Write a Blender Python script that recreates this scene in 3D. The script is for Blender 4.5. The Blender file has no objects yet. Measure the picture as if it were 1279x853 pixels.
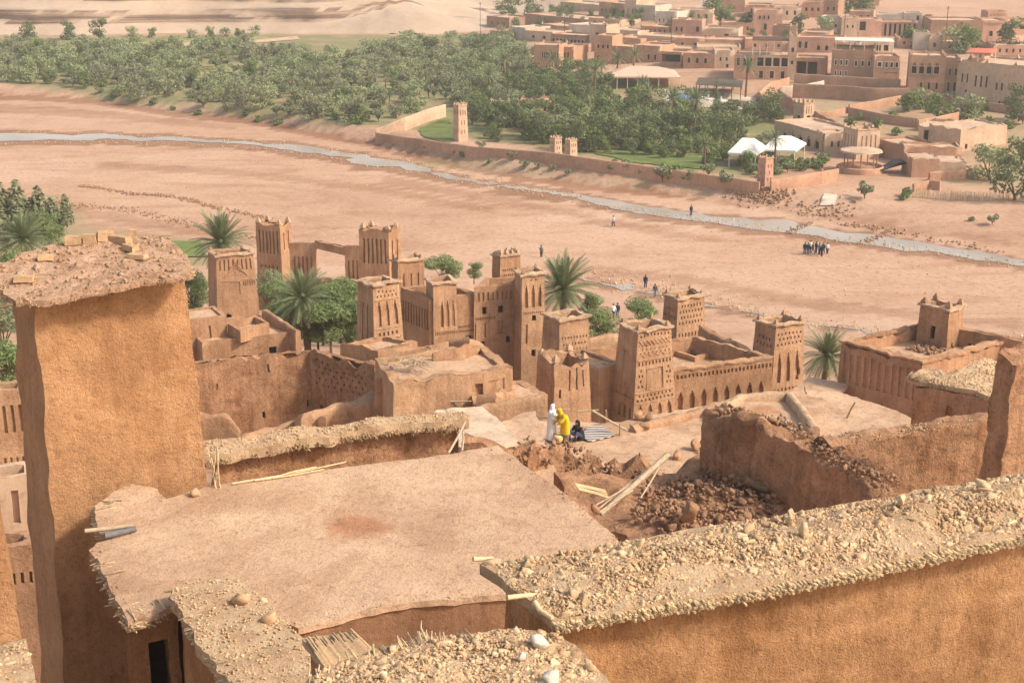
import bpy, bmesh, math, random
import numpy as np
from mathutils import Vector, Matrix, noise
from mathutils.geometry import delaunay_2d_cdt
R = math.radians
random.seed(7); rng = np.random.default_rng(7)
scene = bpy.context.scene
COL = scene.collection

# ---------------------------------------------------------------- camera, sky, sun, exposure
CAM_Z, F, PITCH = 46.0, 1776.0, R(17.3)
CX, CY = 639.5, 426.5
cd = bpy.data.cameras.new('camera'); cam = bpy.data.objects.new('camera', cd); COL.objects.link(cam)
cam.location = (0, 0, CAM_Z); cam.rotation_euler = (R(90) - PITCH, 0, 0)
cd.sensor_width = 36.0; cd.lens = 36.0 * F / 1279.0; cd.clip_start = 0.2; cd.clip_end = 4000
scene.camera = cam
SUN_H = Vector((0.95, -0.31)).normalized(); SUN_EL = R(41)
to_sun = Vector((SUN_H.x * math.cos(SUN_EL), SUN_H.y * math.cos(SUN_EL), math.sin(SUN_EL)))
world = bpy.data.worlds.new("World"); scene.world = world; world.use_nodes = True
wn = world.node_tree.nodes; wl = world.node_tree.links
sky = wn.new('ShaderNodeTexSky'); sky.sky_type = 'NISHITA'; sky.sun_disc = False
sky.sun_elevation = SUN_EL; sky.sun_rotation = math.atan2(SUN_H.x, SUN_H.y)
sky.air_density = 1.0; sky.dust_density = 6.0; sky.ozone_density = 0.6; sky.altitude = 1200
tint = wn.new('ShaderNodeMix'); tint.data_type = 'RGBA'; tint.blend_type = 'MULTIPLY'; tint.inputs[0].default_value = 1; tint.inputs[7].default_value = (1.0, .88, .74, 1)
wl.new(sky.outputs[0], tint.inputs[6]); wl.new(tint.outputs[2], wn['Background'].inputs[0]); wn['Background'].inputs[1].default_value = 0.15
sd = bpy.data.lights.new('sun', 'SUN'); sd.energy = 2.0; sd.angle = R(6.0); sd.color = (1.0, 0.92, 0.80)
so = bpy.data.objects.new('sun', sd); COL.objects.link(so)
so.rotation_euler = (-to_sun).to_track_quat('-Z', 'Y').to_euler(); so.location = (60, -30, 120)
vs = scene.view_settings; vs.view_transform = 'Standard'; vs.look = 'None'; vs.gamma = 1; vs.use_curve_mapping = False
vs.exposure = 1.1
scene.cycles.max_bounces = 5; scene.cycles.volume_bounces = 0
try: scene.cycles.volume_step_rate = 4
except Exception: pass

# ---------------------------------------------------------------- photograph pixels -> points in the place
sp, cp = math.sin(PITCH), math.cos(PITCH)
def ray(px, py):
    a = (px - CX) / F; d = (py - CY) / F
    return Vector((a, cp - d * sp, -sp - d * cp))
def Z(px, py, z):
    r = ray(px, py); t = (z - CAM_Z) / r.z
    return Vector((r.x * t, r.y * t, z))
def atY(px, py, Y):
    r = ray(px, py); t = Y / r.y
    return Vector((r.x * t, Y, CAM_Z + r.z * t))
def project(x, y, z):
    dz = z - CAM_Z
    depth = y * cp - dz * sp; up = y * sp + dz * cp
    return CX + F * x / depth, CY - F * up / depth
def sm(a, b, x):
    t = max(0.0, min(1.0, (x - a) / (b - a))); return t * t * (3 - 2 * t)
NS = [(-60, 36), (0, 36), (10, 33), (20, 29), (30, 25), (45, 20.5), (60, 17.5), (75, 15), (85, 13.5), (100, 11), (120, 7), (135, 4), (150, 1.4), (163, 0), (9999, 0)]
BANK = [Z(px, py, 0) for px, py in [(-700, 118), (-200, 116), (0, 121), (120, 126), (200, 140), (300, 150), (400, 168), (470, 182), (560, 205), (650, 222), (760, 236), (860, 247), (960, 262), (1080, 275), (1279, 300), (1500, 330), (1900, 380)]]
BX = [b.x for b in BANK]; BY = [b.y for b in BANK]
def interp(x, xs, ys):
    if x <= xs[0]: return ys[0]
    if x >= xs[-1]: return ys[-1]
    for i in range(len(xs) - 1):
        if x <= xs[i + 1]:
            t = (x - xs[i]) / (xs[i + 1] - xs[i]); return ys[i] + (ys[i + 1] - ys[i]) * t
NSY = [a for a, b in NS]; NSZ = [b for a, b in NS]
def terr(x, y):
    h = interp(y, NSY, NSZ)
    b = interp(x, BX, BY); d = y - b
    h += 0.45 * noise.noise(Vector((x * .02, y * .03, 3))) * sm(140, 175, y) * (1 - sm(-25, -5, d))
    if d > -14:
        soft = sm(40, 70, x)
        h += 2.2 * (sm(0, 6, d + 1.5 * noise.noise(Vector((x * .07, y * .07, 0)))) * (1 - soft) + soft * sm(-12, 22, d))
        v = sm(-25, 55, x)
        h += v * 0.04 * max(0, min(d - 60, 260)) + .004 * max(0, d - 10)
        h += v * 0.10 * max(0, y - 500)
        h += 0.35 * noise.noise(Vector((x * .05, y * .05, 9))) * sm(8, 30, d)
        h += (1 - v) * 0.03 * max(0, y - 640)
    return h
def G(px, py):
    r = ray(px, py); t = 20.0; last = t
    while t < 1500:
        p = r * t
        if CAM_Z + p.z < terr(p.x, p.y):
            lo, hi = last, t
            for _ in range(18):
                m = (lo + hi) / 2; p = r * m
                if CAM_Z + p.z < terr(p.x, p.y): hi = m
                else: lo = m
            p = r * hi; return Vector((p.x, p.y, CAM_Z + p.z))
        last = t; t += 2.0
    p = r * 700; return Vector((p.x, p.y, terr(p.x, p.y)))
def inpoly(x, y, poly):
    c = False; n = len(poly); j = n - 1
    for i in range(n):
        xi, yi = poly[i][0], poly[i][1]; xj, yj = poly[j][0], poly[j][1]
        if (yi > y) != (yj > y) and x < (xj - xi) * (y - yi) / (yj - yi) + xi: c = not c
        j = i
    return c

# ---------------------------------------------------------------- materials
MATS = {}
def nodes(name):
    m = bpy.data.materials.new(name); m.use_nodes = True
    return m, m.node_tree.nodes, m.node_tree.links, m.node_tree.nodes['Principled BSDF']
def ramp(N, L, fac, stops):
    r = N.new('ShaderNodeValToRGB'); e = r.color_ramp.elements
    while len(e) < len(stops): e.new(0.5)
    for k, (p, c) in zip(e, stops): k.position = p; k.color = (*c, 1)
    L.new(fac, r.inputs[0]); return r.outputs[0]
def noi(N, L, co, scale, detail=5, rough=.6, dist=0):
    n = N.new('ShaderNodeTexNoise'); n.inputs['Scale'].default_value = scale; n.inputs['Detail'].default_value = detail
    n.inputs['Roughness'].default_value = rough; n.inputs['Distortion'].default_value = dist
    L.new(co, n.inputs['Vector']); return n.outputs['Fac']
def mapping(N, L, co, sc):
    m = N.new('ShaderNodeMapping'); m.inputs['Scale'].default_value = sc; L.new(co, m.inputs['Vector']); return m.outputs[0]
def mixc(N, L, fac, a, b, mode='MIX'):
    m = N.new('ShaderNodeMix'); m.data_type = 'RGBA'; m.blend_type = mode
    for s, v in ((m.inputs[0], fac), (m.inputs[6], a), (m.inputs[7], b)):
        if isinstance(v, (int, float)): s.default_value = v
        elif isinstance(v, tuple): s.default_value = (*v, 1)
        else: L.new(v, s)
    return m.outputs[2]
def mul(c, k): return tuple(min(1, v * k) for v in c)
def coords(N): return N.new('ShaderNodeTexCoord').outputs['Object']
def earth(name, c, c2=None, big=.3, fine=7.0, streak=.35, bump=.5, grain=60, straw=0.0, rough=.95, pit=.25, island=0.0, crack=0.0, patch=0.0):
    m, N, L, B = nodes(name); co = coords(N)
    c2 = c2 or mul(c, .72)
    b = ramp(N, L, noi(N, L, co, big, 6, .62), [(.32, c2), (.66, mul(c, 1.12))])
    f = ramp(N, L, noi(N, L, co, fine, 8, .7), [(.3, (.62, .6, .58)), (.5, (1, 1, 1)), (.75, (1.0, 1.0, 1.0))])
    col = mixc(N, L, .75, b, f, 'MULTIPLY')
    st = noi(N, L, mapping(N, L, co, (2.2, 2.2, .16)), 1.6, 5, .6, .4)
    s = ramp(N, L, st, [(.36, (.66, .6, .55)), (.56, (1, 1, 1))])
    col = mixc(N, L, streak, col, s, 'MULTIPLY')
    g = noi(N, L, co, grain, 3, .75)
    col = mixc(N, L, pit, col, ramp(N, L, g, [(.34, (.5, .45, .42)), (.48, (1, 1, 1)), (.72, (1.0, 1.0, 1.0)), (.8, (1.3, 1.25, 1.15))]), 'MULTIPLY')
    if patch:
        pn = noi(N, L, co, .55, 7, .55, .8)
        col = mixc(N, L, patch, col, ramp(N, L, pn, [(.44, (.80, .74, .68)), (.47, (1, 1, 1)), (.60, (1, 1, 1)), (.63, (1.14, 1.12, 1.08))]), 'MULTIPLY')
    if crack:
        nv = N.new('ShaderNodeTexNoise'); nv.inputs['Scale'].default_value = 1.3; nv.inputs['Detail'].default_value = 5; L.new(co, nv.inputs['Vector'])
        va = N.new('ShaderNodeVectorMath'); va.operation = 'MULTIPLY_ADD'; va.inputs[1].default_value = (.9, .9, .9); L.new(nv.outputs['Color'], va.inputs[0]); L.new(co, va.inputs[2])
        vo = N.new('ShaderNodeTexVoronoi'); vo.feature = 'DISTANCE_TO_EDGE'; vo.inputs['Scale'].default_value = crack; L.new(va.outputs[0], vo.inputs['Vector'])
        ck = ramp(N, L, vo.outputs['Distance'], [(.0, (.72, .67, .63)), (.006, (.85, .82, .79)), (.012, (1, 1, 1))])
        col = mixc(N, L, ramp(N, L, noi(N, L, co, .45, 3), [(.40, (0, 0, 0)), (.47, (1, 1, 1))]), mixc(N, L, 1.0, col, ck, 'MULTIPLY'), col)
    if straw:
        w = noi(N, L, mapping(N, L, co, (1, 1, .35)), 26, 4, .8, 1.5)
        col = mixc(N, L, straw, col, ramp(N, L, w, [(.4, (.75, .7, .65)), (.52, (1, 1, 1)), (.66, (1.25, 1.2, 1.05))]), 'MULTIPLY')
    if island:
        gi = N.new('ShaderNodeNewGeometry'); 
        col = mixc(N, L, island, col, ramp(N, L, gi.outputs['Random Per Island'], [(0, (.62, .55, .48)), (.25, (.88, .82, .75)), (.5, (1.0, .97, .92)), (.65, (.95, .78, .68)), (.8, (.85, .77, .68)), (.92, (1.15, 1.13, 1.05)), (1, (1.25, 1.28, 1.28))]), 'MULTIPLY')
    L.new(col, B.inputs['Base Color']); B.inputs['Roughness'].default_value = rough
    B.inputs['Specular IOR Level'].default_value = .15
    bp = N.new('ShaderNodeBump'); bp.inputs['Strength'].default_value = bump; bp.inputs['Distance'].default_value = .08
    a = N.new('ShaderNodeMath'); a.operation = 'ADD'; L.new(noi(N, L, co, 5.5, 8, .72), a.inputs[0]); 
    a2 = N.new('ShaderNodeMath'); a2.operation = 'MULTIPLY'; a2.inputs[1].default_value = .35; L.new(g, a2.inputs[0]); L.new(a2.outputs[0], a.inputs[1])
    L.new(a.outputs[0], bp.inputs['Height']); L.new(bp.outputs[0], B.inputs['Normal'])
    MATS[name] = m; return m
def plain(name, c, rough=.8, var=.25, scale=12, island=0.0, spec=.2, trans=0.0):
    m, N, L, B = nodes(name); co = coords(N)
    col = ramp(N, L, noi(N, L, co, scale, 4), [(.3, mul(c, 1 - var)), (.7, mul(c, 1 + var))])
    if island:
        gi = N.new('ShaderNodeNewGeometry')
        col = mixc(N, L, island, col, ramp(N, L, gi.outputs['Random Per Island'], [(0, (.55, .55, .52)), (.5, (1, 1, 1)), (1, (1.5, 1.45, 1.3))]), 'MULTIPLY')
    L.new(col, B.inputs['Base Color']); B.inputs['Roughness'].default_value = rough; B.inputs['Specular IOR Level'].default_value = spec
    if trans:
        t = N.new('ShaderNodeBsdfTranslucent'); L.new(col, t.inputs[0]); ms = N.new('ShaderNodeMixShader'); ms.inputs[0].default_value = trans
        L.new(B.outputs[0], ms.inputs[1]); L.new(t.outputs[0], ms.inputs[2]); L.new(ms.outputs[0], N['Material Output'].inputs[0])
    MATS[name] = m; return m
ADOBE = (.50, .295, .168)
earth('adobe', ADOBE, big=.35, grain=13, pit=.5, bump=.9, streak=.5, patch=.6, crack=.35)
earth('adobe_b', (.54, .33, .192), big=.4, grain=13, pit=.5, bump=.9, streak=.5, patch=.6)
earth('adobe_red', (.49, .28, .16), big=.5, streak=.5, grain=16, pit=.4, bump=.7)
earth('adobe_ruin', (.47, .265, .148), big=.8, fine=3.2, streak=.6, bump=1, grain=11, pit=.65, crack=.5, patch=.8)
earth('adobe_orange', (.50, .28, .142), (.42, .228, .112), big=.5, fine=5, streak=.3, bump=.9, grain=24, straw=.5, pit=.45, crack=.9, patch=.5)
earth('adobe_brown', (.33, .185, .105), (.27, .15, .085), big=.9, fine=6, streak=.4, bump=.8, grain=60, straw=.4, pit=.3)
earth('adobe_front', (.51, .292, .147), (.40, .218, .105), big=1.1, fine=5, streak=.45, bump=.9, grain=55, straw=.7, pit=.45, crack=1.4, patch=.7)
earth('coping', (.56, .38, .24), big=1.5, fine=6, streak=0, bump=.8, grain=30, pit=.4)
earth('roof_earth', (.55, .37, .24), (.46, .295, .185), big=.5, fine=4, streak=0, bump=.7, grain=14, pit=.45, patch=.6)
earth('roof_main', (.56, .385, .25), (.48, .305, .19), big=.5, fine=5, streak=0, bump=.8, grain=20, pit=.42, patch=.45)
earth('cap_mud', (.54, .35, .23), (.44, .265, .16), big=1.5, fine=7, streak=0, bump=1, grain=26, pit=.6, patch=.6)

def stain(mat, c, r0, tintc):
    N = mat.node_tree.nodes; L = mat.node_tree.links; B = N['Principled BSDF']; src = B.inputs['Base Color'].links[0].from_socket; co = coords(N)
    mp = N.new('ShaderNodeMapping'); mp.inputs['Location'].default_value = (-c[0] / r0[0], -c[1] / r0[1], 0); mp.inputs['Scale'].default_value = (1 / r0[0], 1 / r0[1], 0); L.new(co, mp.inputs['Vector'])
    ln = N.new('ShaderNodeVectorMath'); ln.operation = 'LENGTH'; L.new(mp.outputs[0], ln.inputs[0]); ad = N.new('ShaderNodeMath'); ad.operation = 'ADD'
    n2 = N.new('ShaderNodeMath'); n2.operation = 'MULTIPLY'; n2.inputs[1].default_value = 1.1; L.new(noi(N, L, co, 1.4, 7, .7), n2.inputs[0]); L.new(ln.outputs['Value'], ad.inputs[0]); L.new(n2.outputs[0], ad.inputs[1])
    f = ramp(N, L, ad.outputs[0], [(.75, (1, 1, 1)), (1.0, (0, 0, 0))]); L.new(mixc(N, L, f, src, mixc(N, L, .85, src, tintc, 'MULTIPLY')), B.inputs['Base Color'])
rs = Z(450, 656, 34.0); stain(MATS['roof_main'], (rs.x + 3, rs.y - 26), (2.1, 1.6), (.80, .60, .50))
earth('bank_earth', (.36, .20, .125), big=.3, fine=3, streak=0, bump=.6, grain=6, pit=.3)
earth('cap_earth', (.58, .42, .26), (.48, .31, .18), big=2, fine=9, streak=0, bump=.9, grain=60, pit=.5)
earth('village', (.53, .31, .195), big=.2, fine=2, streak=.25, bump=.3, grain=8, pit=.15)
earth('village_dark', (.42, .25, .16), big=.2, fine=2, streak=.3, bump=.3, grain=8, pit=.2)
earth('village_pale', (.62, .43, .29), big=.2, fine=2, streak=.2, bump=.3, grain=8, pit=.1)
earth('village_pink', (.58, .335, .23), big=.2, fine=2, streak=.2, bump=.3, grain=8, pit=.1)
earth('plaster', (.62, .47, .33), big=.5, fine=4, streak=0, bump=.3, grain=20, pit=.25)
earth('village_white', (.66, .55, .43), big=.2, fine=2, streak=.3, bump=.2, grain=8, pit=.1)
earth('village_roof', (.60, .42, .29), big=.3, fine=2, streak=0, bump=.2, grain=6, pit=.2)
earth('clod', (.43, .26, .16), big=2, fine=8, streak=0, bump=1, grain=40, pit=.4, island=.5)
earth('stone', (.66, .50, .32), (.56, .39, .23), big=3, fine=14, streak=0, bump=.5, grain=80, pit=.3, island=.8)
earth('stone_pale', (.62, .55, .45), (.5, .42, .33), big=3, fine=10, streak=0, bump=.4, grain=60, pit=.25)
earth('stone_block', (.56, .37, .21), (.46, .29, .16), big=3, fine=10, streak=0, bump=.6, grain=60, pit=.35)
plain('reed', (.52, .39, .235), .75, .25, 20, island=.7)
plain('thatch', (.40, .275, .16), .85, .25, 20, island=.7)
plain('pole', (.44, .335, .22), .75, .25, 9)
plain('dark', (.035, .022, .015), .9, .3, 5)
plain('wood_dark', (.09, .05, .03), .8, .3, 8)
plain('frame_white', (.70, .62, .52), .7, .08, 5)
plain('pipe', (.16, .15, .15), .5, .2, 8)
plain('canvas_white', (.78, .74, .68), .7, .05, 2)
plain('canvas_pink', (.66, .42, .30), .8, .08, 2)
plain('canvas_red', (.55, .16, .09), .8, .1, 2)
plain('blue', (.05, .10, .35), .6, .2, 3)
plain('tarp', (.055, .045, .045), .7, .3, 2)
plain('pergola', (.10, .085, .06), .9, .3, 2)
plain('olive', (.255, .27, .155), .7, .25, .6, island=.6, trans=.25)
plain('olive_b', (.29, .33, .165), .7, .25, .6, island=.6, trans=.25)
plain('darkleaf', (.135, .175, .07), .7, .25, .6, island=.6, trans=.2)
plain('greenleaf', (.16, .22, .065), .7, .25, .6, island=.6, trans=.25)
plain('bushleaf', (.20, .26, .10), .6, .25, .8, island=.6, trans=.25)
plain('palmleaf', (.17, .205, .095), .5, .2, 1, island=.5, spec=.4, trans=.2)
plain('palmold', (.28, .20, .10), .8, .2, 1, island=.5)
plain('bark', (.16, .105, .065), .9, .35, 6)
plain('skin', (.36, .19, .11), .6, .08, 6)
plain('cloth_white', (.76, .73, .70), .8, .05, 8)
plain('cloth_yellow', (.66, .44, .02), .8, .12, 8)
plain('cloth_black', (.022, .024, .032), .85, .3, 8)
plain('cloth_blue', (.06, .07, .14), .85, .3, 8)
plain('cloth_grey', (.20, .17, .16), .85, .3, 8)
plain('hair', (.015, .011, .009), .5, .2, 20)
plain('grass', (.13, .165, .045), .9, .35, .35)
plain('grass_pale', (.27, .27, .10), .9, .3, .2)
# water: muddy, glossy
m, N, L, B = nodes('water'); co = coords(N)
L.new(ramp(N, L, noi(N, L, co, .06, 4), [(.35, (.30, .245, .18)), (.65, (.45, .40, .34))]), B.inputs['Base Color']); B.inputs['Roughness'].default_value = .3
bp = N.new('ShaderNodeBump'); bp.inputs['Strength'].default_value = .25; bp.inputs['Distance'].default_value = .1
L.new(noi(N, L, mapping(N, L, co, (.6, 1.6, 1)), 1.2, 4), bp.inputs['Height']); L.new(bp.outputs[0], B.inputs['Normal']); MATS['water'] = m
m, N, L, B = nodes('pool'); B.inputs['Base Color'].default_value = (.05, .12, .30, 1); B.inputs['Roughness'].default_value = .1; MATS['pool'] = m
# ground
m, N, L, B = nodes('ground'); co = coords(N)
sand = ramp(N, L, noi(N, L, mapping(N, L, co, (.5, 1.1, 1)), .035, 7, .6, .6), [(.30, (.43, .26, .17)), (.5, (.49, .31, .205)), (.72, (.54, .37, .26))])
sand = mixc(N, L, .5, sand, ramp(N, L, noi(N, L, co, .12, 8, .7, .5), [(.38, (.80, .74, .68)), (.5, (1, 1, 1)), (.66, (1.1, 1.1, 1.1))]), 'MULTIPLY')
speck = noi(N, L, co, 1.3, 6, .8)
sand = mixc(N, L, .65, sand, ramp(N, L, speck, [(.36, (.55, .5, .46)), (.48, (1, 1, 1)), (.58, (1, 1, 1)), (.68, (1.3, 1.3, 1.3))]), 'MULTIPLY')
fl = noi(N, L, mapping(N, L, co, (.12, .5, 1)), .25, 6, .6, 1.2)
sand = mixc(N, L, .45, sand, ramp(N, L, fl, [(.36, (.74, .62, .55)), (.47, (1, 1, 1))]), 'MULTIPLY')
def soft(attr, sc, w, lo, hi):
    a_ = N.new('ShaderNodeAttribute'); a_.attribute_name = attr; q = N.new('ShaderNodeMath'); q.operation = 'MULTIPLY_ADD'; q.inputs[1].default_value = w; q.inputs[2].default_value = -w / 2
    L.new(noi(N, L, co, sc, 7, .65, .4), q.inputs[0]); s_ = N.new('ShaderNodeMath'); s_.operation = 'ADD'; L.new(a_.outputs['Fac'], s_.inputs[0]); L.new(q.outputs[0], s_.inputs[1])
    return ramp(N, L, s_.outputs[0], [(lo, (0, 0, 0)), (hi, (1, 1, 1))])
sand = mixc(N, L, soft('damp', .35, 1.6, .25, 1.1), sand, mixc(N, L, 1.0, sand, (.80, .74, .70), 'MULTIPLY'))
sand = mixc(N, L, soft('wet', .5, 1.2, .25, .75), sand, mixc(N, L, 1.0, sand, (.62, .55, .50), 'MULTIPLY'))
sand = mixc(N, L, soft('scarp', .4, 1.4, .3, .8), sand, mixc(N, L, 1.0, sand, (.66, .56, .50), 'MULTIPLY'))
at = N.new('ShaderNodeAttribute'); at.attribute_name = 'veg'
veg = ramp(N, L, noi(N, L, co, .08, 6, .65), [(.36, (.38, .27, .16)), (.5, (.25, .22, .11)), (.68, (.18, .20, .08))])
col = mixc(N, L, at.outputs['Fac'], sand, veg)
L.new(col, B.inputs['Base Color']); B.inputs['Roughness'].default_value = .95; B.inputs['Specular IOR Level'].default_value = .1
bp = N.new('ShaderNodeBump'); bp.inputs['Strength'].default_value = .5; bp.inputs['Distance'].default_value = .4
L.new(noi(N, L, co, .7, 8, .7), bp.inputs['Height']); L.new(bp.outputs[0], B.inputs['Normal']); MATS['ground'] = m
m, N, L, B = nodes('damp'); co = coords(N)
L.new(ramp(N, L, noi(N, L, co, .15, 6), [(.3, (.42, .25, .165)), (.7, (.52, .325, .215))]), B.inputs['Base Color']); B.inputs['Roughness'].default_value = .9; MATS['damp'] = m
m, N, L, B = nodes('wet_sand'); co = coords(N)
L.new(ramp(N, L, noi(N, L, co, .12, 6), [(.3, (.30, .185, .12)), (.7, (.43, .275, .18))]), B.inputs['Base Color']); B.inputs['Roughness'].default_value = .6; MATS['wet_sand'] = m
# cliff
m, N, L, B = nodes('cliff'); co = coords(N)
lay = noi(N, L, mapping(N, L, co, (.02, .02, 1.1)), .8, 5, .6, .2)
col = ramp(N, L, lay, [(.42, (.20, .13, .09)), (.52, (.32, .215, .15)), (.62, (.44, .31, .22))])
col = mixc(N, L, .5, col, ramp(N, L, noi(N, L, mapping(N, L, co, (1, 1, .25)), .25, 6), [(.35, (.75, .68, .62)), (.6, (1, 1, 1))]), 'MULTIPLY')
gm = N.new('ShaderNodeNewGeometry'); sx = N.new('ShaderNodeSeparateXYZ'); L.new(gm.outputs['True Normal'], sx.inputs[0]); mr = N.new('ShaderNodeMapRange'); mr.inputs[1].default_value = .45; mr.inputs[2].default_value = .75; L.new(sx.outputs[2], mr.inputs[0])
col = mixc(N, L, mr.outputs[0], col, ramp(N, L, noi(N, L, co, .06, 6), [(.3, (.42, .30, .205)), (.7, (.53, .395, .28))]))
L.new(col, B.inputs['Base Color']); B.inputs['Roughness'].default_value = 1
bp = N.new('ShaderNodeBump'); bp.inputs['Strength'].default_value = .7; bp.inputs['Distance'].default_value = 1.0
L.new(noi(N, L, mapping(N, L, co, (.3, .3, 1)), .5, 7), bp.inputs['Height']); L.new(bp.outputs[0], B.inputs['Normal']); MATS['cliff'] = m
# striped rug and basket
def stripes(name, a, b, scale, axis):
    m, N, L, B = nodes(name); co = coords(N); w = N.new('ShaderNodeTexWave'); w.bands_direction = axis
    w.inputs['Scale'].default_value = scale; w.inputs['Distortion'].default_value = .6; L.new(co, w.inputs['Vector'])
    L.new(ramp(N, L, w.outputs['Fac'], [(.42, a), (.56, b)]), B.inputs['Base Color']); B.inputs['Roughness'].default_value = .9; MATS[name] = m
stripes('rug', (.025, .02, .02), (.62, .55, .48), 1.5, 'Y')
stripes('basket', (.62, .42, .02), (.60, .52, .35), 2.6, 'Z')

# ---------------------------------------------------------------- mesh helpers
def wloc(o):
    v = Vector((0, 0, 0))
    while o: v += o.location; o = o.parent
    return v
def tag(o, label=None, cat=None, group=None, kind=None):
    if label: o['label'] = label
    if cat: o['category'] = cat
    if group: o['group'] = group
    if kind: o['kind'] = kind
    return o
def thing(name, label, cat, loc=(0, 0, 0), group=None):
    o = bpy.data.objects.new(name, None); COL.objects.link(o); o.location = loc; o.empty_display_size = .3
    return tag(o, label, cat, group)
def link_mesh(name, me, mat, parent=None, smooth=False):
    for mm in (mat if isinstance(mat, (list, tuple)) else [mat]): me.materials.append(MATS[mm])
    if smooth: me.polygons.foreach_set('use_smooth', [True] * len(me.polygons))
    o = bpy.data.objects.new(name, me); COL.objects.link(o)
    if parent: o.parent = parent
    return o
class MB:
    def __init__(s): s.v = []; s.f = []; s.k = {}
    def vert(s, p, merge=True):
        if merge:
            k = (round(p[0], 4), round(p[1], 4), round(p[2], 4))
            if k in s.k: return s.k[k]
            s.k[k] = len(s.v)
        s.v.append(Vector(p)); return len(s.v) - 1
    def quad(s, *ps):
        ids = [s.vert(p) for p in ps]
        if len(set(ids)) == len(ids): s.f.append(ids)
    def grid(s, a, b, c, d, seg):
        "bilinear quad a-b-c-d subdivided"
        a, b, c, d = map(Vector, (a, b, c, d))
        nu = max(1, int(math.ceil(max((b - a).length, (c - d).length) / seg))); nv = max(1, int(math.ceil(max((d - a).length, (c - b).length) / seg)))
        P = [[(a.lerp(b, i / nu)).lerp(d.lerp(c, i / nu), j / nv) for j in range(nv + 1)] for i in range(nu + 1)]
        for i in range(nu):
            for j in range(nv): s.quad(P[i][j], P[i + 1][j], P[i + 1][j + 1], P[i][j + 1])
    def box(s, c, size, rz=0.0, taper=1.0, M=None):
        x, y, z = size[0] / 2, size[1] / 2, size[2] / 2
        ps = [(-x, -y, -z), (x, -y, -z), (x, y, -z), (-x, y, -z), (-x * taper, -y * taper, z), (x * taper, -y * taper, z), (x * taper, y * taper, z), (-x * taper, y * taper, z)]
        M = M or Matrix.Rotation(rz, 3, 'Z'); c = Vector(c)
        i = [s.vert(c + M @ Vector(p), False) for p in ps]
        for f in ((0, 3, 2, 1), (4, 5, 6, 7), (0, 1, 5, 4), (1, 2, 6, 5), (2, 3, 7, 6), (3, 0, 4, 7)): s.f.append([i[k] for k in f])
    def tube(s, pts, rad, n=7, cap=True):
        rings = []; pts = [Vector(p) for p in pts]
        for i, p in enumerate(pts):
            d = (pts[min(i + 1, len(pts) - 1)] - pts[max(i - 1, 0)]).normalized()
            u = d.cross(Vector((0, 0, 1)) if abs(d.z) < .9 else Vector((1, 0, 0))).normalized(); w = d.cross(u)
            r = rad[i] if isinstance(rad, (list, tuple)) else rad
            rings.append([s.vert(p + (u * math.cos(2 * math.pi * k / n) + w * math.sin(2 * math.pi * k / n)) * r, False) for k in range(n)])
        for a, b in zip(rings, rings[1:]):
            for k in range(n): s.f.append([a[k], b[k], b[(k + 1) % n], a[(k + 1) % n]])
        if cap: s.f.append(list(rings[0])); s.f.append(list(reversed(rings[-1])))
    def lathe(s, c, prof, n=16):
        c = Vector(c); rings = []
        for r, z in prof: rings.append([s.vert(c + Vector((r * math.cos(2 * math.pi * k / n), r * math.sin(2 * math.pi * k / n), z)), False) for k in range(n)])
        for a, b in zip(rings, rings[1:]):
            for k in range(n): s.f.append([a[k], a[(k + 1) % n], b[(k + 1) % n], b[k]])
        s.f.append(list(reversed(rings[0]))); s.f.append(list(rings[-1]))
    def rough(s, amp, freq=.9, top=None, rag=0, ragf=.6, seed=0.0):
        o = Vector((seed, seed * 1.7, seed * .3))
        for v in s.v:
            q = v * freq + o
            d = noise.noise_vector(q) * amp + noise.noise_vector(q * 3.1) * amp * .45
            if rag and top is not None:
                w = sm(top - .9 - rag, top, v.z)
                q2 = Vector((v.x, v.y, 0)) * ragf + o
                d.z += w * rag * (noise.noise(q2) * .9 + noise.noise(q2 * 2.7) * .6 + noise.noise(q2 * 6.1) * .3 - .35)
            v += d
        return s
    def build(s, name, mat, parent=None, smooth=False):
        off = wloc(parent) if parent else Vector((0, 0, 0))
        me = bpy.data.meshes.new(name); me.from_pydata([v - off for v in s.v], [], s.f); me.update()
        o = link_mesh(name, me, mat, parent, True)
        if not smooth: me.set_sharp_from_angle(angle=R(50))
        return o
def np_mesh(name, V, Fc, mat, parent=None, smooth=False):
    off = np.array(wloc(parent)) if parent else np.zeros(3)
    V = np.asarray(V, float) - off; Fc = np.asarray(Fc, int); k = Fc.shape[1]
    me = bpy.data.meshes.new(name); me.vertices.add(len(V)); me.vertices.foreach_set('co', V.ravel())
    me.loops.add(Fc.size); me.loops.foreach_set('vertex_index', Fc.ravel())
    me.polygons.add(len(Fc)); me.polygons.foreach_set('loop_start', np.arange(0, Fc.size, k)); me.polygons.foreach_set('loop_total', np.full(len(Fc), k))
    me.update(calc_edges=True); me.validate()
    return link_mesh(name, me, mat, parent, smooth)
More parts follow.
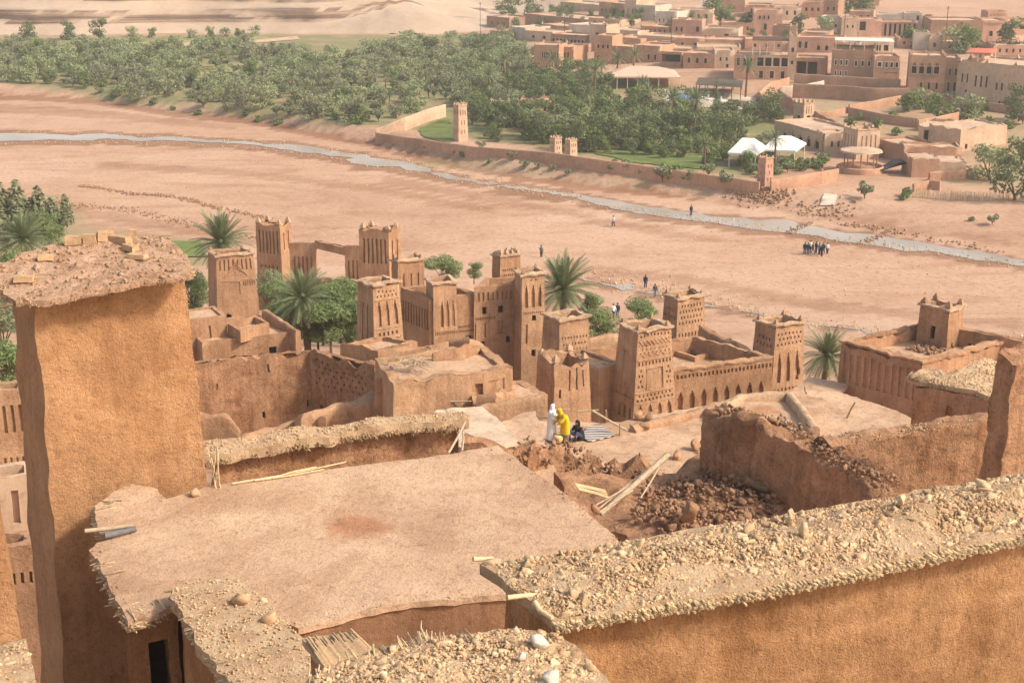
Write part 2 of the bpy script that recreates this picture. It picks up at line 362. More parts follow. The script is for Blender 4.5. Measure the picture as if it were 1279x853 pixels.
def facade(mb, bl, br, tr, tl, ops=(), seg=.6):
    """wall quad with real recessed openings (u0,u1,v0,v1,depth,kind) in fractions; returns the window placements"""
    bl, br, tr, tl = map(Vector, (bl, br, tr, tl))
    P = lambda u, v: (bl.lerp(br, u)).lerp(tl.lerp(tr, u), v)
    nrm = (br - bl).cross(tl - bl).normalized()
    us = {0., 1.}; vs_ = {0., 1.}
    for o in ops: us |= {o[0], o[1]}; vs_ |= {o[2], o[3]}
    def fill(s, length):
        s = sorted(s); out = [s[0]]
        for a, b in zip(s, s[1:]):
            if b - a < 1e-5: continue
            n = max(1, int(round((b - a) * length / seg)))
            out += [a + (b - a) * k / n for k in range(1, n + 1)]
        return out
    us = fill(us, (br - bl).length); vs_ = fill(vs_, (tl - bl).length)
    def which(u, v):
        for o in ops:
            if o[0] < u < o[1] and o[2] < v < o[3]: return o
        return None
    grid = [[which((us[i] + us[i + 1]) / 2, (vs_[j] + vs_[j + 1]) / 2) for j in range(len(vs_) - 1)] for i in range(len(us) - 1)]
    dep = lambda i, j: grid[i][j][4] if 0 <= i < len(us) - 1 and 0 <= j < len(vs_) - 1 and grid[i][j] else 0.0
    for i in range(len(us) - 1):
        for j in range(len(vs_) - 1):
            d = dep(i, j); o = -nrm * d
            a, b, c, e = P(us[i], vs_[j]), P(us[i + 1], vs_[j]), P(us[i + 1], vs_[j + 1]), P(us[i], vs_[j + 1])
            mb.quad(a + o, b + o, c + o, e + o)
            for (di, dj, p, q) in ((-1, 0, e, a), (1, 0, b, c), (0, -1, a, b), (0, 1, c, e)):
                d2 = dep(i + di, j + dj)
                if d > d2 + 1e-6:
                    o2 = -nrm * d2; mb.quad(p + o2, q + o2, q + o, p + o)
    return P, nrm
def inset(poly, d):
    n = len(poly); out = []
    for i in range(n):
        p0, p, p1 = Vector(poly[i - 1][:2]), Vector(poly[i][:2]), Vector(poly[(i + 1) % n][:2])
        e0 = (p - p0).normalized(); e1 = (p1 - p).normalized()
        n0 = Vector((-e0.y, e0.x)); n1 = Vector((-e1.y, e1.x)); b = (n0 + n1)
        b = b / max(.2, (1 + n0.dot(n1)))
        out.append(p + b * d)
    return out
def ccw(poly):
    a = sum(poly[i - 1][0] * poly[i][1] - poly[i][0] * poly[i - 1][1] for i in range(len(poly)))
    return list(poly) if a > 0 else list(reversed(poly))
def dense(poly, seg, jit=0.0):
    out = []
    for i in range(len(poly)):
        a = Vector(poly[i][:2]); b = Vector(poly[(i + 1) % len(poly)][:2]); n = max(1, int((b - a).length / seg))
        t = (b - a).normalized() if (b - a).length else Vector((1, 0)); nn = Vector((-t.y, t.x))
        for k in range(n):
            p = a.lerp(b, k / n)
            q = Vector((p.x, p.y, 0))
            out.append(p + nn * jit * (noise.noise(q * 1.9) + .7 * noise.noise(q * 5.3)))
    return out
def cdt(poly, seg, jit=0.0, bseg=None):
    b = dense(ccw(poly), bseg or seg, jit); n = len(b)
    xs = [p.x for p in b]; ys = [p.y for p in b]; pts = list(b)
    nx = int((max(xs) - min(xs)) / seg) + 1; ny = int((max(ys) - min(ys)) / seg) + 1
    for i in range(nx + 1):
        for j in range(ny + 1):
            x = min(xs) + i * seg + random.uniform(-.3, .3) * seg; y = min(ys) + j * seg + random.uniform(-.3, .3) * seg
            if inpoly(x, y, b): pts.append(Vector((x, y)))
    co, ed, fa, ov, oe, of = delaunay_2d_cdt(pts, [(i, (i + 1) % n) for i in range(n)], [], 1, 1e-5)
    bo = [None] * n
    for k, srcs in enumerate(ov):
        for s in srcs:
            if s < n: bo[s] = k
    return co, fa, [x for x in bo if x is not None]
def slab(poly, zf, thick, seg, jit=0.0, bseg=None, bottom=True, amp=0.0):
    """a solid sheet over polygon poly (world xy): top at zf(x,y), thick deep (a number or a z level via negative)"""
    co, fa, bo = cdt(poly, seg, jit, bseg); mb = MB()
    top = [mb.vert((p.x, p.y, zf(p.x, p.y) + amp * noise.noise(Vector((p.x, p.y, 0)) * 2.3)), False) for p in co]
    for f in fa: mb.f.append([top[k] for k in f])
    if thick:
        bot = {k: mb.vert((co[k].x, co[k].y, mb.v[top[k]].z - thick), False) for k in bo}
        n = len(bo)
        for i in range(n):
            a, b = bo[i], bo[(i + 1) % n]
            if a != b: mb.f.append([top[b], top[a], bot[a], bot[b]])
        if bottom: mb.f.append([bot[k] for k in reversed(bo)])
    return mb
def merlon(mb, x, y, z, s, h, rz=0.0):
    mb.box((x, y, z + h * .25), (s, s, h * .56), rz, .8); mb.box((x, y, z + h * .72), (s * .6, s * .6, h * .5), rz, .55)

def shell(name, label, cat, top, z0, zt, zr=None, th=.35, taper=.04, ops=None, rag=.12, amp=.04, mat='adobe', seg=.6,
          coping=0.0, merl=0, roofmat='roof_earth', group=None, winmat='dark', msize=.4, seed=0.0, copmat='coping', frame=None, relief=()):
    "earth building: four tapering walls with real openings, parapet, sunk roof"
    top = [Vector(p[:2]) for p in top]; c = sum(top, Vector((0, 0))) / 4; h = zt - z0; ops = ops or {}
    bot = [p + (p - c).normalized() * taper * h * 1.2 for p in top]
    if not ops and c.y < 150 and name not in ('wall_lintel', 'roof_room'): z0 = min([z0] + [terr(p.x, p.y) - .8 for p in top]); h = zt - z0; bot = [p + (p - c).normalized() * taper * h * 1.2 for p in top]
    root = thing(name, label, cat, (c.x, c.y, z0), group)
    V = lambda p, z: Vector((p.x, p.y, z))
    mb = MB(); wins = []; rl = []
    for i in range(4):
        j = (i + 1) % 4; o = ops.get(i, ())
        P, nrm = facade(mb, V(bot[i], z0), V(bot[j], z0), V(top[j], zt), V(top[i], zt), o, seg)
        wins += [(P, nrm, k) for k in o if k[5] != 'n']
        for (sd_, line, rad_) in relief:
            if sd_ == i: rl.append((P, nrm, line, rad_))
    tb = min(terr(p.x, p.y) for p in bot) - .6
    if c.y < 150 and tb < z0 and name not in ('wall_lintel', 'roof_room'):
        pb_ = MB()
        for i in range(4): pb_.grid(V(bot[i], tb), V(bot[(i + 1) % 4], tb), V(bot[(i + 1) % 4], z0 + .02), V(bot[i], z0 + .02), 1.2)
        pb_.build('plinth', mat, root)
    inn = inset(top, th); zr = zt - .5 if zr is None else zr
    for i in range(4):
        j = (i + 1) % 4
        mb.grid(V(top[i], zt), V(top[j], zt), V(inn[j], zt), V(inn[i], zt), seg)
        mb.grid(V(inn[j], zr - .3), V(inn[i], zr - .3), V(inn[i], zt), V(inn[j], zt), seg)
    mb.rough(amp, .9, zt, rag, .8, seed)
    mb.build('wall', mat, root)
    if min((top[i] - top[i - 1]).length for i in range(4)) < 1.0: roofmat = mat
    rf = slab(inset(inn, -.06), lambda x, y: zr + .05 * noise.noise(Vector((x, y, 5)) * .7), 0, max(.4, seg), 0)
    rf.build('roof', roofmat, root)
    if rl:
        w = MB()
        for P, nrm, line, rad_ in rl: w.tube([P(u, v) + nrm * .012 for u, v in line], rad_, 5)
        w.rough(.012, 5); w.build('relief', mat, root)
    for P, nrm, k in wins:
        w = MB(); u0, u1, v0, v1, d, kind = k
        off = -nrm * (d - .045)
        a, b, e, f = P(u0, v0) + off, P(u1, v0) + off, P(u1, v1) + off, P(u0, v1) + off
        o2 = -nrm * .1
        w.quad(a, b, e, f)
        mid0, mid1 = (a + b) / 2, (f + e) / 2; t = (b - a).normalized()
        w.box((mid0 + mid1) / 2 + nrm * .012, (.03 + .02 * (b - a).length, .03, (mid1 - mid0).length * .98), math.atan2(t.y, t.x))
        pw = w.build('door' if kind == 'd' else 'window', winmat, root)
        if frame:
            fm = MB(); L_ = (b - a).length; H_ = (f - a).length; fw = max(.09, L_ * .16); rz = math.atan2(t.y, t.x)
            on = nrm * .02 - off
            for q, sz in (((a + b) / 2 - Vector((0, 0, fw / 2)), (L_ + 2 * fw, .12, fw)), ((e + f) / 2 + Vector((0, 0, fw / 2)), (L_ + 2 * fw, .12, fw)),
                          ((a + f) / 2 - t * fw / 2, (fw, .12, H_)), ((b + e) / 2 + t * fw / 2, (fw, .12, H_))):
                fm.box(q + on - off * 0, sz, rz)
            fm.build('frame', frame, pw)
    if coping:
        cb = MB(); out = inset(top, -coping); ic = inset(top, th * .75); zc = zt - .02
        for i in range(4):
            j = (i + 1) % 4
            cb.grid(V(out[i], zc + .1), V(out[j], zc + .1), V(ic[j], zc + .16), V(ic[i], zc + .16), .3)
            cb.grid(V(out[i], zc - .03), V(out[j], zc - .03), V(out[j], zc + .1), V(out[i], zc + .1), .3)
            cb.grid(V(ic[i], zc - .03), V(ic[j], zc - .03), V(out[j], zc - .03), V(out[i], zc - .03), .3)
            cb.grid(V(ic[j], zc - .03), V(ic[i], zc - .03), V(ic[i], zc + .16), V(ic[j], zc + .16), .3)
        cb.rough(.045, 2.2, zc + .1, min(rag, .18), 1.2, seed); cb.build('coping', copmat, root)
    if merl:
        ins = inset(top, th * .5); e = top[1] - top[0]; rz = math.atan2(e.y, e.x)
        for i in range(4):
            for t in [k / merl for k in range(merl)]:
                p = ins[i].lerp(ins[(i + 1) % 4], t); mm = MB()
                merlon(mm, p.x, p.y, zt + (.1 if coping else -.05), msize, msize * random.uniform(.75, 1.15), rz + random.uniform(-.1, .1))
                mm.rough(.03, 3); mm.build('merlon', copmat if merl > 1 or not coping else mat, root)
    return root
def qz(pix, z):
    "four top corners (left, near, right, back) of a building from photograph pixels on its roof level"
    p = [Z(a, b, z) for a, b in pix]
    if len(p) == 3: p.append(p[0] + p[2] - p[1])
    return [q.xy for q in p]
def row(n, u0, u1, v0, v1, fill=.5, d=.14, kind='n'):
    st = (u1 - u0) / n; return [(u0 + st * (k + .5 - fill / 2), u0 + st * (k + .5 + fill / 2), v0, v1, d, kind) for k in range(n)]
def arches(n, u0, u1, v0, v1, fill=.5, d=.16, kind='n'):
    o = []; st = (u1 - u0) / n; h = v1 - v0
    for k in range(n):
        c = u0 + st * (k + .5); w = st * fill / 2
        o += [(c - w, c + w, v0, v0 + h * .68, d, kind), (c - w * .68, c + w * .68, v0 + h * .68, v0 + h * .86, d, 'n'), (c - w * .3, c + w * .3, v0 + h * .86, v1, d, 'n')]
    return o
def zig(side, n, u0, u1, v, dv, rad=.045):
    return (side, [(u0 + (u1 - u0) * k / n, v + (dv if k % 2 else 0)) for k in range(n + 1)], rad)
def holes(nu, nv, u0, u1, v0, v1, fu=.4, fv=.45, d=.09, stag=True):
    o = []; sv = (v1 - v0) / nv
    for j in range(nv):
        sh = (.5 if stag and j % 2 else 0); n = nu - (1 if sh else 0); su = (u1 - u0) / nu
        for k in range(n):
            c = u0 + su * (k + .5 + sh); cv = v0 + sv * (j + .5); o.append((c - su * fu / 2, c + su * fu / 2, cv - sv * fv / 2, cv + sv * fv / 2, d, 'n'))
    return o
def wall(name, label, cat, path, z0, th, mat='adobe_ruin', rag=.3, amp=.07, seg=.35, group=None, seed=0.0, capmat=None, root=None, ragf=.7):
    "free-standing thick earth wall along path of (x,y,ztop) with a rounded, ragged top"
    own = root is None
    z0 = min([z0] + [terr(p[0], p[1]) - .8 for p in path if p[1] < 150])
    if own:
        c = path[len(path) // 2]; root = thing(name, label, cat, (c[0], c[1], z0), group)
    pts = []
    for a, b in zip(path, path[1:]):
        a = Vector(a); b = Vector(b); n = max(1, int((b.xy - a.xy).length / seg))
        pts += [a.lerp(b, k / n) for k in range(n)]
    pts.append(Vector(path[-1]))
    rings = []; mb = MB(); nz = max(2, int((max(p.z for p in pts) - z0) / seg))
    for i, p in enumerate(pts):
        d = (pts[min(i + 1, len(pts) - 1)].xy - pts[max(i - 1, 0)].xy).normalized(); n = Vector((d.y, -d.x)); h = p.z - z0
        prof = [(th * (.5 + .04 * h * (1 - k / nz)), z0 + (h - .12) * k / nz) for k in range(nz + 1)]
        full = prof + [(th * .36, p.z - .02), (0, p.z + .03), (-th * .36, p.z - .02)] + [(-a, z) for a, z in reversed(prof)]
        rings.append([mb.vert((p.x + n.x * a, p.y + n.y * a, z), False) for a, z in full])
    for a, b in zip(rings, rings[1:]):
        for k in range(len(a) - 1): mb.f.append([a[k], b[k], b[k + 1], a[k + 1]])
    mb.f.append(list(reversed(rings[0]))); mb.f.append(list(rings[-1]))
    tops = max(p.z for p in pts); o = Vector((seed, seed * 2, 0))
    for r in rings:
        zc = mb.v[r[len(r) // 2]].z
        for k in r:
            v = mb.v[k]; w = sm(zc - 1.2 - rag, zc, v.z); q = Vector((v.x, v.y, 0)) * ragf + o
            v.z += w * rag * (noise.noise(q) + .7 * noise.noise(q * 2.9) + .35 * noise.noise(q * 7) - .3)
    mb.rough(amp, 1.1, seed=seed); mb.rough(amp * .6, 3.6, seed=seed + 3); mb.rough(amp * .4, 8.5, seed=seed + 5)
    mb.build('wall' if own else name, mat, root)
    return root
# rocks
def ico(sub):
    bm = bmesh.new(); bmesh.ops.create_icosphere(bm, subdivisions=sub, radius=1)
    V = np.array([v.co[:] for v in bm.verts]); Fc = np.array([[v.index for v in f.verts] for f in bm.faces]); bm.free(); return V, Fc
ICO1, ICO2 = ico(1), ico(2)
def rock_set(base, n, rough):
    out = []
    for i in range(n):
        V = base[0].copy()
        for c_ in range(10):
            d = rng.normal(size=3); d = d if c_ > 5 else np.eye(3)[c_ // 2] * (1 if c_ % 2 else -1) + .22 * d; d /= np.linalg.norm(d); t = rng.uniform(.42, .62) if c_ < 6 else rng.uniform(.55, .8); s = V @ d; V = V - np.maximum(0, s - t)[:, None] * d
        V *= 1 + rough * rng.normal(size=(len(V), 1)) * .5
        out.append(V)
    return out
ROCK_S = rock_set(ICO1, 14, .12); ROCK_L = rock_set(ICO2, 14, .07)
def rand_rot(n, tilt=3.0):
    q = rng.normal(size=(n, 4)) * np.array([1, tilt, tilt, 1]); q /= np.linalg.norm(q, axis=1)[:, None]
    w, x, y, z = q.T
    return np.array([[1 - 2 * (y * y + z * z), 2 * (x * y - z * w), 2 * (x * z + y * w)], [2 * (x * y + z * w), 1 - 2 * (x * x + z * z), 2 * (y * z - x * w)], [2 * (x * z - y * w), 2 * (y * z + x * w), 1 - 2 * (x * x + y * y)]]).transpose(2, 0, 1)
def rocks(name, P, S, mat, parent=None, large=False, flat=.6, tilt=.5, smooth=False):
    src = ROCK_L if large else ROCK_S; Fb = (ICO2 if large else ICO1)[1]; nv = len(src[0]); n = len(P)
    V = np.empty((n * nv, 3)); Rm = rand_rot(n, tilt)
    for i in range(n):
        s = S[i] * np.array([rng.uniform(.75, 1.35), rng.uniform(.7, 1.1), flat * rng.uniform(.7, 1.3)])
        V[i * nv:(i + 1) * nv] = (src[rng.integers(len(src))] * s) @ Rm[i].T + P[i]
    Fc = (Fb[None] + (np.arange(n) * nv)[:, None, None]).reshape(-1, 3)
    return np_mesh(name, V, Fc, mat, parent, smooth)
def scatter(poly, n):
    xs = [p[0] for p in poly]; ys = [p[1] for p in poly]; out = []
    while len(out) < n:
        x, y = random.uniform(min(xs), max(xs)), random.uniform(min(ys), max(ys))
        if inpoly(x, y, poly): out.append((x, y))
    return out
def reeds(name, items, parent, mat='reed', n=7):
    "items: (tip point, direction into the wall, radius, length): hollow cane ends"
    V = []; Fc = []
    for p, d, r, l in items:
        d = Vector(d).normalized(); u = d.cross(Vector((0, 0, 1))).normalized(); w = d.cross(u); b = len(V); p = Vector(p)
        for (rr, t) in ((r, l), (r * 1.0, 0), (r * .6, 0), (r * .55, min(.06, l * .4))):
            for k in range(n):
                a = 2 * math.pi * k / n; V.append(p + d * t + (u * math.cos(a) + w * math.sin(a)) * rr)
        for q in range(3):
            for k in range(n): Fc.append([b + q * n + k, b + q * n + (k + 1) % n, b + (q + 1) * n + (k + 1) % n, b + (q + 1) * n + k])
    return np_mesh(name, [tuple(v) for v in V], Fc, mat, parent)
# ---------------------------------------------------------------- ground, river, cliffs
VEGP = [[(-400, 54), (300, 44), (640, 44), (664, 88), (760, 95), (975, 128), (1000, 200), (930, 222), (740, 198), (585, 172), (470, 158), (330, 148), (200, 132), (0, 104), (-400, 104)],
        [(1000, 118), (1290, 128), (1290, 240), (1180, 228), (1120, 200), (1040, 170)], [(-200, 250), (80, 245), (110, 285), (250, 300), (260, 330), (-200, 360)], [(330, 345), (450, 350), (450, 430), (330, 430)], [(470, 200), (600, 200), (900, 238), (880, 243), (600, 215)]]
W1 = ([(-60, 165), (0, 165), (100, 164), (200, 168), (300, 174), (370, 179), (420, 187), (470, 193), (520, 204), (560, 213), (600, 223), (628, 230)], [(600, 233), (540, 222), (480, 213), (430, 206), (390, 196), (340, 187), (250, 181), (150, 178), (60, 179), (-60, 181)])
W2 = ([(726, 243), (790, 253), (850, 262), (900, 270), (940, 273), (985, 273), (1000, 279), (1080, 291), (1150, 301), (1230, 316), (1320, 327)], [(1320, 340), (1230, 327), (1150, 316), (1080, 308), (1010, 297), (950, 290), (880, 280), (820, 273), (765, 263), (720, 249)])
W4 = ([(632, 231), (680, 236), (724, 243)], [(716, 248), (680, 243), (640, 237), (612, 233)])
W3 = ([(722, 345), (760, 352), (800, 358), (830, 366), (880, 378), (940, 388), (1000, 400), (1060, 408), (1100, 413)], [(1098, 419), (1060, 415), (1000, 408), (940, 395), (880, 386), (830, 375), (790, 366), (750, 358), (720, 350)])
def narrow(a, b, t):
    n = 24; P = lambda l, u: (lambda i, f: (l[i][0] + (l[i + 1][0] - l[i][0]) * f, l[i][1] + (l[i + 1][1] - l[i][1]) * f))(min(int(u * (len(l) - 1)), len(l) - 2), u * (len(l) - 1) - min(int(u * (len(l) - 1)), len(l) - 2))
    A = []; B = []; rb = list(reversed(b)); r = random.Random(t)
    for k in range(n + 1):
        p, q = P(a, k / n), P(rb, k / n); e0 = t * r.uniform(.2, 1.0); e1 = t * r.uniform(.2, 1.0); A.append((p[0] + (q[0] - p[0]) * e0, p[1] + (q[1] - p[1]) * e0)); B.append((q[0] + (p[0] - q[0]) * e1, q[1] + (p[1] - q[1]) * e1))
    return A, list(reversed(B))
W1 = narrow(*W1, .46); W2 = narrow(*W2, .2); W3 = narrow(*W3, .62); W4 = narrow(*W4, .3)
WETP = [[(x - 6, y - w * .7) for x, y in a] + [(x - 6, y + w * 1.1) for x, y in b] for (a, b), w in ((W1, 6), (W2, 5), (W4, 8), (W3, 3))]
SCARP = [[(-40, 118), (60, 120), (120, 123), (200, 136), (300, 146), (400, 164), (470, 178), (476, 185), (400, 173), (300, 155), (200, 145), (120, 131), (60, 127), (-40, 124)], [(470, 180), (560, 201), (650, 219), (740, 231), (860, 244), (870, 251), (740, 239), (650, 227), (560, 209), (470, 187)]]
DAMP = [[(0, 244), (110, 259), (230, 280), (330, 304), (330, 313), (225, 293), (105, 271), (0, 255)], [(120, 202), (300, 211), (480, 233), (620, 259), (615, 268), (480, 243), (300, 221), (120, 211)], [(480, 219), (620, 243), (760, 273), (900, 296), (898, 305), (760, 284), (620, 254), (480, 230)], [(680, 326), (850, 342), (1000, 369), (1200, 396), (1290, 400), (1290, 412), (1200, 409), (1000, 384), (850, 356), (690, 338)], [(-20, 128), (150, 140), (300, 158), (300, 164), (150, 150), (-20, 140)], [(900, 246), (1010, 262), (1150, 284), (1279, 304), (1279, 312), (1150, 292), (1000, 270), (890, 254)]]
xs = list(np.arange(-420, -160, 8)) + list(np.arange(-160, 160, 2.2)) + list(np.arange(160, 430, 8))
ys = list(np.arange(-20, 150, 5)) + list(np.arange(150, 370, 2.0)) + list(np.arange(370, 560, 6)) + list(np.arange(560, 1000, 20))
nx, ny = len(xs), len(ys); V = []; vg = []; vw = []; vd = []; vsc = []
for y in ys:
    for x in xs:
        z = terr(x, y); V.append((x, y, z)); g = 0.0
        px, py = project(x, y, z) if y > 5 else (0, 9999)
        for k, p in enumerate(VEGP):
            if inpoly(px, py, p): g = (1, .42, .7, .9, .4)[k]
        if py < 54 and px < 600 and y < 620: g = max(g, .3)
        vg.append(g); near = 115 < py < 430
        vw.append(1.0 if near and any(inpoly(px, py, p) for p in WETP) else 0.0); vd.append(1.0 if near and any(inpoly(px, py, p) for p in DAMP) else 0.0); vsc.append(1.0 if near and any(inpoly(px, py, p) for p in SCARP) else 0.0)
Fc = [(j * nx + i, j * nx + i + 1, (j + 1) * nx + i + 1, (j + 1) * nx + i) for j in range(ny - 1) for i in range(nx - 1)]
gr = np_mesh('ground', V, Fc, 'ground', None, True); tag(gr, kind='structure')
at = gr.data.attributes.new('veg', 'FLOAT', 'POINT'); at.data.foreach_set('value', vg)
for nm_, vv_ in (('wet', vw), ('damp', vd), ('scarp', vsc)): gr.data.attributes.new(nm_, 'FLOAT', 'POINT').data.foreach_set('value', vv_)
def sheet(name, pix, mat, lift=.1, seg=3.0, jit=.8, kind='structure', label=None, cat=None, bseg=1.6):
    poly = [G(a, b).xy for a, b in pix]
    o = slab(poly, lambda x, y: terr(x, y) + lift, 0, seg, jit, bseg).build(name, mat, None, True); return tag(o, label, cat, None, kind)
for a, b in (W1, W2, W3, W4): sheet('water', a + b, 'water', .06, 2.2, 1.3)
sheet('lawn', [(522, 164), (545, 152), (560, 148), (570, 170), (562, 180), (530, 172)], 'grass', .15)
sheet('lawn', [(740, 192), (800, 188), (880, 196), (900, 205), (880, 212), (800, 205)], 'grass', .15)
sheet('lawn', [(205, 302), (250, 302), (258, 322), (215, 322)], 'grass', .15)
for p in ([(365, 70), (440, 62), (450, 70), (385, 79)], [(90, 56), (250, 48), (335, 46), (338, 53), (150, 62)], [(250, 86), (330, 80), (335, 86), (260, 94)], [(430, 112), (520, 100), (530, 108), (440, 124)]):
    sheet('field', p, 'grass_pale', .15, 5, 1.5, bseg=3)
sheet('path', [(100, 60), (300, 52), (370, 46), (375, 50), (300, 57), (110, 66)], 'village_roof', .17, 5, 1, bseg=3)
sheet('path', [(1030, 243), (1046, 245), (1043, 258), (1024, 258)], 'village_white', .2, 1.5, .3)

def strip_cliff():
    X = np.arange(-330, 90, 2.5); prof = [(0, -3), (4, .3), (8, .9), (12, 1.8), (15, 2.7), (15.5, 4.2), (15.8, 5.6), (16.2, 7.2), (20.5, 8.2), (24, 9.2), (24.4, 10.8), (24.8, 12.4), (29, 13.4), (29.4, 16), (33, 17), (34, 22), (42, 25), (70, 32), (120, 42)]
    V = []; n = len(prof)
    for x in X:
        fade = 1 - sm(-70, -18, x); y0 = 480 + 12 * noise.noise(Vector((x * .016, 2, 0))) - 10 * sm(-30, 60, x)
        g = terr(x, y0)
        for k, (dy, dz) in enumerate(prof):
            w = noise.noise(Vector((x * .05, dz * .3, 4))) * 2.2 + noise.noise(Vector((x * .19, dz * .7, 7))) * 1.3
            soft = 5 * max(0, noise.noise(Vector((x * .03, 0, 3)))) * (k < 5)
            z1 = g + dz * (1 + .12 * noise.noise(Vector((x * .02, 8, k * .3)))); ang = math.atan2(dy - 24, x + 46); rr_ = math.hypot(x + 46, (dy - 24) * .9); z2 = g + (-3 if k == 0 else -.1) + .10 * dy + max(0, 11.5 * (1 - rr_ / 40) * (1 + .10 * math.sin(ang * 17 + 2 * math.sin(ang * 5)))) + 3.0 * noise.noise(Vector((x * .045, dy * .04, 1))) * sm(0, 25, dy)
            V.append((x, y0 + dy + w - soft + (1 - fade) * dy * .6, max(z1 * fade + z2 * (1 - fade), g - 3 + .02 * dy)))
    Fc = [(i * n + k, (i + 1) * n + k, (i + 1) * n + k + 1, i * n + k + 1) for i in range(len(X) - 1) for k in range(n - 1)]
    tag(np_mesh('cliff', V, Fc, 'cliff'), kind='structure')
strip_cliff()

# ---------------------------------------------------------------- trees
def leafmesh(seed, n, lobes, leaf, asp=.6, up=.35):
    r = np.random.default_rng(seed); w = np.array([l[3] ** 2 for l in lobes]); w = w / w.sum(); ch = r.choice(len(lobes), n, p=w)
    L_ = np.array([l[:3] for l in lobes])[ch]; rad = np.array([l[3] for l in lobes])[ch]
    d = r.normal(size=(n, 3)); d /= np.linalg.norm(d, axis=1)[:, None]; d[:, 2] *= np.where(d[:, 2] < -.2, .6, 1)
    t = r.uniform(.45, 1.08, n) ** .6
    P = L_ + d * (rad * t)[:, None] * np.array([1, 1, .85])
    nm = d * .7 + r.normal(size=(n, 3)) * .55 + np.array([0, 0, up]); nm /= np.linalg.norm(nm, axis=1)[:, None]
    a = np.cross(nm, r.normal(size=(n, 3))); a /= np.linalg.norm(a, axis=1)[:, None]; b = np.cross(nm, a)
    s = leaf * r.uniform(.6, 1.4, n)[:, None]; a *= s; b *= s * asp
    V = np.stack([P - a - b * .3, P + b * -.9, P + a + b * .3, P + b], 1).reshape(-1, 3)
    return V, np.arange(4 * n).reshape(-1, 4)
def branchy(h, tr, seed, lobes):
    r = random.Random(seed); mb = MB(); top = Vector((r.uniform(-.2, .2), r.uniform(-.2, .2), h))
    mb.tube([(0, 0, -1.2), (top.x * .4, top.y * .4, h * .5), top], [tr * 1.3, tr, tr * .75], 7)
    for l in lobes[:7]:
        mb.tube([top * .8, (top * .8).lerp(Vector(l[:3]), .55) + Vector((0, 0, .1)), Vector(l[:3])], [tr * .6, tr * .38, tr * .15], 5)
    return mb
PROT = {}
def proto_tree(key, name, h, spread, seed, n, leaf, mat, trunk_h=1.3, tr=.16, nl=8, flat=.75, asp=.6):
    r = random.Random(seed); lobes = []
    for k in range(nl):
        a = r.uniform(0, 6.28); q = spread * math.sqrt(r.uniform(0, 1)) * .62; z = trunk_h + (h - trunk_h) * r.uniform(.02 if trunk_h < .7 else .15, .8)
        rr = spread * r.uniform(.26, .46); lobes.append((q * math.cos(a), q * math.sin(a), min(z, h - rr * .7), rr))
    V, Fc = leafmesh(seed, n, lobes, leaf, asp)
    V[:, 2] = np.maximum(V[:, 2], .1)
    root = bpy.data.objects.new(name, None)
    b = branchy(trunk_h * 1.25, tr, seed, lobes)
    t = b.build('trunk', 'bark', root); c = np_mesh('crown', V, Fc, mat, root)
    COL.objects.unlink(t); COL.objects.unlink(c)
    PROT.setdefault(key, []).append((root, [t, c]))
def plant(key, loc, label, cat, group=None, s=1.0, sz=None, rz=None, var=None):
    src, ch = PROT[key][random.randrange(len(PROT[key])) if var is None else var % len(PROT[key])]
    r = src.copy(); COL.objects.link(r); r.location = loc; r.rotation_euler = (0, 0, random.uniform(0, 6.28) if rz is None else rz); r.scale = (s, s, sz or s)
    for c0 in ch:
        c = c0.copy(); COL.objects.link(c); c.parent = r
    return tag(r, label, cat, group)
for k in range(6): proto_tree('olive', 'olive_tree', 3.9 + .3 * k, 3.1 + .15 * (k % 3), 20 + k, 900, .27, 'olive' if k % 2 else 'olive_b', .35, .2, 13, asp=.45)
for k in range(4): proto_tree('dark', 'garden_tree', 5.8 + .6 * k, 2.9 + .2 * k, 40 + k, 1200, .27, 'darkleaf', .5, .2, 14, asp=.45)
for k in range(3): proto_tree('green', 'leafy_tree', 4.9 + .5 * k, 2.8, 60 + k, 1100, .26, 'greenleaf', .4, .18, 13, asp=.45)
for k in range(3): proto_tree('shrub', 'shrub', 1.5 + .2 * k, 1.5, 70 + k, 300, .2, 'greenleaf' if k < 2 else 'olive', .25, .06, 6)
for k in range(3): proto_tree('bush', 'leafy_bush', 3.6 + .4 * k, 2.3, 80 + k, 4200, .17, 'bushleaf' if k < 2 else 'olive', .2, .1, 16, asp=.22)
def proto_column(key, name, h, w, seed, n, mat):
    lobes = [(0, 0, h * t, w * (1.05 - t) ** .6) for t in np.linspace(.12, .95, 9)]
    V, Fc = leafmesh(seed, n, lobes, .22, .5, .8); root = bpy.data.objects.new(name, None); m = MB(); m.tube([(0, 0, -.3), (0, 0, h * .5), (0, 0, h * .9)], [.16, .12, .03], 6)
    t = m.build('trunk', 'bark', root); c = np_mesh('crown', V, Fc, mat, root); COL.objects.unlink(t); COL.objects.unlink(c); PROT.setdefault(key, []).append((root, [t, c]))
for k in range(3): proto_column('tamarisk', 'tamarisk_tree', 4.2 + .7 * k, 1.25, 190 + k, 1500, ('bushleaf', 'olive', 'greenleaf')[k])
for k in range(2): proto_column('cypress', 'cypress_tree', 8 + k, .95, 90 + k, 800, 'darkleaf')
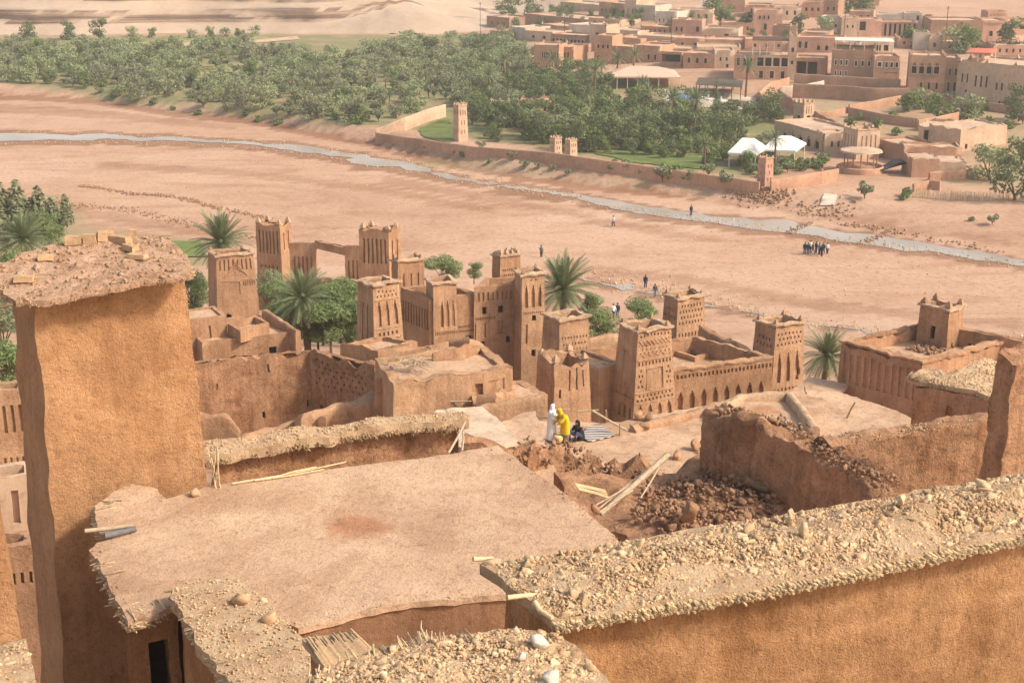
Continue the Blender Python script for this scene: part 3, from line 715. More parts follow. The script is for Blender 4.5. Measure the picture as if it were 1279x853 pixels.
def proto_palm(key, h, nf, L0, seed, leaf_pairs=20, droop=1.0, tr=.2, lw=.05):
    r = random.Random(seed); root = bpy.data.objects.new('palm_tree', None); m = MB(); lean = Vector((r.uniform(-.3, .3), r.uniform(-.3, .3), 0))
    pts = [lean * (t * t) + Vector((0, 0, h * t - 2.0 * (1 - t))) for t in np.linspace(0, 1, 14)]
    m.tube(pts, [tr * (1.15 if i % 2 else .95) * (1.2 - .25 * i / 13) for i in range(14)], 9)
    tp = pts[-1]; V = []; Fc = []; Vo = []; Fo = []
    for i in range(nf):
        t = (i + .5) / nf; el = R(84 - 122 * t ** 1.15 + r.uniform(-8, 8)); az = i * 2.39996 + r.uniform(-.2, .2); L = L0 * r.uniform(.85, 1.1) * (.8 if t < .12 else 1)
        old = t > .9; VV, FF = (Vo, Fo) if old else (V, Fc)
        p = Vector(tp); e = el; hd = Vector((math.cos(az), math.sin(az), 0)); ns = leaf_pairs; ds = L / ns; side = Vector((-hd.y, hd.x, 0)); mid = []
        for k in range(ns + 1):
            d = hd * math.cos(e) + Vector((0, 0, 1)) * math.sin(e); mid.append((Vector(p), d)); p = p + d * ds; e -= droop * R(1.9) * (20 / ns) * (1 + k / ns) * max(.25, math.cos(e))
        for k in range(1, ns + 1):
            q, d = mid[k]; upv = side.cross(d).normalized(); ll = L * .17 * (math.sin(math.pi * min(1, .16 + .8 * k / ns)) ** .7)
            for sg in (-1, 1):
                tip = q + d * ll * .72 + side * sg * ll * .68 + upv * ll * .22 + Vector((0, 0, -.1 * ll)); b = len(VV); wv = d * lw
                VV += [q - wv, q + wv, tip + wv * .25, tip - wv * .25]; FF.append((b, b + 1, b + 2, b + 3))
        for k in range(0, ns, 2):
            q, d = mid[k]; q2 = mid[min(k + 2, ns)][0]; b = len(VV); w = side * .035
            VV += [q - w, q + w, q2 + w * .7, q2 - w * .7]; FF.append((b, b + 1, b + 2, b + 3))
    ch = [m.build('trunk', 'bark', root), np_mesh('crown', [tuple(v) for v in V], Fc, 'palmleaf', root), np_mesh('dead_fronds', [tuple(v) for v in Vo], Fo, 'palmold', root)]
    for c in ch: COL.objects.unlink(c)
    PROT.setdefault(key, []).append((root, ch))
proto_palm('palm_far', 6.5, 34, 2.9, 1, 10, lw=.1); proto_palm('palm_far', 5.0, 30, 2.7, 2, 10, lw=.1)
proto_palm('palm', 4.5, 84, 3.0, 3, 34, .8, .26, .03); proto_palm('palm', 3.5, 76, 2.8, 4, 32, .95, .24, .03)
def spread(polys, spacing, nmax, seed, avoid=()):
    r = random.Random(seed); got = []; tries = 0
    bb = [(min(p[0] for q in polys for p in q), max(p[0] for q in polys for p in q)), (min(p[1] for q in polys for p in q), max(p[1] for q in polys for p in q))]
    W = [G(x, y) for x in bb[0] for y in bb[1]]; x0, x1 = min(w.x for w in W), max(w.x for w in W); y0, y1 = min(w.y for w in W), max(w.y for w in W)
    while len(got) < nmax and tries < 30000:
        tries += 1; x, y = r.uniform(x0, x1), r.uniform(y0, y1); z = terr(x, y); px, py = project(x, y, z)
        if not any(inpoly(px, py, q) for q in polys) or any(inpoly(px, py, q) for q in avoid): continue
        if any((x - a) ** 2 + (y - b) ** 2 < spacing ** 2 for a, b, _ in got): continue
        got.append((x, y, z))
    return got
GROVE = [[(-15, 58), (120, 64), (300, 60), (360, 72), (450, 66), (640, 50), (668, 92), (575, 138), (480, 150), (470, 164), (400, 160), (330, 150), (200, 132), (130, 118), (0, 110), (-15, 108)]]
GAPS = [[(360, 70), (452, 62), (458, 74), (385, 82)], [(420, 112), (530, 99), (535, 110), (440, 126)], [(520, 126), (575, 120), (575, 135), (530, 150)], [(240, 86), (338, 78), (340, 90), (255, 98)], [(50, 105), (130, 112), (120, 126), (40, 120)], [(170, 118), (260, 122), (255, 132), (180, 130)]]
for x, y, z in spread(GROVE, 4.1, 296, 5, GAPS):
    s = random.uniform(.72, 1.2); plant('olive', (x, y, z), 'grey-green olive tree in the dense grove across the river', 'olive tree', 'olive trees in the grove across the river', s)
for x, y, z in spread([[(300, 100), (450, 100), (640, 60), (668, 95), (600, 130), (480, 145), (380, 140)]], 9, 18, 55): plant('palm_far', (x, y, z), 'date palm standing above the olive grove across the river', 'palm tree', 'palms in the olive grove', random.uniform(.55, .8))
for x, y, z in spread(GROVE, 3.3, 200, 91): plant('shrub', (x, y, z), 'low dusty bush filling the ground between the olive trees', 'shrub', 'undergrowth bushes of the olive grove', random.uniform(1.0, 1.7), None, None, 2)
for k, (x, y, z) in enumerate(spread(GROVE, 8, 40, 66, GAPS)): plant(('green', 'dark')[k % 2], (x, y, z), 'darker leafy tree standing among the grey-green olives', 'tree', 'leafy trees in the olive grove', random.uniform(.6, 1.0))
for x, y, z in spread([[(60, 100), (330, 130), (450, 150), (470, 168), (380, 164), (250, 146), (130, 128), (60, 112)]], 5, 26, 8):
    plant('shrub', (x, y, z), 'low green shrub on the sandy edge of the olive grove', 'shrub', 'shrubs along the grove edge', random.uniform(.7, 1.3))
def one(key, px, py, s, label, cat, group=None, var=None, sz=None, z=None):
    p = G(px, py) if z is None else Z(px, py, z); return plant(key, p, label, cat, group, s, sz, None, var)
for px, lab in ((34, 'round dark tree below the cliff, leftmost of three'), (84, 'wide dark tree below the cliff, middle of three'), (123, 'tall dark tree below the cliff, right of three')):
    one('dark', px, 50, 1.15, lab, 'tree')
for k, px in enumerate((165, 190, 240, 262, 282, 300, 318)): one('green' if k % 2 else 'olive', px, 46 + (k % 3), .75, 'small dark tree in the row at the foot of the cliff', 'tree', 'small trees at the cliff foot')
one('cypress', 509, 34, .6, 'lone small tree on the pale dune slope', 'tree')
GARD = [[(580, 128), (640, 110), (720, 96), (760, 116), (900, 130), (968, 140), (972, 172), (900, 186), (820, 190), (735, 190), (650, 178), (590, 160)]]
gs = spread(GARD, 3.3, 125, 12, [[(600, 138), (690, 138), (690, 150), (600, 150)], [(750, 104), (850, 108), (945, 108), (968, 150), (930, 152), (760, 132)], [(930, 160), (1030, 160), (1030, 205), (940, 194)]])
for k, (x, y, z) in enumerate(gs):
    key = ('dark', 'dark', 'green', 'dark', 'olive')[k % 5]
    plant(key, (x, y, z), {'dark': 'dark leafy tree in the walled garden', 'green': 'bright green leafy tree in the walled garden', 'olive': 'silvery tree among the dark ones in the walled garden'}[key], 'tree', key + ' trees of the walled garden', random.uniform(.75, 1.05))
for k, (x, y, z) in enumerate(spread([[(600, 176), (690, 184), (760, 194), (880, 206), (930, 214), (960, 196), (900, 184), (760, 184), (640, 168)]], 3.2, 30, 41)): plant('green' if k % 3 else 'dark', (x, y, z), 'leafy tree close behind the river wall of the garden', 'tree', 'trees along the garden wall', random.uniform(.45, .75))
for k, (x, y, z) in enumerate(spread([[(925, 216), (950, 222), (1000, 216), (1040, 208), (1035, 200), (1000, 204), (950, 212)]], 1.8, 22, 43)): plant('shrub', (x, y, z), 'clipped green shrub in the hedge in front of the white canopies', 'shrub', 'hedge before the white canopies', random.uniform(.8, 1.2))
for px, py in ((630, 112), (655, 98), (690, 100), (752, 104), (770, 100), (790, 98), (612, 130), (810, 150), (838, 160), (866, 172), (800, 135), (742, 130), (735, 150), (895, 168)):
    one('palm_far', px, py, random.uniform(.85, 1.15), 'feathery date palm rising out of the walled garden', 'palm tree', 'palms in the walled garden')
for px in (632, 638, 645, 654): one('cypress', px, 160, .8, 'slim dark cypress in front of the cream garden house', 'cypress', 'cypresses by the garden house')
one('cypress', 894, 140, .8, 'single slim cypress before the pool terrace', 'cypress')
for px, py, s in ((765, 213, 1.1), (783, 215, 1.0), (800, 218, 1.2), (828, 226, 1.4), (846, 226, 1.5), (866, 226, 1.3), (885, 222, 1.2), (905, 234, 1.3), (748, 208, .9)):
    one('shrub', px, py, s, 'rounded green bush below the garden wall on the river bank', 'shrub', 'bushes below the garden wall')
for px, py in ((568, 192), (578, 196), (600, 188), (612, 204), (655, 212), (672, 212), (690, 214), (530, 186), (640, 200), (710, 220)):
    one('shrub', px, py, random.uniform(.5, .9), 'scrubby dry bush on the bank by the long wall', 'shrub', 'scrub on the bank')
for px, py, s, lab in ((1080, 248, 1.3, 'round green bush alone on the far sand'), (1131, 246, 1.1, 'two-tone green bush beside the reed fence'), (1128, 250, .9, 'low flat bush in front of the two-tone one'), (1240, 281, .8, 'flat green bush nearest the water at right'), (1213, 276, .5, 'small brown tuft left of the flat green bush')):
    one('shrub', px, py, s, lab, 'shrub')
one('palm_far', 931, 122, 1.05, 'tall date palm beside the dark pergola', 'palm tree'); one('palm_far', 968, 212, .8, 'young palm between the white canopies', 'palm tree'); one('palm_far', 880, 210, .8, 'bushy palm left of the white canopies', 'palm tree')
for px, py, k, s, lab in ((1262, 66, 'dark', 1.1, 'dark conifer-like tree at the right edge of the village'), (1210, 66, 'green', 1.2, 'tall drooping tree before the long brick house'), (1196, 66, 'olive', 1.2, 'greyish tall tree left of the drooping one'), (1140, 58, 'green', .9, 'light green tree in front of the columned house'), (1152, 136, 'olive', .8, 'grey tree in the courtyard below the arcaded house'),
      (1208, 150, 'olive', .95, 'pale bushy tree below the cream house'), (1135, 140, 'green', .7, 'small green tree inside the terraced walls'), (1172, 152, 'green', .75, 'dark green bush by the terraced garden wall'), (1272, 152, 'dark', .8, 'dark round tree at the right edge above the ruins'), (1236, 226, 'olive', .9, 'grey tamarisk right of the mud ruins'),
      (1268, 250, 'dark', .9, 'dark tall tamarisk at the right edge by the river'), (1276, 205, 'green', .9, 'green reed-like tree behind the tamarisks'), (1000, 48, 'dark', .9, 'dark round tree left of the small white house'), (930, 40, 'dark', .8, 'dark tree beside the salmon house'), (905, 34, 'green', 1.1, 'broad green tree behind the flat roofs'), (888, 24, 'dark', 1.1, 'large dark tree among the far roofs'),
      (700, 26, 'dark', .7, 'small round tree on the far wall'), (668, 24, 'dark', .9, 'dark bushy tree left of the far long wall'), (640, 22, 'dark', .9, 'dark clump at the left end of the village'), (625, 20, 'olive', .9, 'greyish tree at the village end'), (1060, 16, 'dark', 1.0, 'dark tree at the top of the village'), (1082, 16, 'green', 1.0, 'green tree at the foot of the bare slope'), (1030, 45, 'olive', .8, 'olive-toned tree beside pale walls')):
    one(k, px, py, s * 1.4, lab, 'tree')
for x, y, z in spread([[(1050, 150), (1120, 145), (1120, 172), (1060, 172)], [(1120, 128), (1279, 132), (1279, 165), (1200, 155)]], 5, 22, 31): plant('shrub', (x, y, z), 'dusty bush in the terraced plots of the village', 'shrub', 'bushes in the terraced plots', random.uniform(.8, 1.4))
for x, y, z in spread([[(640, 44), (700, 32), (860, 40), (1000, 60), (960, 40), (860, 26), (700, 18), (620, 26)]], 6.5, 40, 32): plant('dark', (x, y, z), 'dark tree growing between the far village roofs', 'tree', 'trees between the far roofs', random.uniform(.5, .75))
# near palms and bushes below the hill
def centred(key, px, py, Y, s, h, label, cat, group=None, var=None, rz=None):
    "px, py: middle of the crown, Y metres away; the tree stands on the ground below it"
    p = atY(px, py, Y); return plant(key, Vector((p.x, p.y, p.z - h * s)), label, cat, group, s, None, rz, var)
centred('palm', 274, 300, 125, 1.05, 4.7, 'big palm with a full fan behind the small tower', 'palm tree', None, 0)
centred('palm', 382, 372, 104, 1.0, 3.6, 'palm with a dark shaggy trunk above the ruined wall', 'palm tree', None, 1)
centred('palm', 705, 358, 112, 1.1, 4.7, 'wide palm right of the tall palace tower', 'palm tree', None, 0, .5)
centred('palm', 1030, 443, 97, .85, 3.6, 'palm fan between the two kasbahs', 'palm tree', None, 1, 1.5)
centred('palm', 28, 298, 135, 1.0, 4.6, 'palm crown left behind the reed-topped tower', 'palm tree', None, 0, 2.5)
for px, py, Y, s, k in ((345, 368, 116, .8, 0), (362, 384, 112, .8, 1), (402, 385, 109, 1.0, 0), (424, 382, 108, 1.0, 1), (412, 402, 103, .9, 0), (434, 404, 104, .9, 1), (396, 402, 105, .8, 1), (332, 362, 122, .8, 2), (430, 366, 116, .8, 0), (350, 400, 106, .7, 0), (372, 405, 104, .7, 1)):
    centred('bush', px, py, Y, s, 1.9, 'lush green bush in the hollow below the palace', 'bush', 'bushes in the hollow below the palace', k)
for px, py, Y, s, k, lab in ((240, 362, 128, 1.1, 0, 'green bush squeezed between the two towers at left'), (555, 338, 135, .9, 0, 'flat-topped bush behind the palace roof'), (592, 338, 137, .45, 1, 'small bush right behind the palace roof'), (748, 406, 108, .8, 1, 'green bush behind the low kasbah wall'), (802, 394, 112, .8, 0, 'bush at the corner of the rear kasbah tower'), (735, 382, 112, .6, 1, 'bush under the wide palm'),
      (62, 285, 148, 1.0, 1, 'pale bush on the near river bank at left'), (3, 400, 88, 1.0, 2, 'bush behind the left face of the big tower'), (4, 460, 74, .9, 0, 'dark green bush low behind the big tower'), (5, 345, 100, .9, 1, 'bush showing at the left edge above the reed roof')):
    centred('bush', px, py, Y, s, 1.9, lab, 'bush', None, k)
for px, py, s in ((2, 262, 1.2), (22, 262, 1.3), (50, 266, 1.2), (82, 262, .7), (-8, 280, 1.3), (40, 275, 1.0), (66, 272, .9)):
    centred('tamarisk', px, py, 165, s * 1.1, 2.4, 'tall green tamarisk on the near bank beyond the big tower', 'tamarisk', 'tamarisks on the near bank', 1)
# ---------------------------------------------------------------- the village across the river
def house(name, label, x0, x1, yb, yt, depth, ops=(), mat='village', cat='house', yb1=None, merl=0, frame=None, side=(), seg=2.5, taper=.01, rag=.15, zr=None, roofmat='village_roof', winmat='dark', msize=.6, side_left=(), th=.35, wind=None):
    if frame is None and seg <= 1.5 and mat in ('village', 'village_pink', 'village_dark') and cat == 'house' and name not in ('ruin', 'mud_hut', 'mud_house', 'cafe', 'veranda'): frame = 'village_pale'
    a = G(x0, yb); b = G(x1, yb if yb1 is None else yb1); t = (b.xy - a.xy).normalized(); n = Vector((-t.y, t.x)); zb = min(a.z, b.z); z0 = zb - 1.5
    zt = atY(x0, yt, a.y).z; k = lambda v: (v * (zt - zb) + 1.5) / (zt - z0)
    f = lambda os: [(o[0], o[1], k(o[2]), k(o[3]), o[4], o[5]) for o in os]
    return shell(name, label, cat, [a.xy, b.xy, b.xy + n * depth, a.xy + n * depth], z0, zt, zt - .45 if zr is None else zt - zr, th, taper, {0: f(ops), 1: f(side), 3: f(side_left)}, rag, .03, mat, seg, 0, merl, roofmat, None, winmat, msize, x0 * .37, frame=frame)
Wn = lambda n, u0, u1, v0, v1, fill=.4, d=.2, kind='w': row(n, u0, u1, v0, v1, fill, d, kind)
house('hotel_house', 'terracotta guesthouse with a dark window band above palms', 667, 698, 90, 56, 9, Wn(3, .05, .6, .12, .24, .3) + Wn(8, .3, .98, .52, .74, .62), merl=1, seg=1.5)
house('hotel_house', 'right wing of the terracotta guesthouse with three dark windows', 698, 716, 86, 58, 9, Wn(3, .05, .75, .5, .75, .6) + Wn(1, .75, .95, .1, .25, .5), seg=1.5)
house('hotel_house', 'upper storey with a row of columns behind the window-band house', 688, 731, 63, 42, 8, Wn(9, .03, .97, .2, .72, .62), 'village_dark', seg=1.5)
house('tower_house', 'square salmon tower house above the palms', 736, 757, 64, 30, 6, Wn(1, .3, .6, .52, .7, .6), 'village_pale', merl=1, seg=1.5)
house('tower_house', 'stepped house front below the salmon tower', 742, 764, 80, 44, 7, Wn(3, .1, .9, .55, .68, .5) + Wn(1, .1, .4, .18, .3, .5), seg=1.5)
house('house', 'low house with two dark windows right of the palms', 791, 824, 78, 56, 9, Wn(2, .45, .95, .2, .5, .35), seg=1.5, merl=0)
house('house', 'brown windowless house just left of the two-window house', 760, 790, 80, 57, 9, (), 'village_dark')
house('cafe', 'open-fronted cafe with a dark interior beside the pavilion', 824, 851, 84, 64, 7, Wn(1, .05, .97, .35, .85, .95, 2.5), seg=1.5)
house('house', 'long low house with three square windows in the village middle', 853, 892, 86, 66, 9, Wn(3, .05, .85, .38, .7, .34), seg=1.5)
house('house', 'house with two small windows joined to the glazed hotel', 892, 917, 86, 63, 9, Wn(2, .15, .75, .42, .62, .3) + Wn(1, .5, .8, .05, .25, .4), 'village_pale', seg=1.5)
house('hotel', 'hotel with three bands of large dark openings', 916, 985, 100, 68, 12, Wn(3, .02, .36, .58, .86, .42) + Wn(4, .4, .98, .56, .9, .78, .8) + Wn(3, .4, .98, .1, .38, .36), merl=0, seg=1.5, frame=None)
house('tower_house', 'slim cream tower at the right end of the glazed hotel', 983, 993, 100, 44, 4, Wn(1, .3, .7, .62, .72, .8) + Wn(1, .3, .7, .35, .43, .8), 'village_pale', merl=1, seg=1.2)
house('tower_house', 'small turret house behind the hotel roof', 985, 994, 62, 33, 4, Wn(1, .3, .7, .5, .72, .8), 'village_pale', merl=1)
house('veranda', 'shaded veranda with blue-black openings beside the hotel', 992, 1032, 96, 72, 7, Wn(2, .04, .72, .1, .8, .86, 2.0), seg=1.5, yb1=96)
house('guesthouse', 'brown guesthouse with rows of white framed windows', 1037, 1090, 102, 62, 12, Wn(3, .04, .42, .52, .68, .36) + Wn(3, .5, .96, .5, .67, .36) + Wn(3, .05, .42, .2, .34, .3), 'village_dark', frame='frame_white', merl=2, seg=1.5, yb1=103, msize=.5)
house('guesthouse', 'stepped annex with white framed windows right of the guesthouse', 1090, 1122, 106, 70, 8, Wn(1, .1, .32, .62, .78, .7) + Wn(3, .38, .98, .6, .78, .5) + Wn(3, .4, .95, .38, .44, .7, .1, 'n'), 'village', frame='frame_white', seg=1.5)
house('arcade_house', 'arcaded house with four rounded arches on its upper floor', 1134, 1178, 117, 69, 9, arches(4, .02, .86, .52, .80, .66, .9, 'w') + Wn(3, .25, .9, .13, .3, .3), 'village', merl=2, seg=1.2, msize=.5, yb1=117)
house('arcade_house', 'brown corner bay right of the arcaded house', 1178, 1196, 117, 72, 8, Wn(2, .15, .95, .5, .7, .4) + Wn(2, .1, .95, .06, .32, .42, .3, 'd'), 'village_dark', seg=1.2)
house('long_house', 'large cream house with tall slender windows and small doors', 1193, 1300, 128, 76, 14, Wn(2, .03, .15, .52, .72, .3) + Wn(3, .19, .38, .45, .7, .34) + Wn(2, .44, .56, .42, .58, .34) + Wn(2, .63, .78, .42, .56, .36) + Wn(1, .30, .36, .05, .25, .5, .2, 'd') + Wn(1, .2, .24, .12, .22, .7) + Wn(1, .5, .54, .1, .18, .7) + Wn(1, .1, .13, .3, .36, .7), 'village_pale', merl=3, seg=1.5, yb1=142, msize=.75)
house('house', 'roof room under the red awning on the cream house', 1230, 1290, 90, 72, 6, Wn(3, .3, .9, .2, .7, .6), 'village_dark')
house('house', 'white framed terrace house above the brown guesthouse', 1042, 1075, 66, 52, 6, Wn(4, .05, .95, .2, .7, .7, .8), 'village_white')
house('house', 'pale shaded roof terrace beside the white framed one', 1075, 1115, 66, 50, 6, Wn(3, .2, .9, .15, .6, .6, .8), 'village_pale')
house('house', 'red-brown columned house with an orange front bay', 1071, 1100, 46, 24, 8, Wn(1, .05, .34, .35, .85, .9, .3), 'village_pink')
house('house', 'salmon columned wing beside the orange front bay', 1100, 1145, 46, 27, 8, Wn(7, .05, .98, .05, .92, .5, .5), 'village_pink', seg=1.5)
house('house', 'grey-green house behind the columned wing', 1095, 1128, 34, 18, 8, (), 'village_white')
house('house', 'checkered white house on the upper edge of the village', 1128, 1150, 40, 16, 6, holes(5, 4, .05, .5, .5, .95, .5, .5, .15) + Wn(1, .65, .9, .6, .85, .6), 'village_white', seg=1.2)
house('house', 'brown narrow house between the checkered and the brick house', 1150, 1162, 44, 20, 6, Wn(2, .1, .9, .3, .5, .5), 'village_dark')
house('long_house', 'long brick house with two dark windows at upper right', 1161, 1228, 52, 25, 12, (), 'village_dark', seg=2)
house('long_house', 'salmon end of the brick house with a fretted band', 1226, 1258, 52, 26, 12, Wn(10, .02, .98, .74, .9, .5, .15, 'n') + Wn(2, .15, .9, .25, .5, .36), 'village_pink', seg=1.5)
house('tower_house', 'square brick roof tower at upper right', 1232, 1256, 40, 14, 5, holes(5, 3, .1, .9, .3, .9, .5, .5, .15) , 'village_pink', seg=1.2)
house('house', 'small cream house with one dark window under the tall trees', 1160, 1176, 64, 44, 6, Wn(1, .3, .55, .25, .5, .9), 'village_pale', merl=1)
house('house', 'pale low house behind the light green tree', 1140, 1160, 62, 40, 6, (), 'village_white')
house('house', 'bright salmon house with three windows high in the village', 940, 976, 44, 12, 8, Wn(3, .15, .6, .62, .76, .4) + Wn(1, .35, .5, .2, .45, .7), 'village_pink', seg=1.5)
house('house', 'earth house in front of the bright salmon house', 964, 986, 52, 32, 7, (), 'village_dark')
house('house', 'flat pink house at the left of the broad green tree', 855, 876, 46, 25, 7, Wn(1, .6, .9, .3, .6, .6), 'village_pink')
house('house', 'darker pink house beside the flat pink one', 838, 856, 46, 24, 7, Wn(2, .2, .9, .3, .55, .4), 'village_pink')
house('house', 'long tan house below the broad green tree', 876, 922, 52, 35, 8, Wn(1, .6, .75, .2, .6, .8), 'village_pale')
house('house', 'pink house with arched openings right of the hotel tower', 992, 1052, 66, 46, 8, Wn(2, .05, .3, .3, .7, .5) + arches(3, .42, .92, .2, .62, .4, .3, 'w'), 'village_pink', seg=1.5)
house('house', 'small white cube house among dark trees', 1024, 1048, 40, 20, 6, Wn(1, .7, .9, .3, .5, .6), 'village_white')
house('house', 'white house with little windows left of the red columns', 1050, 1072, 46, 22, 7, Wn(2, .2, .8, .45, .6, .3), 'village_pale')
house('house', 'pinkish block at the top edge of the village', 1000, 1028, 22, 2, 8, Wn(3, .1, .9, .4, .62, .4), 'village_pink')
house('house', 'brown block at the top edge beside the pinkish one', 1028, 1046, 22, 0, 8, Wn(2, .1, .9, .4, .6, .4), 'village_dark')
for k, (x0, x1, yb, yt, mt, lab) in enumerate([
    (656, 762, 34, 17, 'village_dark', 'very long brown courtyard wall house of the upper village'), (608, 636, 36, 20, 'village_dark', 'brown house at the far left end of the village'),
    (637, 656, 50, 33, 'village_white', 'whitish house left of the long courtyard wall'), (656, 690, 52, 38, 'village_pale', 'low pale house below the long courtyard wall'),
    (710, 737, 44, 30, 'village_white', 'greenish-white house left of the salmon tower'), (757, 796, 48, 36, 'village_pale', 'pale flat house right of the salmon tower'),
    (764, 800, 60, 46, 'village', 'flat earth house behind the brown windowless one'), (796, 840, 58, 44, 'village_pale', 'broad flat-roofed house with a sunny parapet'),
    (800, 830, 66, 54, 'village', 'low house stepping down behind the cafe'), (840, 880, 62, 47, 'village', 'low terraced house behind the three square windows'),
    (880, 930, 62, 49, 'village_dark', 'wide terraced house left of the hotel roof'), (830, 870, 70, 60, 'village_pale', 'sunlit low roof just above the cafe'),
    (870, 925, 70, 58, 'village_pale', 'sunlit low roof left of the hotel pergola'), (930, 985, 64, 49, 'village', 'rear block behind the hotel pergola'),
    (793, 818, 26, 6, 'village_white', 'grey-green box house near the top edge'), (780, 794, 26, 0, 'village_pale', 'cream narrow house beside the six-window house'),
    (700, 750, 14, 2, 'village_pale', 'pale far house left of the six-window house'), (818, 845, 36, 14, 'village_white', 'hazy white house at the top of the village'),
    (890, 930, 16, -4, 'village_pink', 'far pink house on the top edge'), (1062, 1098, 8, -8, 'village', 'far house at the foot of the bare slope')]):
    house('house', lab, x0, x1, yb, yt, 10 if x1 - x0 < 60 else 14, Wn(2 + k % 3, .1, .9, .35, .6, .22) if k % 2 else (), mt)
house('house', 'six-window tan house near the top of the village', 748, 781, 22, 2, 8, Wn(6, .04, .98, .35, .6, .35), 'village', seg=1.5)
house('garden_house', 'cream garden house with battlements hidden by cypresses', 606, 652, 146, 130, 6, Wn(5, .1, .9, .3, .7, .3), 'village_white', merl=4, msize=.6)
house('garden_house', 'terracotta pavilion house right of the cream garden house', 650, 690, 142, 124, 6, Wn(3, .1, .9, .2, .6, .3), 'village_pink', merl=3, msize=.4)
for k, (x0, x1, yb, yt, mt, lab) in enumerate([
    (930, 962, 22, 6, 'village', 'brown house on the top edge right of the far pink one'), (965, 1000, 26, 8, 'village_pale', 'pale house at the top between brown and pinkish blocks'), (845, 890, 30, 12, 'village_pale', 'tan house half hidden by the large dark tree'),
    (900, 940, 44, 28, 'village', 'earth house behind the broad green tree'), (690, 735, 66, 52, 'village_dark', 'dark low house under the palms left of the salmon tower'), (676, 712, 42, 30, 'village', 'earth house under the very long courtyard wall'),
    (735, 775, 34, 22, 'village_pale', 'tan house above the greenish-white one'), (800, 836, 44, 32, 'village', 'brown flat house above the sunny parapet house'), (1000, 1035, 56, 40, 'village', 'brown house left of the small white cube'), (1120, 1160, 60, 48, 'village', 'brown house in front of the salmon columns'),
    (1176, 1230, 66, 52, 'village', 'low brown house behind the tall drooping tree'), (1240, 1290, 72, 56, 'village_pink', 'pink low house under the dark conifer'), (1240, 1290, 44, 26, 'village', 'brown house at the upper right corner'), (1060, 1090, 30, 14, 'village_pink', 'pink house above the red columns'), (612, 650, 48, 38, 'village', 'lowest house at the left end of the village')]):
    house('house', lab, x0, x1, yb, yt, 9, Wn(2 + k % 4, .08, .92, .4, .68, .3) + (Wn(1, .4, .55, .02, .32, .8, .3, 'd') if k % 3 == 0 else []), mt, seg=1.8, merl=k % 2)
# pergola roof of the hotel, awnings
def canopy(name, label, pix, zlift, top_mat, cat, posts=6, hip=True, ph=2.6, rise=1.4, group=None, thick=.12, postmat='frame_white'):
    p = [G(a, b) for a, b in pix]; z = min(q.z for q in p); c = sum((q.xy for q in p), Vector((0, 0))) / 4
    root = thing(name, label, cat, (c.x, c.y, z), group); m = MB(); zt = z + ph + zlift
    q = [Vector((v.x, v.y, zt)) for v in p]
    if hip:
        r0 = ((q[0] + q[3]) / 2).lerp((q[1] + q[2]) / 2, .3) + Vector((0, 0, rise)); r1 = ((q[0] + q[3]) / 2).lerp((q[1] + q[2]) / 2, .7) + Vector((0, 0, rise))
        for f in ((q[0], q[1], r1, r0), (q[1], q[2], r1), (q[2], q[3], r0, r1), (q[3], q[0], r0)):
            if len(f) == 4: m.grid(*f, 1.5)
            else: m.quad(*f)
        for a, b in zip(q, q[1:] + q[:1]): m.quad(a - Vector((0, 0, .3)), b - Vector((0, 0, .3)), b, a)
    else:
        m = slab([v.xy for v in q], lambda x, y: zt + .08 * noise.noise(Vector((x, y, 0))), thick, 1.2)
    m.build('roof', top_mat, root)
    qq = inset([v.xy for v in q], .25)
    for i in range(4):
        for k in range(posts):
            if i % 2 and k: continue
            a = qq[i].lerp(qq[(i + 1) % 4], k / posts); pm = MB(); pm.tube([(a.x, a.y, z - .6), (a.x, a.y, zt - .02)], .09, 6); pm.build('post', postmat, root)
    return root
canopy('pavilion', 'long pink tent-roofed pavilion with open dark sides', [(756, 112), (850, 110), (842, 96), (768, 98)], .0, 'canvas_pink', 'pavilion', 7, True, 3.0, 1.6)
canopy('pergola', 'long dark pergola beside the blue pool', [(868, 122), (926, 126), (928, 112), (872, 110)], -.1, 'pergola', 'pergola', 5, False, 3.0, postmat='wood_dark')
canopy('tent', 'white canopy with a crumpled top in the garden', [(908, 209), (944, 212), (958, 202), (922, 199)], .1, 'canvas_white', 'tent', 2, True, 2.5, 2.0)
canopy('tent', 'smooth white canopy nearer the arched riad', [(950, 205), (993, 207), (1006, 197), (964, 193)], .1, 'canvas_white', 'tent', 2, True, 2.5, 1.8)
canopy('awning', 'red awning on the roof of the cream house', [(1200, 128), (1232, 130), (1240, 120), (1206, 120)], 8.0, 'canvas_red', 'awning', 2, True, 2.4, .5)
canopy('awning', 'dark pergola on the hotel roof', [(937, 99), (984, 99), (984, 92), (938, 92)], 6.6, 'wood_dark', 'awning', 5, False, 2.4)
canopy('awning', 'white slatted roof over the guesthouse terrace', [(1040, 98), (1114, 100), (1110, 92), (1040, 92)], 6.3, 'frame_white', 'awning', 4, False, 2.4)
sheet('pool_deck', [(820, 132), (930, 138), (945, 124), (905, 116), (838, 114)], 'village_white', .14, 3, .1)
tag(sheet('pool', [(833, 124), (862, 126), (868, 119), (842, 117)], 'pool', .22, 3, .05, None), 'small blue swimming pool on the pale deck', 'pool', None, 'thing')
for k, (px, py) in enumerate(((826, 116), (872, 120), (880, 122), (888, 124), (896, 125), (905, 127))):
    p = G(px, py + 2); r = thing('sun_lounger', 'tiny white lounger lined up by the blue pool', 'lounger', p + Vector((0, 0, .15)), 'loungers by the pool'); m = MB(); m.box(p + Vector((0, 0, .5)), (1.9, .7, .1), .4); m.box(p + Vector((.8, .3, .75)), (.1, .7, .6), .4); m.build('seat', 'canvas_white', r)
    m = MB(); m.box(p + Vector((0, 0, .28)), (1.5, .5, .3), .4); m.build('frame', 'frame_white', r)
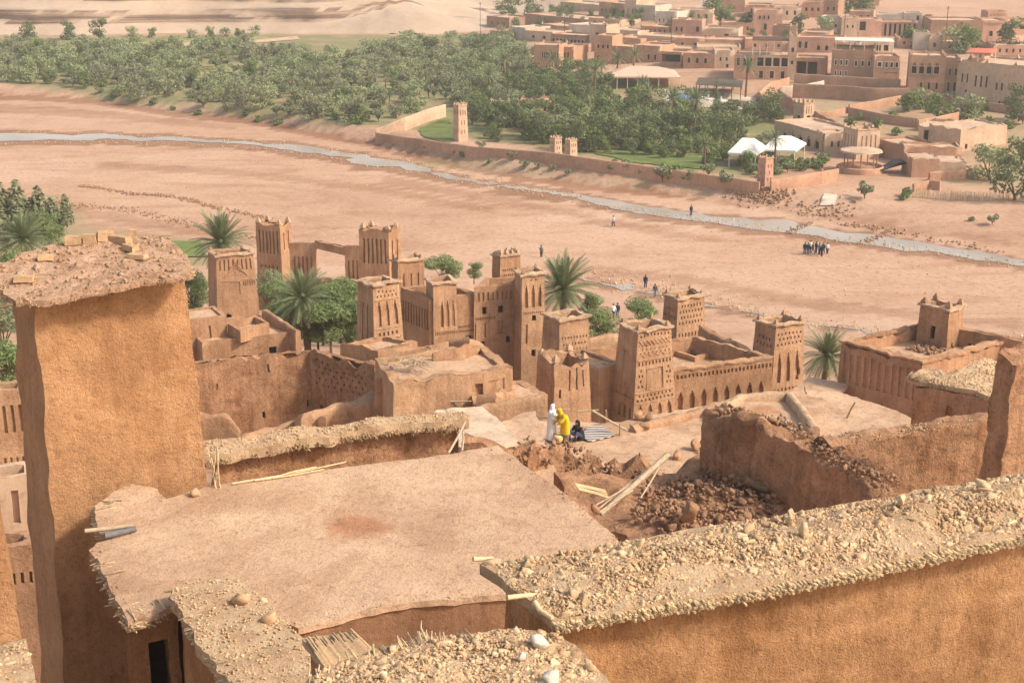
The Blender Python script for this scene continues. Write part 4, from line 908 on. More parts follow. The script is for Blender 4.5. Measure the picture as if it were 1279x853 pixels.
# garden, terrace and retaining walls
def lowwall(label, pix, h, th=.4, mat='village', rag=.05, name='garden_wall', cat='wall', capmat=None, z_off=0, amp=.04):
    P = [G(a, b) for a, b in pix]; z0 = min(p.z for p in P) - .8
    r = wall(name, label, cat, [(p.x, p.y, p.z + h) for p in P], z0, th, mat, rag, amp, 1.2)
    return r
lowwall('long garden wall along the river bank with a reddish face', [(470, 178), (530, 187), (590, 196), (687, 204), (740, 212), (800, 220), (860, 229), (948, 242)], 1.9, .4, 'village')
lowwall('pale sunlit wall running up from the river corner of the garden', [(470, 178), (505, 164), (535, 152), (556, 146)], 2.6, .4, 'village_pale')
lowwall('pinkish wall from the corner pillar to the round kiosk', [(962, 241), (1000, 234), (1046, 226)], 2.0, .4, 'village')
lowwall('upper retaining wall under the guesthouse terrace', [(992, 104), (1040, 107), (1090, 110), (1124, 112)], 2.2, .5, 'village_dark')
lowwall('tall brown retaining wall below the guesthouse', [(990, 122), (1040, 124), (1090, 128), (1134, 128)], 3.0, .5, 'village_dark')
lowwall('terrace wall zigzagging below the brown guesthouse', [(1060, 142), (1095, 136), (1124, 130)], 1.8, .4, 'village')
lowwall('dark terrace wall running right to the square plot', [(1060, 146), (1100, 154), (1146, 160)], 1.9, .4, 'village_dark')
lowwall('sunlit wall around the square plot', [(1146, 164), (1170, 160), (1196, 154)], 2.2, .4, 'village')
lowwall('wall at the foot of the cream house', [(1168, 130), (1200, 134), (1285, 146)], 1.8, .4, 'village_dark')
lowwall('curved wall beside the lane up to the hotel', [(942, 148), (962, 146), (955, 134), (948, 124), (962, 112), (985, 106)], 1.6, .4, 'village')
lowwall('brick kerb wall at the end of the pool deck', [(910, 132), (936, 135)], 1.4, .5, 'village_pink')
lowwall('pale broken wall along the lane above the arches', [(975, 120), (1000, 118), (1028, 112)], 2.0, .4, 'village_white')
lowwall('wall of rough stones above the arched riad', [(972, 126), (985, 136), (996, 145)], 2.6, .6, 'village_dark', .3)
lowwall('low wall between lane and village terraces', [(1012, 148), (1040, 146), (1062, 140)], 1.2, .4, 'village')
lowwall('dark stone wall running from the riad tower to the lane', [(1012, 150), (1032, 160), (1056, 172)], 2.2, .5, 'village_dark', .3)
def tower(name, label, px, pyb, wpx, pyt, merl=1, ops=None, mat='village_pale', cat='tower', taper=.03, yaw=.6, msize=None, z=None):
    p = G(px, pyb); dist = p.y / math.cos(math.atan2(p.x, p.y)) * 1.05; w = wpx * dist / F / (abs(math.cos(yaw)) + abs(math.sin(yaw))); zt = atY(px, pyt, p.y).z
    c = [Vector((p.x, p.y)) + Matrix.Rotation(yaw, 2) @ Vector(k) * w / 2 for k in ((-1, -1), (1, -1), (1, 1), (-1, 1))]
    h = zt - p.z; z0 = p.z - 1; kk = lambda v: (v * h + 1) / (h + 1)
    o = {i: [(a, b, kk(v0), kk(v1), d, t) for a, b, v0, v1, d, t in (ops or [])] for i in (0, 1, 3)}
    return shell(name, label, cat, c, z0, zt, zt - .5, .25, taper, o, .05, .02, mat, .8, .1, merl, 'village_roof', None, 'dark', msize or w * .2, px)
TW = row(3, .1, .9, .72, .86, .4, .15) + row(2, .2, .8, .45, .58, .35, .15) + row(2, .2, .8, .2, .32, .35, .15)
tower('gate_tower', 'tall slim sand-coloured tower on the garden lawn', 575, 176, 16, 131, 2, TW)
tower('gate_tower', 'left of the twin battlemented gate towers on the river wall', 694, 198, 14, 172, 2, TW)
tower('gate_tower', 'right of the twin battlemented gate towers on the river wall', 713, 203, 14, 175, 2, TW)
tower('corner_pillar', 'pinkish corner pillar with diamond niches before the white canopies', 955, 233, 17, 197, 1, holes(2, 3, .15, .85, .15, .85, .5, .5, .12), 'village_pink')
tower('gate_tower', 'tower with tall slots over the arched riad', 1003, 154, 22, 128, 2, row(3, .15, .85, .5, .85, .35, .15) + row(1, .3, .7, .0, .4, .8, .4, 'd'))
tower('gate_tower', 'ochre crown tower standing behind the round kiosk', 1074, 196, 38, 160, 2, row(4, .1, .9, .35, .8, .35, .15), 'village_pale', yaw=.35, msize=.5)
house('riad', 'riad with round arches facing the garden', 966, 1026, 172, 150, 9, arches(5, .15, .98, .08, .62, .5, .3, 'd') + row(14, .02, .98, .86, .94, .5, .1), 'village_pale', yb1=190, seg=1.0)
house('riad', 'ochre end wing of the riad beside the crown tower', 1029, 1056, 191, 167, 6, Wn(2, .2, .8, .3, .6, .3), 'village_pale')
# round kiosk
p = G(1074, 214); r = thing('kiosk', 'round stone kiosk with a flat disc roof above the river', 'kiosk', p)
m = MB(); m.lathe(p, [(4.0, -1), (3.9, .9), (3.6, 1.0), (3.5, .5), (0.2, .5)], 24); m.build('base', 'village', r)
m = MB(); m.lathe(p, [(3.1, 3.3), (3.5, 3.35), (3.4, 3.6), (.4, 4.0), (.1, 4.0)], 24); m.rough(.08, .8); m.build('roof', 'village_roof', r)
for k in range(7):
    a = k * 2 * math.pi / 7; m = MB(); q = p + Vector((2.7 * math.cos(a), 2.7 * math.sin(a), 0)); m.tube([q + Vector((0, 0, .5)), q + Vector((0, 0, 3.32))], .11, 6); m.build('post', 'village_dark', r)
# ruins at right
house('ruin', 'roofless mud ruin with a dark torn opening', 1146, 1200, 182, 156, 9, [(.12, .94, .15, .85, 2.5, 'w')], 'village_pale', seg=1.2, rag=.6, yb1=184)
house('ruin', 'pale solid end of the mud ruin with a stepped top', 1198, 1256, 190, 160, 8, Wn(1, .1, .18, .1, .3, .7), 'village_pale', seg=1.2, rag=.7, yb1=180)
house('mud_house', 'mud house with a dark side wall behind the tarp', 1090, 1130, 194, 172, 7, (), 'village_dark', seg=1.5, yb1=204)
house('mud_house', 'long mud wall house below the ruin', 1128, 1200, 205, 182, 5, Wn(2, .1, .35, .3, .45, .3), 'village', seg=1.2, rag=.4)
house('mud_hut', 'domed mud hut with a pale notice board on its front', 1138, 1172, 222, 198, 6, (), 'village', seg=1, rag=.5, zr=.15)
house('mud_hut', 'low mud hut with one black window by the reed fence', 1171, 1206, 220, 202, 6, Wn(1, .12, .32, .1, .34, .6), 'village_pale', seg=1, rag=.4, zr=.15)
lowwall('crumbling wall in front of the mud huts', [(1160, 226), (1200, 224), (1236, 216)], 1.6, .6, 'village', .5)
lowwall('low square enclosure of mud by the reeds', [(1140, 240), (1160, 236), (1174, 238)], 1.5, .4, 'village', .3)
p0, p1 = G(1142, 219), G(1149, 221); r = thing('notice_board', 'pale white panel leaning on the mud hut', 'board', p0); m = MB(); m.box((p0 + p1) / 2 + Vector((.3, -.6, 1.2)), (1.5, .08, 1.9), .5); m.build('panel', 'canvas_white', r); m = MB(); m.box((p0 + p1) / 2 + Vector((.32, -.5, .9)), (.1, .1, 2.2), .5); m.build('post', 'wood_dark', r)
p = G(1114, 216); r = thing('tarp_shelter', 'low dark tarp shelter beside the mud hut', 'shelter', p)
m = slab([(p.x - 3, p.y - 1.6), (p.x + 2.6, p.y - 1.2), (p.x + 3, p.y + 1.6), (p.x - 2.4, p.y + 1.4)], lambda x, y: p.z + 1.5 + .35 * math.sin(x * 1.3) + .2 * (x - p.x), .1, .5, .2); m.build('cover', 'tarp', r)
for dx, dy in ((-2.6, -1.3), (2.3, -1), (2.6, 1.3), (-2, 1.1)): m = MB(); m.tube([(p.x + dx, p.y + dy, p.z - .4), (p.x + dx, p.y + dy, p.z + 1.3)], .06, 5); m.build('post', 'wood_dark', r)
# reed fence
P = [G(a, b) for a, b in ((1140, 246), (1180, 250), (1225, 252), (1262, 250))]; r = thing('reed_fence', 'ragged grey reed fence along the far bank', 'fence', P[1]); m = MB()
for a, b in zip(P, P[1:]):
    n = int((b - a).length / .13)
    for k in range(n):
        q = a.lerp(b, k / n); m.tube([q + Vector((0, 0, -.3)), q + Vector((random.uniform(-.12, .12), random.uniform(-.08, .08), random.uniform(.9, 1.7)))], .035, 4)
m.build('canes', 'reed', r)
for px, yb, yt in ((1180, 60, 8), (1053, 60, 18), (838, 60, 20), (705, 50, 20), (600, 45, 3)):
    p = G(px, yb); zt = atY(px, yt, p.y).z; r = thing('utility_pole', {1180: 'thin utility pole against the bare slope', 1053: 'thin pole above the guesthouse roofs', 838: 'thin pole among the flat roofs', 705: 'thin pole by the long courtyard wall', 600: 'thin pole at the end of the dunes'}[px], 'pole', p)
    m = MB(); m.tube([(p.x, p.y, p.z - .5), (p.x, p.y, zt)], .09, 6); m.build('mast', 'wood_dark', r); m = MB(); m.box((p.x, p.y, zt - .5), (1.2, .1, .1)); m.build('crossarm', 'wood_dark', r)
# stones: stepping-stone lines in the river, rubble rows
def stone_line(label, pix, n, s0, s1, mat='clod', name='stone_row', spread_=.6):
    P = [G(a, b) for a, b in pix]; pts = []
    for k in range(n):
        t = random.random() * (len(P) - 1); i = min(int(t), len(P) - 2); q = P[i].lerp(P[i + 1], t - i)
        x, y = q.x + random.gauss(0, spread_), q.y + random.gauss(0, spread_); pts.append((x, y, terr(x, y) + .12))
    o = rocks(name, np.array(pts), rng.uniform(s0, s1, n), mat, None, False, .7); return tag(o, label, 'stones', None, 'stuff')
stone_line('stepping stones crossing the shallow river', [(983, 293), (1000, 284), (1014, 279)], 70, .12, .3, name='stepping_stones', spread_=.35)
stone_line('stepping stones crossing the river farther right', [(1072, 307), (1095, 297), (1114, 289)], 70, .12, .3, name='stepping_stones', spread_=.35)
stone_line('heap of dark stones below the corner pillar', [(925, 236), (950, 246), (975, 243)], 420, .15, .45, name='stone_heap', spread_=1.2)
stone_line('broken stones at the ford', [(1000, 262), (1030, 268), (1060, 262)], 120, .12, .4, 'clod', spread_=1.5)
stone_line('stones along the far water edge at right', [(1050, 280), (1100, 287), (1160, 298), (1250, 316)], 140, .1, .35, spread_=.8)
stone_line('ragged dark line of flood debris on the gravel', [(100, 233), (130, 236), (165, 243), (200, 244), (235, 250), (262, 258), (300, 266), (335, 274)], 520, .08, .28, name='flood_debris', spread_=.5)
stone_line('gully edge of dark stones on the near gravel', [(5, 238), (80, 256), (160, 262), (240, 282), (320, 300)], 520, .06, .24, name='flood_debris', spread_=.9)
stone_line('stones strewn along the near channel', [(720, 340), (800, 356), (900, 378), (1000, 402), (1150, 420), (1279, 428)], 700, .05, .2, 'stone', spread_=2.0)
for nm, P_, n_ in (('upper stream', [(0, 165), (150, 168), (300, 176), (400, 187), (470, 196), (560, 214), (640, 233), (730, 246)], 700), ('lower edge of the stream', [(0, 180), (150, 178), (300, 184), (400, 196), (470, 209), (560, 225), (640, 238), (740, 256)], 500), ('right channel', [(760, 258), (850, 272), (950, 284), (1050, 300), (1150, 313), (1279, 333)], 400)):
    stone_line('cobbles and pebbles along the ' + nm, P_, n_, .05, .22, 'stone', 'pebbles', 1.1)
o = rocks('gravel', np.array([(x, y, terr(x, y) + .03) for x, y, z in spread([[(-10, 185), (300, 185), (600, 240), (900, 290), (1290, 345), (1290, 425), (900, 370), (600, 330), (300, 300), (-10, 235)]], .01, 5200, 77)]), np.minimum(.3, .04 + rng.exponential(.035, 5200)), 'stone', None, False, .6); tag(o, 'loose gravel and cobbles over the dry river bed', 'gravel', None, 'stuff')
# ---------------------------------------------------------------- the old earth town below the camera
N_ = 'n'
def slots(n, u0, u1, v0, v1, f=.35, d=.12): return row(n, u0, u1, v0, v1, f, d)
# front kasbah (right of centre)
KB = qz([(704, 440), (799, 468), (965, 446)], 17.5)
shell('kasbah', 'walled kasbah courtyard with rows of pointed blind arches', 'kasbah', KB, 12.0, 17.5, 16.4, .4, .02,
      {0: arches(3, .42, .56, .62, .82, .6, .18) + arches(3, .64, .86, .56, .76, .5, .18) + [(.70, .74, .2, .34, .3, 'd')] + holes(8, 1, .1, .95, .86, .9, .5, .9, .08),
       1: arches(11, .0, .96, .50, .72, .48, .2) + holes(34, 1, .0, 1., .88, .94, .55, .9, .1) + holes(4, 1, .1, .9, .30, .34, .06, .9, .12)}, .14, .04, 'adobe', .45, .06, 0, copmat='adobe_b')
# dark light-well in its roof and courtyard rooms
wl_ = qz([(836, 441), (868, 452), (888, 446), (852, 437)], 16.45); m_root = thing('light_well', 'square light well on the kasbah roof, its depth painted dark', 'light well', (wl_[0].x, wl_[0].y, 16.4))
m = MB(); wi = inset(ccw(wl_), .25); wo = ccw(wl_)
for i in range(4):
    j = (i + 1) % 4; v = lambda p, z: (p.x, p.y, z)
    m.grid(v(wo[i], 16.75), v(wo[j], 16.75), v(wi[j], 16.75), v(wi[i], 16.75), .4); m.grid(v(wo[i], 16.3), v(wo[j], 16.3), v(wo[j], 16.75), v(wo[i], 16.75), .4); m.grid(v(wi[j], 16.42), v(wi[i], 16.42), v(wi[i], 16.75), v(wi[j], 16.75), .4)
m.rough(.03, 2); m.build('rim', 'adobe', m_root); m = MB(); m.quad(*[v(p, 16.47) for p in wi]); m.build('shaft', 'dark', m_root)  # flat dark sheet above the roof paints in the shade down the well
DECO = lambda: (holes(9, 1, .04, .96, .93, .96, .5, .9, .08) + holes(8, 2, .04, .96, .76, .83, .3, .4, .07) + holes(10, 1, .03, .97, .66, .70, .5, .9, .09) + holes(2, 4, .05, .22, .44, .64, .5, .5, .09) + holes(2, 4, .78, .95, .44, .64, .5, .5, .09) + [(.30, .70, .42, .62, .05, N_), (.46, .58, .44, .54, .28, 'w')]
        + holes(10, 2, .03, .97, .31, .39, .45, .6, .09) + arches(4, .04, .96, .13, .28, .5, .16))
shell('kasbah_tower', 'tapering tower carved with fretwork at the near kasbah corner', 'tower', qz([(774, 404), (797, 414), (838, 407)], 20.5), 13.8, 20.5, 19.6, .3, .075,
      {0: [(.35, .65, .35, .78, .07, N_)] + arches(3, .3, .95, .14, .26, .5, .16) + holes(8, 1, .04, .96, .33, .36, .5, .9, .08), 1: DECO()}, .16, .03, 'adobe_b', .35, .16, 1, msize=.28, relief=[zig(1, 8, .06, .94, .85, .05), zig(1, 8, .06, .94, .90, -.05), zig(1, 10, .04, .96, .74, .03, .03), (1, [(.04, .715), (.96, .715)], .04), (1, [(.28, .42), (.28, .63), (.72, .63), (.72, .42)], .03), (1, [(.03, .4), (.97, .4)], .04), (1, [(.03, .30), (.97, .30)], .035)])
shell('kasbah_tower', 'tower with lance-shaped niches at the right kasbah corner', 'tower', qz([(944, 399), (969, 407), (1004, 401)], 19.2), 11.5, 19.2, 18.4, .28, .04,
      {0: holes(5, 2, .1, .9, .78, .9, .4, .5, .08) + arches(2, .2, .8, .45, .68, .4, .1), 1: holes(7, 3, .04, .96, .80, .94, .4, .5, .09) + arches(3, .06, .94, .48, .74, .42, .18) + [(.44, .56, .52, .6, .3, 'w'), (.8, .9, .52, .58, .3, 'w')] + holes(8, 1, .04, .96, .40, .43, .5, .9, .09) + slots(3, .1, .9, .2, .36, .2, .12)}, .14, .03, 'adobe_b', .35, .15, 1, msize=.25)
shell('kasbah_tower', 'rear kasbah tower pricked with rows of holes', 'tower', qz([(830, 366), (847, 373), (880, 368)], 19.5), 11, 19.5, 18.7, .28, .035,
      {0: [(.55, .75, .55, .66, .25, 'w')] + holes(5, 2, .1, .9, .8, .92, .4, .5, .08), 1: holes(8, 4, .05, .95, .76, .95, .42, .5, .09) + holes(8, 1, .05, .95, .66, .70, .4, .9, .09) + [(.8, .95, .55, .64, .2, 'w')]}, .16, .03, 'adobe_b', .4, .14, 1, msize=.25)
wall('courtyard_wall', 'straight mud wall joining the two kasbah halves', 'wall', [(*Z(734, 421, 17.6).xy, 17.6), (*Z(778, 416, 17.6).xy, 17.6)], 12, .5, 'adobe_b', .1, .04)
wall('courtyard_wall', 'inner kasbah wall with a small pointed merlon', 'wall', [(*Z(876, 406, 17.9).xy, 17.9), (*Z(905, 416, 17.9).xy, 17.7), (*Z(945, 432, 17.9).xy, 17.5)], 12, .5, 'adobe', .25, .04)
for a, b in ((733, 455), (757, 443)):
    pass
hs = qz([(690, 440), (748, 462), (776, 452), (728, 434)], 17.75)
shell('low_house', 'flat earth roof tucked left of the fretwork tower', 'house', hs, 12, 17.75, 17.5, .3, .01, {}, .1, .04, 'adobe', .5)
# small towers in front of the palace
shell('corner_tower', 'squat tower with horned ruined corners behind the women', 'tower', qz([(672, 441), (693, 452), (735, 446), (712, 434)], 21.8), 15.5, 21.8, 20.6, .3, .05,
      {0: [(.3, .6, .2, .32, .4, 'w')], 1: [(.36, .52, .30, .42, .35, 'w'), (.14, .2, .66, .74, .2, 'w'), (.62, .66, .72, .96, .1, N_), (.8, .84, .74, .96, .1, N_), (.42, .46, .72, .96, .1, N_)]}, .5, .05, 'adobe_b', .35, 0, 1, msize=.34)
shell('corner_tower', 'tower with rows of dots behind the horned one', 'tower', qz([(679, 392), (699, 399), (735, 394)], 19.6), 11.5, 19.6, 18.8, .28, .045,
      {0: arches(1, .35, .75, .35, .6, .6, .1) + [(.12, .2, .5, .55, .2, 'w')], 1: holes(9, 3, .05, .95, .7, .86, .4, .4, .09) + [(.15, .3, .6, .65, .2, 'w'), (.5, .6, .6, .65, .2, 'w')] + slots(3, .1, .9, .35, .58, .15, .12)}, .16, .03, 'adobe_b', .35, .15, 0)
# palace
PA = qz([(500, 358), (536, 372), (598, 366.6)], 19.4)
shell('palace', 'long palace front with scattered windows and fretted bands', 'palace', PA, 10, 19.4, 18.8, .4, .012,
      {0: slots(10, .05, .98, .74, .9, .45, .14) + [(.45, .55, .42, .47, .2, 'w')],
       1: holes(12, 2, .5, .98, .70, .77, .5, .5, .1) + [(.72, .84, .58, .68, .25, 'w'), (.62, .66, .40, .56, .12, N_), (.88, .94, .42, .56, .15, N_)] + holes(8, 1, .5, .98, .62, .64, .5, .9, .1)}, .12, .03, 'adobe', .5)
shell('palace_block', 'raised flat-roofed palace block beside the tall tower', 'palace', qz([(592, 358.9), (650, 353.8), (652, 344), (606, 347)], 19.95), 11, 19.95, 19.4, .35, .01, {0: slots(9, .05, .95, .88, .95, .4, .1) + [(.18, .27, .77, .83, .25, 'w'), (.52, .63, .77, .83, .25, 'w'), (.50, .62, .60, .71, .18, N_), (.54, .58, .61, .69, .3, 'w'), (.14, .23, .50, .55, .3, 'w'), (.68, .77, .52, .57, .3, 'w'), (.22, .25, .58, .70, .12, N_), (.02, .05, .56, .70, .12, N_), (.84, .87, .58, .70, .12, N_)] + holes(9, 1, .02, .46, .725, .75, .5, .9, .1) + holes(7, 2, .66, .97, .72, .76, .5, .5, .1)}, .1, .03, 'adobe', .4)
PT = qz([(643, 337), (652, 344), (680, 341)], 21.0)
shell('palace_tower', 'tall slender palace tower with three lancet niches', 'tower', PT, 11, 21, 20.3, .25, .012,
      {0: slots(2, .2, .8, .7, .85, .3, .1), 1: arches(3, .06, .94, .76, .92, .5, .16) + holes(2, 1, .3, .7, .95, .97, .3, .9, .12) + holes(10, 1, .05, .95, .71, .73, .5, .9, .1) + [(.45, .62, .66, .70, .2, 'w'), (.16, .26, .5, .64, .1, N_), (.42, .6, .40, .45, .25, 'w'), (.42, .58, .80, .83, .25, 'w')]}, .14, .03, 'adobe_b', .35, .14, 1, msize=.22)
shell('palace_tower', 'palace corner tower with three tall lancets', 'tower', qz([(532, 348), (541, 355), (570, 352)], 20.4), 11, 20.4, 19.8, .28, .012,
      {0: slots(3, .1, .9, .72, .88, .35, .12), 1: arches(3, .25, .95, .66, .86, .55, .18) + holes(12, 1, .05, .98, .60, .63, .5, .9, .1) + [(.2, .26, .32, .5, .12, N_), (.72, .78, .32, .52, .12, N_), (.46, .54, .5, .54, .2, 'w')]}, .12, .03, 'adobe_b', .35, .12, 0)
shell('palace_tower', 'rear palace tower crowned with little merlons', 'tower', qz([(615, 318), (625, 320), (650, 317), (640, 315)], 20.6), 11, 20.6, 20.1, .25, .02, {1: holes(9, 2, .05, .95, .82, .9, .45, .5, .08)}, .1, .03, 'adobe', .4, .1, 3, msize=.3)
shell('palace_tower', 'plain squat tower at the back left of the palace', 'tower', qz([(489, 324), (497, 326), (529, 323), (520, 320)], 20.3), 10, 20.3, 19.8, .28, .02, {1: slots(3, .1, .9, .7, .9, .2, .1)}, .12, .03, 'adobe_red', .4, .1, 1, msize=.3)
shell('palace_tower', 'front left palace tower carved with lozenges', 'tower', qz([(447, 350), (466, 356), (498, 351)], 21.9), 15, 21.9, 21.1, .26, .05,
      {0: slots(2, .2, .8, .4, .8, .2, .1), 1: holes(6, 2, .08, .92, .85, .95, .4, .5, .08) + arches(3, .06, .94, .58, .82, .5, .14) + holes(6, 4, .06, .94, .24, .54, .45, .5, .12)}, .16, .03, 'adobe_b', .35, .16, 0, relief=[zig(1, 6, .06, .94, .40, .06), zig(1, 6, .06, .94, .46, -.06), zig(1, 6, .06, .94, .26, .06), (1, [(.04, .56), (.96, .56)], .04), (1, [(.04, .84), (.96, .84)], .04)])
# river-side gate: two towers and a curtain wall
shell('gate_tower', 'ruined battlemented tower with tall slots at the far end of the wall', 'tower', qz([(319, 277), (349, 280), (363, 276), (334, 273)], 12.5), 2.5, 12.5, 11.6, .4, .012, {0: slots(6, .08, .95, .66, .92, .4, .2) + holes(5, 1, .1, .9, .5, .53, .3, .9, .2), 1: slots(2, .1, .9, .7, .9, .3, .1)}, .5, .05, 'adobe', .6, 0, 1, msize=.5)
shell('gate_tower', 'ruined tower with slots and a bright flank by the palace', 'tower', qz([(448, 284), (485, 286), (499, 282), (463, 280)], 17.0), 5, 17.0, 16.2, .4, .012, {0: slots(6, .1, .95, .72, .92, .45, .2), 1: slots(2, .1, .9, .7, .9, .3, .1)}, .5, .05, 'adobe', .6, 0, 1, msize=.45)
def fwall(name, label, a, b, za, zb, z0, ops=(), mat='adobe', th=.6, seg=.6):
    pa, pb = Z(*a, za), Z(*b, zb); t = (pb.xy - pa.xy).normalized(); n = Vector((-t.y, t.x)) * th
    return shell(name, label, 'wall', [pa.xy, pb.xy, pb.xy + n, pa.xy + n], z0, (za + zb) / 2, (za + zb) / 2 - .1, th * .3, .0, {0: ops}, .12, .03, mat, seg)
A1, A2, A3, A4 = (361, 303), (394, 304), (430, 306), (450, 307)
fwall('curtain_wall', 'slotted wall piece beside the far ruined tower', A1, A2, 11, 11, 3.5, slots(5, .1, .9, .45, .8, .4, .15))
fwall('curtain_wall', 'slotted wall piece beside the bright-flanked tower', A3, A4, 11.6, 11.6, 3.5, slots(3, .1, .9, .5, .8, .4, .15))
pa, pb = Z(393, 304, 11), Z(431, 306, 11.6); t_ = (pb.xy - pa.xy).normalized(); n_ = Vector((-t_.y, t_.x)) * .6
shell('wall_lintel', 'bridging wall over the wide gap between the slotted pieces', 'wall', [pa.xy, pb.xy, pb.xy + n_, pa.xy + n_], 10.45, 11.3, 11.2, .15, 0, {}, .1, .02, 'adobe', .5)
wall('ruined_wall', 'low dark broken wall below the wide gap', 'wall', [(*Z(392, 347, 7.5).xy, 7.5), (*Z(448, 348, 8.5).xy, 8.5)], 4, .8, 'adobe_ruin', .5, .12)
# left tower and house
shell('decorated_tower', 'square tower with carved chevrons and one window at left', 'tower', qz([(260, 313), (270, 320), (316, 316), (304, 310)], 18.8), 13.5, 18.8, 18.1, .3, .05,
      {0: slots(2, .2, .8, .3, .8, .1, .05), 1: slots(8, .04, .96, .76, .93, .3, .14) + holes(9, 2, .25, .75, .66, .74, .3, .35, .08) + [(.36, .58, .38, .58, .06, N_), (.38, .52, .46, .58, .35, 'w')] + arches(1, .14, .36, .0, .1, .8, .3, 'd') + holes(6, 1, .65, .98, .5, .58, .4, .9, .1)}, .1, .03, 'adobe_red', .35, .12, 1, msize=.25, relief=[zig(1, 2, .3, .7, .72, .08), zig(1, 2, .24, .76, .70, .14), zig(1, 2, .2, .8, .66, .22), (1, [(.1, .6), (.35, .6)], .04), (1, [(.6, .6), (.95, .6)], .04)])
shell('flat_house', 'flat-roofed earth house with a rimmed roof below the chevron tower', 'house', qz([(252, 428), (370, 414), (334, 390), (232, 404)], 16.6), 12, 16.6, 16.35, .35, .0, {0: [(.30, .40, .30, .50, .35, 'w'), (.70, .78, .62, .80, .35, 'w')]}, .08, .03, 'adobe', .5)
shell('flat_house', 'higher block of the flat-roofed house next to the big tower', 'house', qz([(222, 401), (283, 394), (268, 382), (216, 388)], 17.9), 12, 17.9, 17.75, .3, .0, {0: [(.62, .66, .62, .9, .12, N_), (.45, .60, .16, .26, .3, 'w')]}, .06, .03, 'adobe', .5)
shell('roof_room', 'little square roof court on the flat-roofed house', 'house', qz([(284, 404), (300, 413), (336, 402), (318, 393)], 17.3), 16.4, 17.3, 16.8, .25, 0, {}, .06, .03, 'adobe', .4)
wall('roof_parapet', 'thick rounded parapet along the right edge of the flat roof', 'wall', [(*Z(330, 386, 17.1).xy, 17.1), (*Z(372, 412, 17.0).xy, 17.0)], 16.3, .4, 'adobe', .1, .04, .3)
# ruined rooms left of centre
def rw(label, pts, z0, th=.55, rag=.35, mat='adobe_ruin', name='ruined_wall', seed=0.0, amp=.09, seg=.3): return wall(name, label, 'wall', [(*Z(a, b, z).xy, z) for a, b, z in pts], z0, th, mat, rag, amp, seg, None, seed)
RWA = [Z(236, 453, 19.2).xy, Z(392, 437.5, 19.2).xy]; t = (RWA[1] - RWA[0]).normalized(); n = Vector((-t.y, t.x)) * .6
shell('ruined_wall', 'broad cracked wall with tiny square holes in the roofless yard', 'wall', [RWA[0], RWA[1], RWA[1] + n, RWA[0] + n], 13.5, 19.2, 19.1, .2, .0, {0: [(.55, .575, .28, .36, .25, 'w'), (.92, .94, .36, .44, .25, 'w'), (.62, .635, .80, .9, .2, N_), (.20, .21, .36, .42, .2, N_), (.20, .21, .66, .74, .2, N_)]}, .55, .09, 'adobe_ruin', .35, seed=3)
RWB = [Z(386, 438, 19.2).xy, Z(440, 452, 19.2).xy, Z(468, 462, 19.0).xy]
t = (RWB[2] - RWB[0]).normalized(); n = Vector((-t.y, t.x)) * .6
shell('ruined_wall', 'pitted wall turning right from the cracked yard wall', 'wall', [RWB[0] + t * .05, RWB[2], RWB[2] + n, RWB[0] + n + t * .05], 13.5, 19.3, 19.2, .2, .0, {0: holes(9, 5, .05, .9, .6, .93, .22, .4, .12) + [(.12, .17, .30, .40, .3, 'w'), (.34, .38, .22, .34, .3, 'w'), (.62, .66, .2, .26, .3, 'w')]}, .5, .09, 'adobe_ruin', .35, seed=8)
rw('short stub of wall at the foot of the big tower', [(250, 517, 18.2), (286, 516, 18.2), (300, 535, 17.2)], 13, .5, .2, 'adobe', seed=2)
rw('low curved wall closing the roofless yard in front', [(300, 545, 19.5), (372, 522, 19.8), (380, 518, 20.6), (430, 503, 20.8), (478, 498, 20.8), (492, 512, 20.0)], 16, .5, .15, 'adobe_b', seed=4)
shell('ruined_room', 'roofless room with a torn dark gap in its side', 'house', qz([(372, 530), (470, 520), (490, 500), (400, 508)], 20.0), 16, 20.0, 17.8, .35, .0, {0: []}, .35, .06, 'adobe_b', .4, seed=6)
shell('earth_house', 'broad flat-topped earth block in the middle of the ruins', 'house', qz([(491, 478), (640, 456), (602, 428), (468, 446)], 23.0), 17, 23.0, 22.78, .55, .015,
      {0: holes(14, 1, .05, .62, .60, .635, .3, .9, .14) + [(.68, .75, .60, .88, .25, N_), (.80, .93, .66, .9, .05, N_)]}, .22, .08, 'adobe_b', .35, roofmat='roof_earth')
rw('low rounded mound of mud left of the broad earth block', [(434, 503, 20.6), (458, 494, 21.1), (492, 492, 21.2)], 17, 1.3, .3, 'adobe', seed=12)
rw('leaning stub of wall behind the branch pile', [(470, 470, 22.4), (500, 462, 22.9)], 19, .5, .35, 'adobe', seed=18)
rw('thin broken wall along the back of the broad earth roof', [(540, 438, 23.3), (575, 432, 23.5), (600, 432, 23.1)], 22.3, .4, .3, 'adobe', seed=19)
rw('crumbling little wall beside the pale long pole', [(596, 492, 22.3), (618, 486, 22.6), (640, 484, 22.2)], 20, .4, .4, 'adobe', seed=20)
rw('short broken wall in the roofless yard', [(402, 520, 20.6), (412, 508, 20.4)], 16, .4, .3, 'adobe', seed=22)
shell('earth_house', 'low house with a black arched doorway under the lozenge tower', 'house', qz([(425, 429), (472, 435), (522, 425), (478, 417)], 19.9), 14, 19.9, 19.6, .35, .02, {1: arches(1, .0, .16, .3, .8, .8, .5, 'd') + [(.6, .7, .2, .5, .3, 'w')], 0: [(.3, .5, .1, .6, .3, 'w')]}, .25, .05, 'adobe', .4)
shell('earth_house', 'small pit-roofed house behind the broad earth block', 'house', qz([(470, 452), (545, 436), (560, 424), (490, 434)], 22.2), 17, 22.2, 21.5, .4, .01, {}, .3, .06, 'adobe', .4, seed=14)
